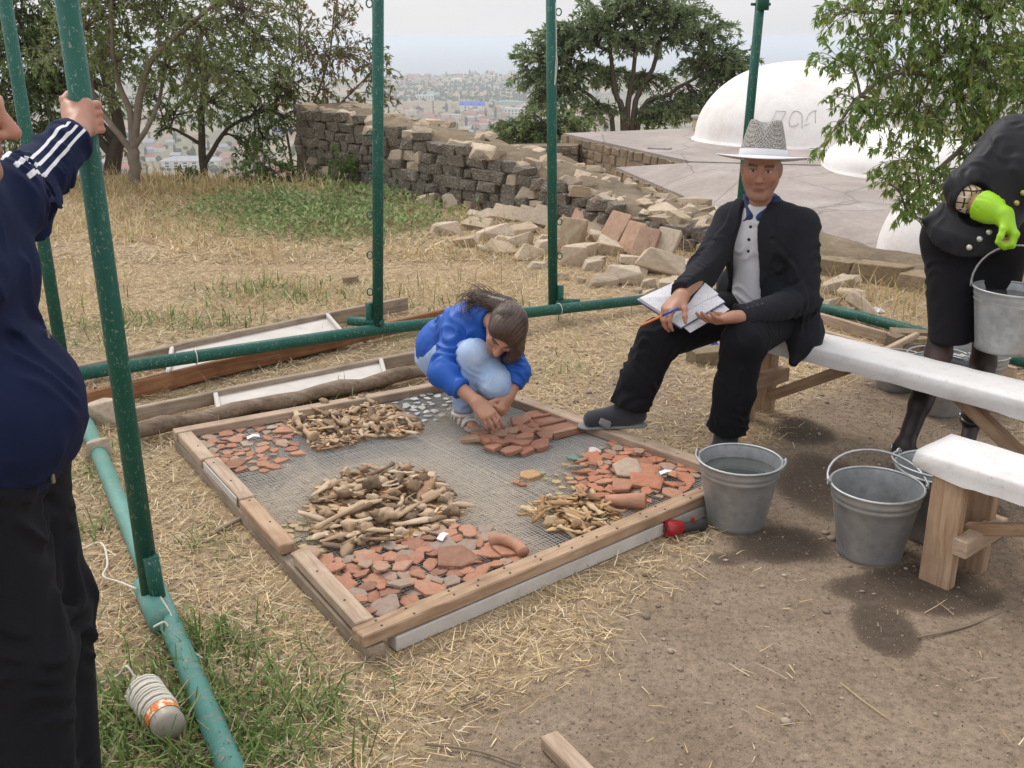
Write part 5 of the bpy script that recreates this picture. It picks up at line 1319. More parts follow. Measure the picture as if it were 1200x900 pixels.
RD = [(.19, .24, .085), (.215, .27, .095), (.15, .195, .07), (.30, .18, .11), (.34, .21, .125), (.23, .23, .11)]
tot = []
Y1 = 12.3
def C(px, py, y, rpx, rz=None, si=0):
    s = y / 1160.0
    return (PY(px, py, y), (rpx * s, rpx * s, (rz or rpx * .7) * s), si)
b1 = PY(158, 219, Y1); b1[2] = GZ(b1[0], b1[1])
tot.append(tree('forked_tree', 'grey barked tree forking into pale limbs at the edge of the yard', 'tree', b1,
    [([b1 - (0, 0, .1), PY(157, 190, Y1), PY(155, 172, Y1)], .075, .065), ([PY(155, 178, Y1), PY(130, 145, Y1), PY(112, 118, Y1 + .3), PY(100, 60, Y1 + .4), PY(80, 0, Y1 + .2)], .04, .015),
     ([PY(156, 174, Y1), PY(152, 130, Y1), PY(138, 95, Y1), PY(130, 30, Y1 - .2), PY(135, -60, Y1)], .045, .015), ([PY(157, 172, Y1), PY(163, 120, Y1), PY(175, 75, Y1), PY(198, 50, Y1 - .3), PY(240, 15, Y1 - .5), PY(290, -30, Y1 - .6)], .05, .015),
     ([PY(158, 172, Y1), PY(178, 140, Y1), PY(190, 100, Y1 + .3), PY(200, 0, Y1 + .4)], .035, .012)],
    [C(100, 30, Y1, 50, None, 1), C(75, 70, Y1 + .3, 40, None, 1), C(135, 10, Y1, 48, None, 2), C(140, 70, Y1, 40, None, 2), C(190, 20, Y1, 50, None, 3), C(240, 40, Y1 - .4, 55, None, 3), C(290, 20, Y1 - .5, 55, None, 3), C(320, 60, Y1 - .4, 42, None, 3), C(250, 95, Y1, 46, None, 3),
     C(200, 80, Y1 + .3, 45, None, 4), C(180, -60, Y1, 70, 60, 4), C(110, -70, Y1, 70, 60, 2), C(270, -50, Y1, 70, 50, 3), C(130, 120, Y1 + .3, 26, None, 1)],
    (OL, (.05, .10), (.018, .034)), m_bark, None, twigs=48, per=15, seed=3))
Y2 = 13.6; b2 = PY(130, 214, Y2); b2[2] = GZ(b2[0], b2[1])
tot.append(tree('dark_tree', 'dense dark leaved tree with thick dark trunk behind the forked tree', 'tree', b2,
    [([b2 - (0, 0, .3), PY(132, 190, Y2), PY(140, 150, Y2), PY(120, 80, Y2)], .13, .05), ([PY(134, 185, Y2), PY(90, 130, Y2), PY(50, 80, Y2), PY(20, 20, Y2)], .06, .02), ([PY(137, 165, Y2), PY(52, 70, Y2 + .6), PY(25, 0, Y2 + .8)], .05, .02)],
    [C(30, 60, Y2, 62, None, 1), C(60, 110, Y2, 55, None, 1), C(20, 110, Y2 - .4, 50, None, 1), C(100, 100, Y2 + .5, 50, None, 0), C(130, 60, Y2 + .5, 50, None, 0), C(60, 20, Y2, 60, None, 2), C(10, -20, Y2, 70, None, 2), C(110, 165, Y2 + .3, 38, None, 0), C(60, 165, Y2, 40, None, 1), C(15, 165, Y2, 40, None, 1), C(-30, 60, Y2, 60, None, 1), C(-40, 140, Y2, 50, None, 1)],
    (DG, (.06, .11), (.02, .04)), m_bark_d, None, twigs=40, per=16, seed=4))
Y3 = 13.4; b3 = PY(238, 214, Y3); b3[2] = GZ(b3[0], b3[1])
tot.append(tree('spreading_tree', 'dark spreading tree with low hanging boughs between forked tree and reddish tree', 'tree', b3,
    [([b3 - (0, 0, .3), PY(238, 190, Y3), PY(236, 140, Y3), PY(240, 90, Y3)], .06, .03), ([PY(238, 195, Y3), PY(268, 150, Y3), PY(310, 130, Y3)], .035, .015), ([PY(237, 170, Y3), PY(200, 150, Y3), PY(180, 160, Y3)], .025, .01)],
    [C(250, 120, Y3, 50, None, 0), C(300, 130, Y3, 46, None, 1), C(315, 165, Y3, 30, 24, 1), C(280, 90, Y3 + .3, 50, None, 0), C(230, 60, Y3 + .4, 55, None, 0), C(330, 100, Y3 + .3, 40, None, 1), C(205, 130, Y3 + .2, 40, None, 2), C(290, 170, Y3, 22, 18, 1), C(180, 110, Y3, 36, None, 2), C(335, 140, Y3, 26, None, 1)],
    (DG[:2] + OL[:3], (.05, .10), (.018, .035)), m_bark_d, None, twigs=34, per=15, seed=5))
Y4 = 13.8; b4 = PY(350, 206, Y4); b4[2] = GZ(b4[0], b4[1])
tot.append(tree('slender_tree', 'slender many stemmed tree with reddish seed clusters growing by the wall end', 'tree', b4,
    [([b4 - (.0, 0, .2), PY(350, 180, Y4), PY(365, 130, Y4), PY(385, 70, Y4), PY(392, 10, Y4)], .022, .009), ([b4 - (.05, 0, .2), PY(335, 150, Y4), PY(322, 120, Y4), PY(350, 60, Y4)], .02, .008), ([b4 + (.04, 0, -.2), PY(360, 160, Y4), PY(400, 120, Y4), PY(430, 90, Y4), PY(445, 70, Y4)], .018, .008)],
    [C(395, 30, Y4, 30, 30, 0), C(380, 60, Y4, 32, 30, 0), C(410, 70, Y4, 34, 30, 0), C(440, 80, Y4, 28, 30, 2), C(450, 110, Y4, 24, 24, 2), C(425, 120, Y4, 26, 20, 2), C(385, 105, Y4, 30, 24, 0), C(350, 100, Y4, 28, 28, 1), C(335, 135, Y4, 26, 22, 1), C(350, 40, Y4, 26, 34, 1), C(340, 70, Y4, 24, 24, 1), C(365, 125, Y4, 24, 18, 0), C(335, 15, Y4, 26, 30, 1), C(400, -10, Y4, 24, 26, 0), C(318, 100, Y4, 24, 26, 1)],
    (RD, (.045, .085), (.018, .032)), m_bark, None, twigs=42, per=13, seed=6, tw=.005))
Y5 = 33.0; b5 = PY(733, 162, Y5); b5[2] = GZ(b5[0], b5[1])
tot.append(tree('round_tree', 'broad round crowned tree with many spreading limbs beyond the flat roof', 'tree', b5,
    [([b5 - (0, 0, .3), PY(731, 150, Y5), PY(722, 110, Y5), PY(715, 60, Y5)], .14, .06), ([b5 - (.4, 0, .3), PY(718, 150, Y5), PY(700, 120, Y5), PY(668, 95, Y5)], .10, .04), ([b5 + (.3, 0, -.3), PY(742, 140, Y5), PY(765, 80, Y5), PY(775, 40, Y5)], .12, .05),
     ([b5 + (.5, 0, -.3), PY(748, 145, Y5), PY(785, 110, Y5), PY(835, 80, Y5)], .10, .04), ([b5 + (.1, 0, -.3), PY(735, 140, Y5), PY(742, 90, Y5), PY(745, 40, Y5)], .11, .05)],
    [C(640, 65, Y5, 36, 18, 1), C(625, 90, Y5, 26, 13, 1), C(655, 115, Y5, 32, 14, 1), C(680, 85, Y5, 34, 15, 1), C(685, 35, Y5, 38, 18, 0), C(665, 50, Y5, 30, 14, 1), C(715, 15, Y5, 42, 16, 0), C(730, 48, Y5, 40, 15, 4), C(760, 8, Y5, 44, 16, 4), C(795, 18, Y5, 40, 17, 2), C(775, 48, Y5, 40, 15, 2), C(825, 40, Y5, 40, 17, 3), C(850, 70, Y5, 34, 18, 3),
     C(820, 78, Y5, 34, 14, 3), C(845, 100, Y5, 30, 14, 3), C(865, 85, Y5, 22, 16, 3), C(720, 90, Y5 + .8, 34, 13, 0), C(790, 128, Y5, 40, 16, 3), C(700, 130, Y5, 26, 14, 1), C(760, 95, Y5 + .6, 30, 13, 4), C(770, 138, Y5, 30, 14, 2), C(815, 118, Y5, 26, 13, 3), C(650, 90, Y5, 28, 13, 1), C(650, 38, Y5, 24, 12, 1), C(630, 115, Y5, 16, 10, 1), C(740, -5, Y5, 36, 12, 4), C(835, 135, Y5, 22, 12, 3)],
    ([(.19, .255, .125), (.22, .29, .145), (.16, .22, .105), (.27, .335, .185)], (.12, .24), (.04, .075)), m_bark_d, None, twigs=20, per=22, droop=.15, seed=7, tw=.02))
Y6 = 27.0; b6 = PY(640, 175, Y6); b6[2] = GZ(b6[0], b6[1])
tot.append(tree('bush', 'dense rounded green bush beyond the wall under the round crowned tree', 'bush', b6,
    [([b6 - (0, 0, .2), PY(640, 165, Y6), PY(645, 150, Y6)], .06, .03)],
    [C(595, 158, Y6, 34, 18), C(630, 145, Y6, 38, 18), C(668, 145, Y6, 38, 16), C(640, 158, Y6, 60, 20), C(610, 168, Y6, 44, 18), C(690, 158, Y6, 26, 12), C(585, 175, Y6, 24, 12), C(625, 162, Y6, 36, 18), C(655, 160, Y6, 36, 18), C(600, 150, Y6, 26, 12), C(680, 140, Y6, 22, 10), C(640, 170, Y6, 40, 16), C(680, 172, Y6, 30, 12), C(612, 140, Y6, 16, 8), C(650, 138, Y6, 16, 8)],
    ([(.14, .20, .08), (.18, .235, .09), (.11, .16, .065), (.23, .27, .12)], (.10, .2), (.05, .09)), m_bark_d, None, twigs=10, per=16, seed=8, tw=.01))
for k, (px, py, rad, lb) in enumerate([(308, 192, 36, 'round yellow green shrub at the foot of the spreading tree'), (402, 186, 22, 'small bright green shrub growing against the ruined wall'), (214, 207, 18, 'little grey green shrub on the rim of the yard by the forked tree'), (60, 215, 40, 'low green shrub on the rim of the yard behind the tracksuit man'), (360, 205, 24, 'weedy green clump at the wall end under the slender tree')]):
    yy = 12.6 if k != 1 else 12.0; bb = PY(px, 222, yy); bb[2] = GZ(bb[0], bb[1])
    s = yy / 1160.0
    tot.append(tree('shrub', lb, 'shrub', bb, [([bb, PY(px, py + rad * .5, yy), PY(px, py, yy)], .015, .008)], [C(px, py, yy, rad, rad * .75), C(px - rad * .5, py + rad * .35, yy, rad * .7, rad * .5), C(px + rad * .5, py + rad * .3, yy, rad * .7, rad * .5)],
        ([(.10, .17, .04), (.13, .2, .05), (.08, .13, .03)] if k != 2 else [(.10, .14, .07), (.13, .17, .09)], (.045, .09), (.018, .035)), m_bark, None, twigs=50, per=14, seed=20 + k, tw=.004))
# the leafy tree that hangs in from the right
Y7 = 6.9; b7 = np.array([4.35, 6.6, 0.0]); b7[2] = GZ(4.35, 6.6) 
J = lambda px, py, y: PY(px, py, y)
LF = [(.21, .32, .09), (.24, .36, .11), (.17, .27, .075), (.30, .41, .16), (.38, .40, .12)]
tot.append(tree('leafy_tree', 'leafy tree with drooping pointed leaves hanging over the domes behind the woman', 'tree', b7,
    [([b7 - (0, 0, .2), b7 + (-.1, .0, .8), b7 + (-.3, .05, 1.5), b7 + (-.45, .1, 2.3)], .13, .06), ([b7 + (-.2, 0, 1.1), J(1180, 60, 6.6), J(1120, 90, 6.5), J(1050, 85, 6.4), J(1000, 120, 6.4)], .035, .009), ([b7 + (-.3, 0, 1.5), J(1200, -20, 6.6), J(1100, 10, 6.5), J(1010, 15, 6.4)], .035, .009), ([b7 + (-.15, 0, .9), J(1190, 150, 6.6), J(1110, 190, 6.5), J(1060, 240, 6.4)], .03, .008)],
    [C(990, 20, 6.4, 36, 26, 2), C(975, 68, 6.4, 30, 18, 1), C(1015, 60, 6.4, 42, 34, 1), C(1060, 20, 6.4, 48, 40, 2), C(1060, 85, 6.4, 46, 38, 1), C(1000, 115, 6.35, 30, 20, 1), C(1030, 135, 6.4, 40, 28, 1), C(985, 150, 6.35, 24, 14, 1), C(1075, 140, 6.4, 44, 36, 1), C(1060, 190, 6.4, 40, 30, 3), C(1040, 215, 6.4, 26, 20, 3), C(1070, 240, 6.4, 28, 26, 3), C(1100, 220, 6.45, 40, 34, 3), C(1110, 60, 6.4, 50, 46, 1), C(1120, 120, 6.45, 50, 46, 1),
     C(1120, 0, 6.4, 50, 40, 2), C(1160, 80, 6.3, 50, 50, 1), C(1170, 20, 6.3, 50, 46, 2), C(1150, 160, 6.5, 46, 40, 3), C(1140, 210, 6.6, 40, 40, 3), C(1200, 110, 6.4, 50, 50, 1), C(1020, -30, 6.4, 46, 36, 2), C(1100, -50, 6.5, 60, 50, 2), C(1190, -40, 6.5, 70, 50, 2), C(1085, 262, 6.45, 20, 16, 3), C(960, 175, 6.35, 12, 10, 1), C(1240, 60, 6.5, 60, 60, 1), C(1230, 180, 6.6, 60, 60, 3)],
    (LF, (.035, .066), (.012, .021)), m_bark, None, twigs=150, per=15, droop=.55, seed=9, tw=.0028))
print('leaves', tot)
# ================================================================== people: bodies and clothes grown from smooth distance fields
A3 = lambda *v: np.array(v, float)
def cross(a, b_): return np.array([a[1] * b_[2] - a[2] * b_[1], a[2] * b_[0] - a[0] * b_[2], a[0] * b_[1] - a[1] * b_[0]])
def RC(a, b_, ra, rb=None, flat=None):
    a, b_ = np.asarray(a, float), np.asarray(b_, float); rb = ra if rb is None else rb; ba = b_ - a; bb = ba @ ba + 1e-12
    def f(p):
        pa = p - a; h = np.clip(pa @ ba / bb, 0, 1); o = pa - h[:, None] * ba
        if flat is not None:
            n, k = flat; q = o @ n; o = o + np.outer(q * (1 / k - 1), n)
            return (np.sqrt((o * o).sum(1)) - (ra + (rb - ra) * h)) * (k * .5 + .5)
        return np.sqrt((o * o).sum(1)) - (ra + (rb - ra) * h)
    return f
def EL(c, rad, fr=None):
    c, rad = np.asarray(c, float), np.asarray(rad, float); fr = np.eye(3) if fr is None else np.asarray(fr)      # fr rows: axes
    def f(p):
        q = ((p - c) @ fr.T) / rad; k0 = np.sqrt((q * q).sum(1)) + 1e-9; k1 = np.sqrt(((q / rad) ** 2).sum(1)) + 1e-9
        return k0 * (k0 - 1) / k1
    return f
def smin(a, b_, k):
    h = np.clip(.5 + .5 * (b_ - a) / k, 0, 1); return b_ * (1 - h) + a * h - k * h * (1 - h)
class Field:
    def __init__(s): s.pr, s.post, s.disp = [], [], []
    def add(s, f, k=.02): s.pr.append((f, k)); return s
    def chain(s, pts, rads, k=.02, flat=None):
        for i in range(len(pts) - 1): s.add(RC(pts[i], pts[i + 1], rads[i], rads[i + 1], flat), k)
        return s
    def sub(s, f, k=.008): s.post.append((f, k)); return s
    def ev(s, p, act=None):
        d = None
        for i, (f, k) in enumerate(s.pr):
            if act is not None and not act[i]: continue
            e = f(p); d = e if d is None else smin(d, e, k)
        if d is None: d = np.full(len(p), 9.0)
        for f in s.disp: d = d - f(p)
        for f, k in s.post: d = -smin(-d, f(p), k)
        return d
    def mesh(s, lo, hi, h, B=12):
        lo = np.asarray(lo, float); nb = np.ceil((np.asarray(hi) - lo) / (h * B)).astype(int)
        n = nb * B + 1; G_ = np.ones(n, np.float32)
        bi = np.stack(np.meshgrid(*[np.arange(q) for q in nb], indexing='ij'), -1).reshape(-1, 3)
        cen = lo + (bi + .5) * B * h; Rb = B * h * .87
        DP = np.stack([f(cen) for f, k in s.pr], 0); dm = s.ev(cen); du = DP.min(0)
        act = np.abs(dm) < Rb * 1.7 + .02
        near = (du < Rb * 1.7 + .03) & (du > -Rb * 2.2 - .06) | act
        loc = np.stack(np.meshgrid(*[np.arange(B + 1)] * 3, indexing='ij'), -1).reshape(-1, 3) * h
        for q in range(len(bi)):
            x, y, z = bi[q] * B
            if not near[q]:
                if dm[q] < 0: G_[x:x + B + 1, y:y + B + 1, z:z + B + 1] = -1
                continue
        for q in np.nonzero(near)[0]:
            x, y, z = bi[q] * B
            v = s.ev(lo + bi[q] * B * h + loc, DP[:, q] < du[q] + 2.2 * Rb + .05)
            G_[x:x + B + 1, y:y + B + 1, z:z + B + 1] = v.reshape(B + 1, B + 1, B + 1)
        return nets(G_, lo, h)
def nets(G_, lo, h):
    S = (G_ < 0); n = S.shape
    c = np.zeros((n[0] - 1, n[1] - 1, n[2] - 1), np.uint8)
    for dx in (0, 1):
        for dy in (0, 1):
            for dz in (0, 1): c += S[dx:n[0] - 1 + dx, dy:n[1] - 1 + dy, dz:n[2] - 1 + dz]
    ijk = np.argwhere((c > 0) & (c < 8)); idm = np.full(c.shape, -1, np.int32); idm[tuple(ijk.T)] = np.arange(len(ijk))
    cor = np.array([(x, y, z) for x in (0, 1) for y in (0, 1) for z in (0, 1)])
    val = np.stack([G_[tuple((ijk + k).T)] for k in cor], 1)
    acc = np.zeros((len(ijk), 3)); cnt_ = np.zeros(len(ijk))
    for a in range(8):
        for ax in range(3):
            if cor[a][ax] == 0:
                b_ = a + (4, 2, 1)[ax]; va, vb = val[:, a], val[:, b_]; m = (va < 0) != (vb < 0)
                t = np.where(m, va / np.where(np.abs(va - vb) < 1e-9, 1e-9, va - vb), 0)
                p = cor[a] + np.zeros((len(ijk), 3)); p[:, ax] += t; acc += p * m[:, None]; cnt_ += m
    V = lo + (ijk + acc / cnt_[:, None]) * h
    Fs = []
    for ax in range(3):
        o1, o2 = [(1, 2), (2, 0), (0, 1)][ax]
        sl0 = [slice(1, n[q] - 1) for q in range(3)]; sl0[ax] = slice(0, n[ax] - 1); sl1 = list(sl0); sl1[ax] = slice(1, n[ax])
        a, b_ = S[tuple(sl0)], S[tuple(sl1)]; e = np.argwhere(a != b_)
        off = np.ones(3, int); off[ax] = 0; e = e + off; fl = S[tuple(e.T)]
        d1, d2 = np.zeros(3, int), np.zeros(3, int); d1[o1] = 1; d2[o2] = 1
        q = np.stack([idm[tuple((e - d1 - d2).T)], idm[tuple((e - d2).T)], idm[tuple(e.T)], idm[tuple((e - d1).T)]], 1)
        Fs.append(np.where(fl[:, None], q, q[:, ::-1]))
    F = np.concatenate(Fs); F = F[(F >= 0).all(1)]
    return V, F
def folds(lst):
    """lst: (centre, radius, direction, waves per metre, amplitude) - cloth creases round a joint"""
    def f(p):
        d = np.zeros(len(p))
        for c, rad, dr, fr, am in lst:
            o = p - c; r2 = (o * o).sum(1) / rad ** 2
            if r2.min() > 6: continue
            w_ = np.sin(p @ A3(23, 11, 17)) * 1.5 + np.sin(p @ A3(-19, 29, 13) + 1.3) * 1.3 + np.sin(p @ A3(41, -33, 27) + .4) * .5
            s_ = np.sin(o @ dr * fr * 4.2 + w_)
            md = .5 + .5 * np.sin(p @ A3(31, 37, -9) + 2.0 * np.sin(p @ A3(9, -14, 21)))
            d += am * 1.6 * np.exp(-r2) * md * ((1 - np.abs(s_)) * 1.7 - .5)
        return d
    return f
def ripple(am, fr=9.0, ph=0.0):
    def f(p):
        return am * (np.sin(p @ A3(1, .4, .3) * fr * 6.28 + 2 * np.sin(p @ A3(3, -7, 9) + ph)) * .5 + np.sin(p @ A3(-.3, 1, .5) * fr * 5.1 + 2 * np.sin(p @ A3(8, 3, -6)))) * .5
    return f
def half(pt, nrm_, sph=None):
    """the half space beyond pt along nrm_, kept inside a sphere"""
    pt, nv_ = np.asarray(pt, float), nrm(nrm_)
    def f(p):
        d = -(p - pt) @ nv_
        if sph is not None: d = np.maximum(d, np.sqrt(((p - sph[0]) ** 2).sum(1)) - sph[1])
        return d
    return f
def cut_out(F, pt, n, sph=None, k=.006):
    """remove from F what lies beyond pt in direction n (within sph)"""
    F.post.append((half(pt, n, sph), k)); return F
def hand(F, w, d, n, t, curl, s=1.0, thumb=(.5, .5, .3), spread=.06, k=.012):
    """wrist w, finger direction d, palm-facing normal n, thumb side t; curl: four (a,b,c) bends; returns fingertip points"""
    d = nrm(d); n = nrm(n - d * (np.asarray(n) @ d)); tt = nrm(cross(d, n)); t = tt if tt @ np.asarray(t) > 0 else -tt
    kn = []
    for i, (o, l) in enumerate([(.030, .086), (.010, .090), (-.011, .086), (-.030, .078)]):
        kp = w + d * l * s + t * o * s - n * (.004 - .003 * abs(i - 1)) * s; kn.append(kp)
        F.add(RC(w + t * o * .55 * s, kp, .0165 * s, .0115 * s), .02 * s)
    F.add(RC(w + d * .02 * s + t * .016 * s + n * .010 * s, w + d * .05 * s + t * .028 * s + n * .012 * s, .017 * s, .013 * s), .02 * s)
    F.add(RC(w + d * .03 * s - t * .022 * s + n * .008 * s, w + d * .065 * s - t * .022 * s + n * .004 * s, .014 * s, .012 * s), .02 * s)
    tips = []
    for i in range(4):
        Ls = [(.040, .024, .020), (.044, .028, .021), (.041, .026, .020), (.032, .019, .018)][i]; rs = [(.0098, .0086, .0076, .0062), (.0100, .0088, .0078, .0064), (.0096, .0084, .0074, .0060), (.0086, .0074, .0066, .0054)][i]
        p = kn[i]; a = 0.0; sd = t * spread * (1.5 - i)
        for j in range(3):
            a += curl[i][j]; dr = nrm(d * math.cos(a) + n * math.sin(a) + sd * math.cos(a)); q = p + dr * Ls[j] * s
            F.add(RC(p, q, rs[j] * s, rs[j + 1] * s), .006 * s); p = q
        tips.append(p)
    p = w + d * .028 * s + t * .030 * s + n * .008 * s
    a0, a1, a2 = thumb
    d0 = nrm(t * .75 + d * .75 + n * a0); q = p + d0 * .036 * s; F.add(RC(p, q, .0145 * s, .0112 * s), .012 * s)
    d1 = nrm(d0 + d * .25 + n * a1 - t * a1 * .3); q2 = q + d1 * .030 * s; F.add(RC(q, q2, .0110 * s, .0098 * s), .006 * s)
    d2 = nrm(d1 + n * a2 - t * a2 * .6); q3 = q2 + d2 * .024 * s; F.add(RC(q2, q3, .0098 * s, .0070 * s), .006 * s)
    return tips, q3
def head(F, c, fwd, up, s=1.0, fem=False):
    f = nrm(fwd); u = nrm(np.asarray(up) - f * (np.asarray(up) @ f)); l = cross(u, f); fr = np.array([l, f, u])
    q = lambda a, b_, z: c + (l * a + f * b_ + u * z) * s
    E = lambda p, r, k: F.add(EL(p, np.array(r) * s, fr), k * s)
    jw = .92 if fem else 1.0
    E(q(0, -.012, .028), (.075, .096, .092), .03)
    E(q(0, .022, -.040), (.062 * jw, .070, .082), .04)
    F.add(RC(q(-.012, .072, -.112), q(.012, .072, -.112), .019 * s), .03 * s)
    for e in (-1, 1):
        F.add(RC(q(.056 * e * jw, -.005, -.055), q(.030 * e * jw, .052, -.105), .019 * s, .016 * s), .03 * s)
        F.add(EL(q(.046 * e, .062, -.022), np.array((.021, .020, .020)) * s, fr), .03 * s)
        F.add(RC(q(.014 * e, .089, .022), q(.046 * e, .074, .020), .0085 * s, .007 * s), .018 * s)
        E(q(.079 * e, -.012, -.012), (.010, .019, .031), .010)
    F.add(RC(q(0, .090, .014), q(0, .120, -.030), .0085 * s, .0140 * s), .014 * s)
    for e in (-1, 1): F.add(EL(q(.0135 * e, .103, -.036), np.array((.0095, .012, .009)) * s, fr), .008 * s)
    F.sub(lambda p: np.minimum(EL(q(.032, .104, .001), np.array((.019, .020, .0125)) * s, fr)(p), EL(q(-.032, .104, .001), np.array((.019, .020, .0125)) * s, fr)(p)), .012 * s)
    F.late = getattr(F, 'late', [])
    for e in (-1, 1): F.late.append(EL(q(.0315 * e, .072, .0015), np.array((.0135, .0135, .0120)) * s, fr))
    F.add(RC(q(-.019, .088, -.068), q(.019, .088, -.068), .0045 * s), .008 * s)
    F.add(RC(q(-.015, .086, -.077), q(.015, .086, -.077), .0052 * s), .008 * s)
    return q, fr
_ev = Field.ev
def ev2(s, p, act=None):
    d = _ev(s, p, act)
    for g_ in getattr(s, 'late', []): d = smin(d, g_(p), .003)
    return d
Field.ev = ev2
def face_col(V, col, q, fr, s, lip=(.30, .10, .08), brow=(.05, .04, .035), iris=(.03, .02, .015), stub=None):
    c = q(0, 0, 0); L = ((V - c) @ fr.T) / s
    near = (np.abs(L) < .16).all(1)
    def put_(m, k, w_=1.0):
        m = np.clip(m, 0, 1)[:, None] * near[:, None]; col[:] = col * (1 - m * w_) + np.array(k) * m * w_
    front = smooth(.02, .05, L[:, 1])
    if stub is not None: put_(smooth(-.03, -.07, L[:, 2]) * smooth(-.01, .03, L[:, 1]) * .5, stub)
    put_(smooth(.10, .112, L[:, 1]) * .35, (.40, .16, .11)); put_(np.exp(-(((np.abs(L[:, 0]) - .045) / .02) ** 2) - ((L[:, 2] + .025) / .02) ** 2) * front * .3, (.42, .17, .12))
    put_(smooth(.006, .003, np.abs(L[:, 2] + .072)) * smooth(.026, .020, np.abs(L[:, 0])) * smooth(.07, .08, L[:, 1]), lip, .8)
    put_(smooth(.0022, .0008, np.abs(L[:, 2] + .072)) * smooth(.023, .018, np.abs(L[:, 0])) * smooth(.07, .08, L[:, 1]), (.08, .03, .03), .8)
    for e in (-1, 1):
        de = np.hypot(L[:, 0] - e * .0315, (L[:, 2] - .0015) * 1.7); put_(smooth(.0145, .011, de) * smooth(.06, .07, L[:, 1]), (.45, .40, .37), .9)
        di = np.hypot(L[:, 0] - e * .031, L[:, 2] - .001); put_(smooth(.0075, .005, di) * smooth(.06, .07, L[:, 1]), iris)
        put_(smooth(.003, .0015, np.abs(L[:, 2] - .0095 + .3 * (np.abs(L[:, 0] - e * .0315)) ** 1.0 * .3)) * smooth(.017, .013, np.abs(L[:, 0] - e * .0315)) * smooth(.06, .07, L[:, 1]), (.05, .03, .025), .8)
        bz = .0245 - 3.0 * (np.abs(L[:, 0]) - .030) ** 2 * 1.2
        put_(smooth(.007, .0035, np.abs(L[:, 2] - bz)) * smooth(.023, .016, np.abs(np.abs(L[:, 0]) - .033)) * front, brow, .85)
def mat_skin(name):
    b = NB(name); n1 = b.noise(b.coord('Object'), 55, 4); c = b.mix(.35, b.attr('Col', 'Color'), b.mix(n1, (.75, .70, .68), (1.2, 1.15, 1.1)), 'MULTIPLY')
    b.col(c); b.bump(n1, .12, .002); b.b.inputs['Subsurface Weight'].default_value = .08; b.b.inputs['Subsurface Radius'].default_value = (.02, .008, .004); b.b.inputs['Subsurface Scale'].default_value = .3
    return b.set(.48, 0, .4)
m_skin = mat_skin('skin')
def mat_cloth(name, c, rough=.9, var=.12, weave=260, sheen=.25, bump=.25):
    b = NB(name); v = b.coord('Object'); n1, n2 = b.noise(v, 5, 4), b.noise(v, weave, 2)
    b.col(b.mix(b.mix(.5, n1, n2), tuple(x * (1 - var) for x in c), tuple(min(1, x * (1 + var)) for x in c)))
    b.bump(n2, bump, .0015); b.b.inputs['Sheen Weight'].default_value = sheen; b.b.inputs['Sheen Roughness'].default_value = .5
    return b.set(rough, 0, .15)
def grow(name, F, mat, parent, lo, hi, h, attrs=None, colfn=None):
    V, Q = F.mesh(lo, hi, h)
    at_ = {}
    if colfn is not None: at_['Col'] = colfn(V)
    for k, fn in (attrs or {}).items(): at_[k] = fn(V)
    me = np_mesh(name, V, Q, mat, True, at_)
    o = obj(name, me, parent)
    return o
def bounds(pts, m=.14):
    p = np.array(pts); return p.min(0) - m, p.max(0) + m
def base_body(F, J, s=1.0, fem=False, fdir=None, arms=True, legs=True):
    """torso and limbs from joints J (inside the clothes)"""
    r = lambda x: x * s
    ft = fdir
    pel, ch, nk = J['pel'], J['chest'], J['neck']
    lt = nrm(J['lsh'] - J['rsh'])
    F.add(RC(J['lhip'] * .6 + pel * .4, J['rhip'] * .6 + pel * .4, r(.10)), .05)
    F.add(RC(pel, ch, r(.115), r(.125)), .06); F.add(RC(ch - lt * .06, ch + lt * .06, r(.10)), .06)
    F.add(RC(J['lsh'] - lt * .03, J['rsh'] + lt * .03, r(.055)), .06); F.add(RC(ch + (nk - ch) * .5, nk, r(.07), r(.056)), .05)
    F.add(RC(nk, J['head'] - nrm(J['head'] - nk) * .04, r(.054), r(.050)), .03)
    for a in 'lr':
        F.chain([J[a + 'sh'], J[a + 'el'], J[a + 'wr']], [r(.050), r(.040), r(.026)], .02)
        F.add(RC(J[a + 'el'] * .75 + J[a + 'wr'] * .25, J[a + 'wr'], r(.038), r(.026)), .02)
        F.chain([J[a + 'hip'], J[a + 'kn'], J[a + 'an']], [r(.080), r(.055), r(.038)], .03)
        F.add(RC(J[a + 'kn'] * .7 + J[a + 'an'] * .3 - 0, J[a + 'kn'] * .45 + J[a + 'an'] * .55, r(.055), r(.045)), .03)
def surf(F, p, d, mx=2.5):
    """first hit of field F marching from p along d"""
    p = np.asarray(p, float); d = nrm(d); t = 0
    for _ in range(160):
        v = F.ev((p + d * t)[None])[0]
        if v < .0008: break
        t += max(v * .6, .001)
        if t > mx: break
    return p + d * t
UP = A3(0, 0, 1)
SK_M = (.40, .205, .135); SK_TAN = (.40, .205, .135); SK_W = (.52, .31, .22)
def skin_col(base, q=None, fr=None, s=1, red=(), **k):
    def f(V):
        col = np.tile(np.array(base, float), (len(V), 1))
        for c, rad, kcol in red:
            m = np.exp(-((V - c) ** 2).sum(1) / rad ** 2)[:, None]; col = col * (1 - m) + np.array(kcol) * m
        if q is not None: face_col(V, col, q, fr, s, **k)
        return col
    return f
m_black = mat_cloth('black_wool', (.019, .020, .025), .9, .25, sheen=.03)
m_trs = mat_cloth('black_trousers', (.009, .009, .012), .9, .25, sheen=.02)

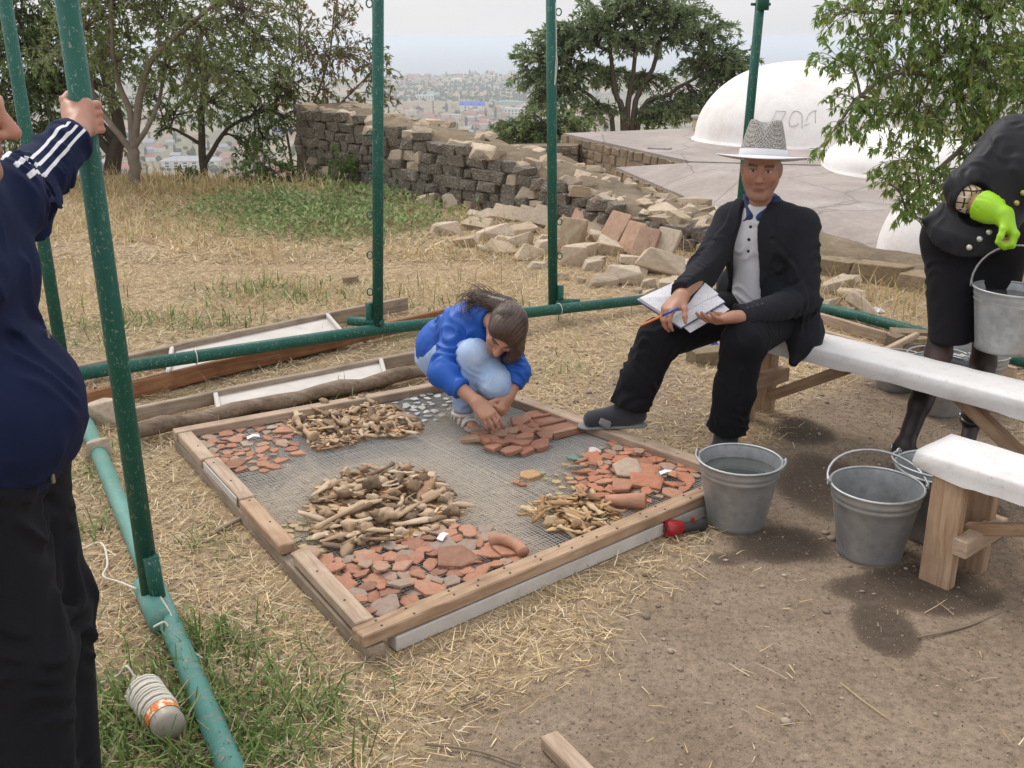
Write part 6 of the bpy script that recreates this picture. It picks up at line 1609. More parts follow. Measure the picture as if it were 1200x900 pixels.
# ------------------------------------------------------------------ the man with the hat
man = thing('person', 'person in black suit and woven white brimmed hat seated on the bench writing', 'person', (0, 0, 0))
fT, lT = nrm(A3(-.6, -.8, 0)), nrm(A3(.8, -.6, 0))
J = dict(pel=A3(1.13, 4.46, .54), chest=A3(1.09, 4.42, .86), neck=PY(893, 238, 4.38), lsh=PY(942, 263, 4.29), rsh=PY(855, 258, 4.48), lel=PY(941, 352, 4.24), lwr=PY(866, 372, 4.03), rel=PY(824, 318, 4.28), rwr=PY(799, 346, 4.03),
         lkn=PY(872, 400, 4.03), lan=P(851, 506, .10), rkn=PY(772, 398, 4.16), ran=P(735, 478, .19))
J['lhip'], J['rhip'] = J['pel'] + lT * .09, J['pel'] - lT * .09
hc = PY(892.5, 196, 4.33); J['head'] = hc
hf = nrm(A3(-.26, -.95, -.10)); hu = nrm(A3(.02, -.06, 1))
B = Field(); base_body(B, J, .86, fdir=fT)
# hands: the left palm under the book, the right one with the pen
hl_d = nrm(PY(822, 378, 3.985) - J['lwr']); tipsL, thL = hand(B, J['lwr'], hl_d, A3(-.25, .25, .9), A3(-.5, .5, .6), [(.25, .35, .2)] * 4, 1.04, (.35, .1, .0))
hr_d = nrm(PY(772, 374, 3.96) - J['rwr']); tipsR, thR = hand(B, J['rwr'], hr_d, A3(.1, -.05, -1), A3(.8, -.4, -.2), [(.45, .7, .4), (.5, .75, .45), (.55, .8, .5), (.6, .85, .5)], 1.04, (.3, .35, .3))
toeR, toeL = P(694, 492, .125), P(846, 524, .05)
B.chain([J['ran'] - (0, 0, .03), toeR], [.036, .03], .02); B.chain([J['lan'] - (0, 0, .03), toeL], [.036, .03], .02)
q, fr = head(B, hc, hf, hu, .98)
lo, hi = bounds(list(J.values()) + [toeR, toeL, hc + (0, 0, .1)], .12)
grow('body', B, m_skin, man, lo, hi, .0045, colfn=skin_col(SK_TAN, q, fr, .98, [(t_, .02, (.36, .16, .11)) for t_ in tipsL + tipsR] + [(q(.078 * e, -.01, .02), .028, (.30, .28, .26)) for e in (-1, 1)], brow=(.07, .06, .055), stub=(.20, .12, .09)))
TR = Field()
for a in 'lr':
    TR.chain([J[a + 'hip'] + (0, 0, .0), J[a + 'kn'], J[a + 'kn'] * .45 + J[a + 'an'] * .55, J[a + 'an'] + (0, 0, -.03)], [.108, .088, .082, .084], .03)
TR.add(RC(J['lhip'], J['rhip'], .115), .05)
for a in 'lr':
    dn = nrm(J[a + 'an'] - J[a + 'kn']); cut_out(TR, J[a + 'an'] - dn * .02 - (0, 0, .01), dn * .6 - UP * .4, (J[a + 'an'] + dn * .1, .21))
TR.disp.append(folds([(J['lkn'], .13, nrm(J['lkn'] - J['lhip']), 16, .006), (J['rkn'], .13, nrm(J['rkn'] - J['rhip']), 16, .006), (J['lan'] + (0, 0, .06), .12, UP, 12, .008), (J['ran'] + (0, 0, .06), .12, UP, 12, .008), (J['lhip'], .14, fT, 14, .006),
                      (J['lkn'] * .5 + J['lan'] * .5, .16, nrm(A3(1, .4, .25)), 11, .006), (J['rkn'] * .5 + J['ran'] * .5, .16, nrm(A3(1, .4, .25)), 11, .006)]))
grow('trousers', TR, m_trs, man, *bounds([J[k] for k in ('lhip', 'rhip', 'lkn', 'rkn', 'lan', 'ran')], .16), .006)
nk, pl_ = J['neck'], J['pel']; uT = nrm(nk - pl_); fTT = nrm(fT - uT * (fT @ uT)); lTT = cross(uT, fTT)
def torso(F, g_, hem=.0):
    ch = J['chest']
    F.add(RC(pl_ - lTT * .06, pl_ + lTT * .06, .115 + g_), .06); F.add(RC(pl_ + uT * .10 + fTT * .03, ch, .125 + g_, .12 + g_), .06)
    F.add(RC(ch - lTT * .07, ch + lTT * .07, .105 + g_), .06); F.add(RC(ch + uT * .07 - lTT * .08, ch + uT * .07 + lTT * .08, .092 + g_), .05)
    F.add(RC(nk - uT * .075 - lTT * .02, J['lsh'] - lTT * .01, .058 + g_ * .6, .044 + g_), .05); F.add(RC(nk - uT * .075 + lTT * .02, J['rsh'] + lTT * .01, .058 + g_ * .6, .044 + g_), .05)
SHT = Field(); torso(SHT, .0); SHT.add(RC(nk - uT * .05, nk + uT * .012, .07, .062), .03); cut_out(SHT, nk + uT * .008 + fTT * .03, uT + fTT * .2, (nk + uT * .1, .13))
SHT.disp.append(folds([(pl_ + uT * .2 + fTT * .1, .16, uT, 16, .006), (J['chest'] + fTT * .1, .14, nrm(uT + lTT), 9, .004)]))
m_shirt = mat_cloth('white_pique', (.62, .62, .65), .9, .06, 200, .1)
grow('shirt', SHT, m_shirt, man, *bounds([pl_ - (.2, .2, .05), nk + (.05, .05, .05), J['lsh'], J['rsh'], pl_ + (.2, .2, 0)], .1), .006)
m_collar = mat_cloth('navy_collar', (.03, .045, .12), .9, .1)
CO = Field()
for e in (-1, 1):
    a0, a1, a2 = nk - fTT * .055 + uT * .03, nk + lTT * e * .064 + uT * .018, nk + fTT * .072 + lTT * e * .022 - uT * .035
    for a_, b_ in ((a0, a1), (a1, a2)): CO.add(RC(a_, b_, .016), .015)
    CO.add(RC(a2 - uT * .012, nk + fTT * .078 + lTT * e * .052 - uT * .062, .014, .007, (fTT, .6)), .012); CO.add(RC(a1, nk + fTT * .06 + lTT * e * .062 - uT * .05, .016, .010), .012)
grow('collar', CO, m_collar, man, *bounds([nk], .14), .004)
JK = Field(); torso(JK, .016)
JK.chain([J['lsh'], J['lel'], J['lwr']], [.066, .066, .046], .03); JK.chain([J['rsh'], J['rel'], J['rwr']], [.066, .064, .046], .03)
JK.add(RC(pl_ + lTT * .12 + uT * .12, PY(944, 398, 4.28), .10, .07), .06); JK.add(RC(PY(946, 385, 4.30), PY(930, 424, 4.23), .062, .022), .05); JK.add(RC(pl_ - lTT * .13 + uT * .1, pl_ - lTT * .15 - uT * .06 - fTT * .02, .09, .075), .05)
JK.add(RC(nk - uT * .03 - fTT * .045, nk - uT * .015 - fTT * .05, .05), .04)
def opening(p):
    o = p - nk; a = o @ lTT; b_ = -(o @ uT); f_ = o @ fTT
    w_ = np.interp(b_, [-.05, .0, .06, .2, .35, .5, .62], [.075, .055, .042, .066, .082, .105, .15])
    return np.maximum(np.abs(a + .012 + .05 * b_) - w_, -f_ - .005 + .08 * (b_ < -.02))
JK.sub(opening, .008)
cut_out(JK, nk + uT * .025, uT, (nk + uT * .1, .14))
for wr, el in (('lwr', 'lel'), ('rwr', 'rel')):
    dn = nrm(J[wr] - J[el]); cut_out(JK, J[wr] - dn * .006, dn, (J[wr] + dn * .09, .12))
def lapel(p):
    o = p - nk; a = o @ lTT; b_ = -(o @ uT); f_ = o @ fTT
    w_ = np.interp(b_, [-.05, .0, .06, .2, .35, .5, .62], [.075, .055, .042, .066, .082, .105, .15]); x = np.abs(a + .012 + .05 * b_) - w_
    lw_ = np.interp(b_, [-.03, .05, .10, .105, .13, .30, .34], [.05, .062, .075, .05, .078, .02, 0])
    return .012 * smooth(lw_, lw_ - .006, x) * (f_ > 0) * smooth(.35, .32, b_) + .0 * x
JK.disp.append(lapel)
JK.disp.append(folds([(J['lel'], .13, nrm(J['lwr'] - J['lel']), 15, .010), (J['rel'], .12, nrm(J['rwr'] - J['rel']), 16, .009), (J['lsh'] - uT * .10, .13, nrm(lTT + uT * .4), 11, .007), (J['rsh'] - uT * .12, .13, nrm(lTT - uT * .5), 12, .007), (pl_ + lTT * .12 + uT * .14, .18, nrm(uT + lTT * .5), 9, .008),
                      (J['lsh'] * .5 + J['lel'] * .5, .13, nrm(J['lel'] - J['lsh'] + lTT * .1), 9, .006), (J['rwr'], .09, nrm(J['rwr'] - J['rel']), 18, .006), (J['lwr'], .1, nrm(J['lwr'] - J['lel']), 16, .006)]))
jk = grow('jacket', JK, m_black, man, *bounds([J[k] for k in ('lsh', 'rsh', 'lel', 'rel', 'lwr', 'rwr', 'pel', 'neck')] + [PY(930, 425, 4.2)], .17), .006)
m_btn = mat_plain('dark_button', (.012, .012, .02), .3, .1, 50, spec=.5)
BT = lathe_arrays([(0, .0035), (.005, .0035), (.0062, .002), (.0062, 0)], 10)
def button(parent, F, p, d, mat, s=1.0, name='button'):
    h_ = surf(F, p, d); o = obj(name, BTM(mat), parent); o.matrix_local = Matrix.Translation(h_) @ Vector(-nrm(d)).to_track_quat('Z', 'Y').to_matrix().to_4x4() @ Matrix.Scale(s, 4); return o
BTC = {}
def BTM(mat):
    if mat.name not in BTC: BTC[mat.name] = poly_mesh('button', *BT, mat)
    return BTC[mat.name]
for z in (.075, .125, .175): button(man, SHT, nk - uT * z + fTT * .3 - lTT * .012, -fTT, m_btn, 1.1)
for k in range(4): button(jk, JK, J['lwr'] + (J['lel'] - J['lwr']) * (.10 + .07 * k) + A3(.0, -.15, .06) + UP * .03, A3(0, .95, -.4), m_btn, 1.15)
# feet: socks and slippers
m_sock = mat_cloth('dark_sock', (.035, .038, .045), .95, .2, 150); m_slip = mat_cloth('grey_slipper', (.16, .155, .15), .8, .2, 120); m_soleg = mat_plain('grey_sole', (.20, .20, .195), .7)
for nm, an_, toe in (('r', J['ran'], toeR), ('l', J['lan'], toeL)):
    d = nrm((toe - an_) * A3(1, 1, 0)); sdv = cross(UP, d); heel = an_ - d * .05 - UP * (an_[2] - toe[2] + .005) * (1 if nm == 'l' else .72)
    SK = Field(); SK.chain([an_ + (0, 0, .03), an_ - (0, 0, .03)], [.040, .042], .02); SK.chain([heel + UP * .02, (heel + toe) / 2 + UP * .018, toe + UP * .004], [.036, .036, .033], .03); SK.add(RC(an_ - UP * .03, toe, .042, .03), .03); SK.add(RC(toe - sdv * .02, toe + sdv * .02, .024), .02)
    grow('sock', SK, m_sock, man, *bounds([an_, toe, heel], .08), .006)
    SO = Field(); SO.add(RC(heel - UP * .022, toe - UP * .030 + d * .02, .040, .046, (UP, .28)), .02)
    sl_ = grow('slipper', SO, m_soleg, man, *bounds([heel, toe], .09), .005)
    ST = Field(); c_ = heel * .28 + toe * .72 - UP * .006
    ar = [c_ + sdv * .048 * math.cos(x) + UP * (.046 * math.sin(x) - .012) - d * .01 * math.sin(x) for x in np.linspace(0, math.pi, 9)]
    for a_, b_ in zip(ar[:-1], ar[1:]): ST.add(RC(a_ - d * .018, b_ + d * .018, .010), .012)
    grow('strap', ST, m_slip, sl_, *bounds([c_], .11), .005)
# the hat
b = NB('woven_straw'); v = b.coord('Object', (1, 1, 1)); ck = b.n('ShaderNodeTexChecker'); ck.inputs['Scale'].default_value = 170; b.l(v, ck.inputs['Vector'])
n1 = b.noise(v, 160, 2); c_ = b.mix(ck.outputs['Fac'], (.05, .043, .038), (.45, .42, .39)); b.col(b.mix(.35, c_, b.ramp(n1, [(.35, (.08, .07, .06)), (.6, (.6, .58, .55))]))); b.bump(ck.outputs['Fac'], .5, .002); m_weave = b.set(.85)
m_hatw = mat_cloth('white_hat_felt', (.68, .68, .70), .85, .06, 90, .1)
hat = obj('hat', None, man); hu2 = nrm(hu + A3(.03, .19, 0)); hM = np.column_stack([cross(nrm(hf - hu2 * (hf @ hu2)), hu2), nrm(hf - hu2 * (hf @ hu2)), hu2])
MH = Matrix([list(r_) for r_ in hM]).to_4x4(); MH.translation = q(0, -.010, .046); hat.matrix_local = MH
na = 48; an = np.arange(na) * 2 * np.pi / na
def hat_ring(rx, ry, z, lift=0): return np.stack([rx * np.cos(an), ry * np.sin(an), z + lift * np.cos(an) ** 2], 1)
rings = [hat_ring(.092, .108, -.004)]
for t_ in np.linspace(0, 1, 9): rings.append(hat_ring(.097 - .030 * t_ ** 1.3, .112 - .030 * t_ ** 1.3, .0 + .135 * t_))
rings += [hat_ring(.060, .072, .145), hat_ring(.042, .052, .147), hat_ring(.018, .024, .146), hat_ring(.004, .005, .145)]
V = np.vstack(rings)
top = smooth(.06, .14, V[:, 2]); V[:, 2] -= .040 * top * np.exp(-(V[:, 0] / .024) ** 2) * smooth(-.10, .05, V[:, 1])
pin = smooth(.05, .12, V[:, 2]) * smooth(.03, .09, V[:, 1]); V[:, 0] *= 1 - .16 * pin
F = [(i * na + j, i * na + (j + 1) % na, (i + 1) * na + (j + 1) % na, (i + 1) * na + j) for i in range(len(rings) - 1) for j in range(na)] + [tuple(range((len(rings) - 1) * na, len(rings) * na))]
obj('crown_of_hat', poly_mesh('crown_of_hat', V, F, m_weave), hat)
rb_ = [hat_ring(.0975, .1125, -.003), hat_ring(.099, .114, .0), hat_ring(.0972, .1122, .024), hat_ring(.095, .110, .026)]
F = [(i * na + j, i * na + (j + 1) % na, (i + 1) * na + (j + 1) % na, (i + 1) * na + j) for i in range(3) for j in range(na)]
obj('hat_band', poly_mesh('hat_band', np.vstack(rb_), F, m_hatw), hat)
br = [hat_ring(.094, .108, -.001), hat_ring(.12, .135, -.003, .002), hat_ring(.16, .17, -.008, .008), hat_ring(.190, .195, -.014, .016), hat_ring(.193, .198, -.017, .016), hat_ring(.189, .194, -.019, .016), hat_ring(.16, .17, -.013, .008), hat_ring(.094, .108, -.006)]
F = [(i * na + j, i * na + (j + 1) % na, (i + 1) * na + (j + 1) % na, (i + 1) * na + j) for i in range(len(br) - 1) for j in range(na)]
obj('brim', poly_mesh('brim', np.vstack(br), F, m_hatw), hat)
# the notebook and the pen
bkc = (thL + tipsL[1]) / 2
bk = thing('notebook', 'open notebook with white ruled pages held on the knee of the seated man', 'notebook', (0, 0, 0))
k00, k10, k11, k01 = PY(747, 351, 4.12), PY(798, 384, 4.02), PY(849, 354, 4.10), PY(812, 323, 4.25)
b = NB('ruled_pages'); v = b.coord('Object'); wv_ = b.n('ShaderNodeTexWave'); wv_.inputs['Scale'].default_value = 38; wv_.inputs['Distortion'].default_value = 3; wv_.inputs['Detail'].default_value = 3; b.l(v, wv_.inputs['Vector'])
n1 = b.noise(v, 70, 3); b.col(b.mix(b.math('MULTIPLY', b.ramp(n1, [(.5, (0, 0, 0)), (.6, (.6, .6, .6))]), wv_.outputs[0]), (.72, .72, .73), (.42, .46, .60))); m_page = b.set(.8)
m_cover = mat_plain('blue_cover', (.05, .09, .24), .5, .2, 20)
bn = nrm(np.cross(k10 - k00, k01 - k00)); bn = bn if bn[2] > 0 else -bn
def sheet(name, cs, th, mat, up0=0.0, parent=bk):
    V = [c_ + bn * up0 for c_ in cs] + [c_ + bn * (up0 + th) for c_ in cs]
    F = [(3, 2, 1, 0), (4, 5, 6, 7)] + [(i, (i + 1) % 4, (i + 1) % 4 + 4, i + 4) for i in range(4)]
    me = poly_mesh(name, V, F, mat, False); bm = bmesh.new(); bm.from_mesh(me); bmesh.ops.recalc_face_normals(bm, faces=bm.faces); bm.to_mesh(me); bm.free()
    return obj(name, me, parent)
cs = [k00, k10, k11, k01]; m0, m1 = (k00 + k01) / 2, (k10 + k11) / 2; cen_ = sum(cs) / 4
sheet('cover', [c_ + (c_ - cen_) * .03 for c_ in cs], .004, m_cover, -.006)
sh2 = [k00 * .55 + k01 * .45, k10 * .55 + k11 * .45, k11, k01]
sheet('page_block', cs, .006, m_page, -.002); sheet('page_block', [k00 * .97 + k10 * .03, k00 * .25 + k10 * .75, k01 * .22 + k11 * .78, k01], .012, m_page, .004)
sheet('loose_cover', [c_ - UP * .016 + (k10 - k00) * .12 for c_ in (k00 * .8 + k01 * .2, k10 * .9 + k11 * .1, k11, k01 * .9 + k11 * .1)], .003, m_page, -.004)
pn = thing('pen', 'orange pen with blue cap held over the notebook by the seated man', 'pen', (0, 0, 0))
pa, pb = PY(750, 382, 3.93), PY(795, 361, 3.93)
tube('barrel', [pa, pa * .96 + pb * .04, pa * .4 + pb * .6], [.0015, .0042, .0045], mat_plain('orange_plastic', (.62, .17, .01), .35, .05, 20, spec=.5), pn, 10)
tube('cap', [pa * .42 + pb * .58, pb], .0052, mat_plain('blue_cap', (.02, .07, .36), .35, .05, 20, spec=.5), pn, 10)

# ------------------------------------------------------------------ the crouching girl
girl = thing('person', 'person with dark brown ponytail in bright blue jacket and pale jeans crouching on the screen', 'person', (0, 0, 0))
fT = nrm(A3(.33, -.94, 0)); lT = cross(UP, fT)
J = dict(pel=PY(530, 414, 4.58), chest=PY(553, 388, 4.44), neck=PY(568, 368, 4.34), lsh=PY(590, 393, 4.33), rsh=PY(538, 381, 4.40), rel=PY(518, 438, 4.24), rwr=PY(559, 471, 4.12), lel=PY(607, 436, 4.27), lwr=PY(596, 464, 4.20),
         rkn=PY(557, 415, 4.24), ran=P(542, 481, .125), lkn=PY(580, 449, 4.21), lan=A3(-.2, 4.55, .12))
J['lhip'], J['rhip'] = J['pel'] + lT * .07, J['pel'] - lT * .07
hc = PY(592, 387, 4.20); J['head'] = hc
hf, hu = nrm(A3(-.25, -.62, -.66)), nrm(A3(.35, -.42, .72))
B = Field(); base_body(B, J, .82, True, fT)
tr_, thr_ = hand(B, J['rwr'], nrm(PY(576, 490, 4.07) - J['rwr']), A3(.3, .25, -.9), A3(.7, -.1, .6), [(.45, .35, .2), (.5, .4, .2), (.55, .4, .25), (.6, .45, .25)], .92, (.25, .1, .0))
tl_, thl_ = hand(B, J['lwr'], nrm(PY(586, 485, 4.15) - J['lwr']), A3(-.8, .1, -.3), A3(-.4, -.7, .3), [(.5, .5, .3), (.55, .5, .3), (.6, .55, .3), (.6, .6, .3)], .92, (.3, .15, .1))
toe = P(553, 500, .075); hl_ = P(537, 488, .075)
B.chain([J['ran'] - (0, 0, .02), hl_ + (0, 0, .02), (hl_ + toe) / 2 + (0, 0, .012), toe + (0, 0, .004)], [.030, .028, .028, .020], .02)
sdv = cross(UP, nrm((toe - hl_) * A3(1, 1, 0)))
for k_ in range(5): B.add(RC(toe + sdv * (.024 - .012 * k_), toe + sdv * (.024 - .012 * k_) + nrm(toe - hl_) * (.026 - .004 * abs(1 - k_)), .0085, .007), .004)
q, fr = head(B, hc, hf, hu, .90, True)
lo, hi = bounds(list(J.values()) + [toe, hc], .12)
grow('body', B, m_skin, girl, lo, hi, .0045, colfn=skin_col((.46, .245, .165), q, fr, .90, [(t_, .02, (.52, .25, .19)) for t_ in tr_ + tl_], brow=(.05, .03, .02)))
JE = Field()
for a in 'lr': JE.chain([J[a + 'hip'], J[a + 'kn'], J[a + 'kn'] * .4 + J[a + 'an'] * .6, J[a + 'an']], [.090, .062, .056, .048], .03)
JE.add(RC(J['lkn'], PY(572, 424, 4.30), .060, .066), .04); JE.add(RC(J['lhip'], J['rhip'], .098), .05); JE.add(RC(J['pel'], J['chest'], .09, .085), .05)
for e in ('r', 'l'):
    dn = nrm(J[e + 'an'] - J[e + 'kn']); cut_out(JE, J[e + 'an'] - dn * .012, dn, (J[e + 'an'] + dn * .08, .12))
JE.disp.append(folds([(J['rkn'] * .35 + J['ran'] * .65, .13, nrm(J['ran'] - J['rkn']), 16, .005), (J['ran'], .07, nrm(J['ran'] - J['rkn']), 24, .005), (J['lkn'], .11, nrm(J['lkn'] - J['lhip']), 14, .005), (J['rkn'], .09, nrm(J['rkn'] - J['rhip']), 14, .004), (J['rhip'], .12, fT, 14, .006)]))
b = NB('pale_denim'); v = b.coord('Object'); n1, n2 = b.noise(v, 7, 4), b.noise(v, 200, 2); b.col(b.mix(.25, b.ramp(n1, [(.3, (.20, .31, .50)), (.5, (.33, .46, .68)), (.7, (.47, .58, .76))]), b.mix(n2, (.25, .34, .5), (.5, .6, .75)))); b.bump(n2, .3, .001); m_denim = b.set(.9, 0, .15)
grow('jeans', JE, m_denim, girl, *bounds([J[k] for k in ('lhip', 'rhip', 'lkn', 'rkn', 'lan', 'ran', 'chest')], .13), .005)
GJ = Field(); lTT = nrm(J['lsh'] - J['rsh'])
GJ.add(RC(J['pel'] + UP * .06, J['chest'], .125, .115), .06); GJ.add(RC(J['chest'] - lTT * .05, J['chest'] + lTT * .06, .105), .06); GJ.add(RC(J['chest'] * .5 + J['neck'] * .5, J['neck'], .085, .066), .05); GJ.add(RC(J['neck'], J['neck'] + nrm(hc - J['neck']) * .07, .066, .060), .02)
GJ.add(RC(J['rsh'] + lTT * .02, J['lsh'] - lTT * .02, .062), .05); GJ.chain([J['rsh'], J['rel'], J['rwr']], [.064, .058, .040], .03); GJ.chain([J['lsh'], J['lel'], J['lwr']], [.060, .052, .040], .03)
GJ.add(RC(J['pel'] + lT * .04 + UP * .03, J['pel'] - lT * .06 + UP * .03, .118), .05)
for wr, el, f_ in (('lwr', 'lel', .42), ('rwr', 'rel', .42)):
    dn = nrm(J[wr] - J[el]); cut_out(GJ, J[wr] + (J[el] - J[wr]) * f_, dn, (J[wr] + dn * .05, .15))
cut_out(GJ, J['neck'] + nrm(hc - J['neck']) * .06, hc - J['neck'], (hc, .125))
cut_out(GJ, J['pel'] - UP * .005, -UP, (J['pel'] - UP * .1, .22))
GJ.disp.append(folds([(J['rel'], .13, nrm(J['rwr'] - J['rel']), 12, .007), (J['lel'], .11, nrm(J['lwr'] - J['lel']), 12, .006), (J['rsh'] * .55 + J['rel'] * .45, .13, nrm(J['rel'] - J['rsh'] + lTT * .1), 11, .010), (J['chest'] - fT * .05, .18, nrm(UP + lTT), 9, .008), (J['pel'] + UP * .06, .15, UP, 12, .005), (J['rwr'] + (J['rel'] - J['rwr']) * .5, .08, nrm(J['rwr'] - J['rel']), 16, .004), (J['lsh'] * .4 + J['lel'] * .6, .1, nrm(J['lel'] - J['lsh']), 14, .007)]))
b = NB('blue_nylon'); v = b.coord('Object'); n1 = b.noise(v, 6, 4); n2 = b.noise(v, 45, 4, .6, 1.5); b.col(b.mix(n1, (.010, .075, .37), (.016, .11, .47))); b.bump(n2, .25, .006); m_nylon = b.set(.5, 0, .35)
gj = grow('jacket', GJ, m_nylon, girl, *bounds([J[k] for k in ('pel', 'chest', 'neck', 'lsh', 'rsh', 'lel', 'rel', 'lwr', 'rwr')], .14), .0055)
# hair: a mass over the skull, a ponytail, loose curls; strands laid over it
b = NB('dark_brown_hair'); b.col(b.mix(b.noise(b.coord('Object'), 60, 3), (.032, .019, .014), (.10, .060, .042))); m_hair = b.set(.42, 0, .45)
HR = Field(); s_ = .90
HR.add(EL(q(0, -.024, .040), np.array((.086, .104, .094)) * s_, fr), .02); HR.add(EL(q(0, -.055, -.01), np.array((.080, .070, .085)) * s_, fr), .03)
HR.add(EL(q(.060, .030, .035), np.array((.034, .055, .062)) * s_, fr), .03); HR.add(EL(q(-.055, .028, .055), np.array((.034, .052, .045)) * s_, fr), .03)
locks = [[q(.070, .05, .0), q(.085, .075, -.05), q(.080, .085, -.10), q(.066, .08, -.14)], [q(.075, .02, .0), q(.092, .03, -.06), q(.090, .05, -.12), q(.075, .06, -.15)]]
for lk in locks: HR.chain(lk, [.028, .026, .020, .008], .02)
pt = [q(-.02, -.11, .05), PY(569, 358, 4.34), PY(560, 350, 4.36), PY(553, 356, 4.36), PY(556, 368, 4.32)]
pony = catmull([q(-.01, -.105, .045), PY(574, 354, 4.30), PY(562, 349, 4.32), PY(553, 353, 4.34), PY(554, 363, 4.33)], 5)
HR.chain(pony, list(np.linspace(.030, .026, len(pony) // 2)) + list(np.linspace(.026, .006, len(pony) - len(pony) // 2)), .015)
HR.sub(EL(q(-.012, .105, -.035), np.array((.062, .075, .075)) * s_, fr), .02); HR.sub(EL(q(-.085, -.004, -.022), np.array((.04, .030, .040)), fr), .01)
def groove(p):
    L = (p - hc) @ fr.T; return .0008 * np.sin(np.arctan2(L[:, 0], L[:, 2] + .03) * 46 + 6 * np.sin(L[:, 1] * 25))
HR.disp.append(groove); HR.disp.append(ripple(.008, 4.0))
hair = grow('hair', HR, m_hair, girl, *bounds([hc, *pony, *locks[0], *locks[1]], .12), .004)
VV, FF, nv = [], [], 0; r_ = np.random.default_rng(5)
def strand(pts, w_):
    global nv
    V, F = tube_arrays(pts, np.linspace(w_, w_ * .25, len(pts)), 3, False); VV.append(V); FF.append(F + nv); nv += len(V)
for k_ in range(1100):
    a = r_.uniform(-2.0, 2.0); pts = []
    for t_ in np.linspace(0, 1, 8):
        e_ = 1.2 - 2.3 * t_          # from the forehead back to the tie
        dr_ = A3(math.sin(a) * math.cos(e_ * .9), math.sin(e_), math.cos(a) * math.cos(e_ * .9))
        p_ = q(0, -.024, .030) + fr.T @ (dr_ * A3(.088, .106, .097) * s_) * (.985 + .045 * r_.random())
        pts.append(p_ * (1 - max(0, t_ - .6) * .9) + pony[0] * max(0, t_ - .6) * .9)
    L = (pts[0] - hc) @ fr.T
    strand(catmull(pts[1:], 2), .0022)
for k_ in range(260):
    o_ = r_.normal(0, .013, 3); cv = [p_ + o_ * (1 + 1.6 * i / len(pony)) + r_.normal(0, .002, 3) for i, p_ in enumerate(pony)]
    if r_.random() < .3: cv[-1] = cv[-1] + r_.normal(0, .02, 3)
    strand(np.array(cv)[::2], .0016)
for k_ in range(170):
    lk = locks[k_ % 2]; o_ = r_.normal(0, .012, 3); c_ = catmull(lk, 4); ph = r_.uniform(0, 6)
    strand(np.array([p_ + o_ + fr[0] * .006 * math.sin(ph + i * 1.0) + fr[1] * .006 * math.cos(ph + i * 1.0) for i, p_ in enumerate(c_)]), .0015)
for k_ in range(0):
    p_ = q(r_.uniform(-.02, .06), .085, .055); e_ = q(r_.uniform(-.035, .05), .108, r_.uniform(-.01, .02)); strand(catmull([p_ - fr[1] * .03 + fr[2] * .02, p_ + fr[1] * .02, e_], 4), .0012)
obj('loose_strands', np_mesh('loose_strands', np.vstack(VV), np.vstack(FF), m_hair), hair)
ring_ = tag  # (hair tie)
a_ = np.linspace(0, 2 * np.pi, 16); tx = nrm(pony[3] - pony[0]); t1 = nrm(np.cross(tx, UP)); t2 = np.cross(tx, t1)
tube('hair_tie', [pony[1] + (t1 * math.cos(x) + t2 * math.sin(x)) * .031 for x in a_], .006, m_btn, hair, 6, False)
# white sandal
m_sand = mat_plain('white_leather', (.62, .60, .57), .55, .08, 40)
SO = Field(); SO.add(RC(hl_ - UP * .004, toe - UP * .006 + nrm(toe - hl_) * .012, .032, .038, (UP, .3)), .02); sn = grow('sandal', SO, mat_plain('sandal_sole', (.35, .30, .26), .8), girl, *bounds([hl_, toe], .08), .005)
dft = nrm((toe - hl_) * A3(1, 1, 0))
for k_, (f_, hh, tw_) in enumerate([(.22, .066, .02), (.38, .058, .016), (.52, .050, -.014), (.66, .044, .014), (.80, .038, -.010), (.92, .032, .008)]):
    c_ = hl_ + (toe - hl_) * f_ - UP * .002; ar = [c_ + sdv * .037 * math.cos(x) + UP * hh * math.sin(x) + dft * tw_ * math.cos(x) for x in np.linspace(0, math.pi, 9)]
    tube('strap', ar, .0075, m_sand, sn, 6)
an_ = J['ran'] - UP * .01; tube('strap', [an_ + (sdv * math.cos(x) + dft * math.sin(x)) * .044 for x in np.linspace(0, 6.283, 14)], .008, m_sand, sn, 6, False)
hs = (tr_[0] + tl_[0] + thr_ + thl_) / 4
tag(obj('pottery_sherd', SH_A[4], None, hs - UP * .012, (.6, .3, .2), .055), 'dull brown sherd held in the fingers of the crouching girl', 'sherd')
# ------------------------------------------------------------------ the man in the tracksuit by the pole
tm = thing('person', 'person in navy tracksuit jacket with white sleeve stripes gripping the green pole', 'person', (0, 0, 0))
fT, lT = A3(1, 0, 0), A3(0, 1, 0)
gr = PY(93, 136, p1[1] - .0)                         # where the fist holds the pole
J = dict(pel=A3(-1.10, 1.95, .93), chest=A3(-1.09, 1.95, 1.24), neck=A3(-1.07, 1.95, 1.455), lsh=A3(-1.06, 2.13, 1.385), rsh=A3(-1.06, 1.77, 1.385), lel=A3(-1.17, 2.42, 1.335), lwr=PY(88, 158, p1[1] - .13), rel=A3(-1.28, 1.70, 1.12), rwr=A3(-1.36, 1.76, .90),
         lkn=A3(-1.045, 1.99, .50), lan=A3(-1.02, 1.88, .09), rkn=A3(-1.02, 1.82, .49), ran=A3(-1.02, 1.74, .09), lhip=A3(-1.10, 2.04, .90), rhip=A3(-1.10, 1.86, .90))
hc = PY(20, 150, 1.95) + A3(-.125, 0, .035); J['head'] = hc; hf, hu = nrm(A3(.97, .05, -.12)), nrm(A3(.1, 0, 1))
B = Field(); base_body(B, J, .84, fdir=fT)
pdir = nrm(PY(74, -30, p1[1]) - p1)                    # up the pole
gc = p1 + pdir * ((gr - p1) @ pdir)
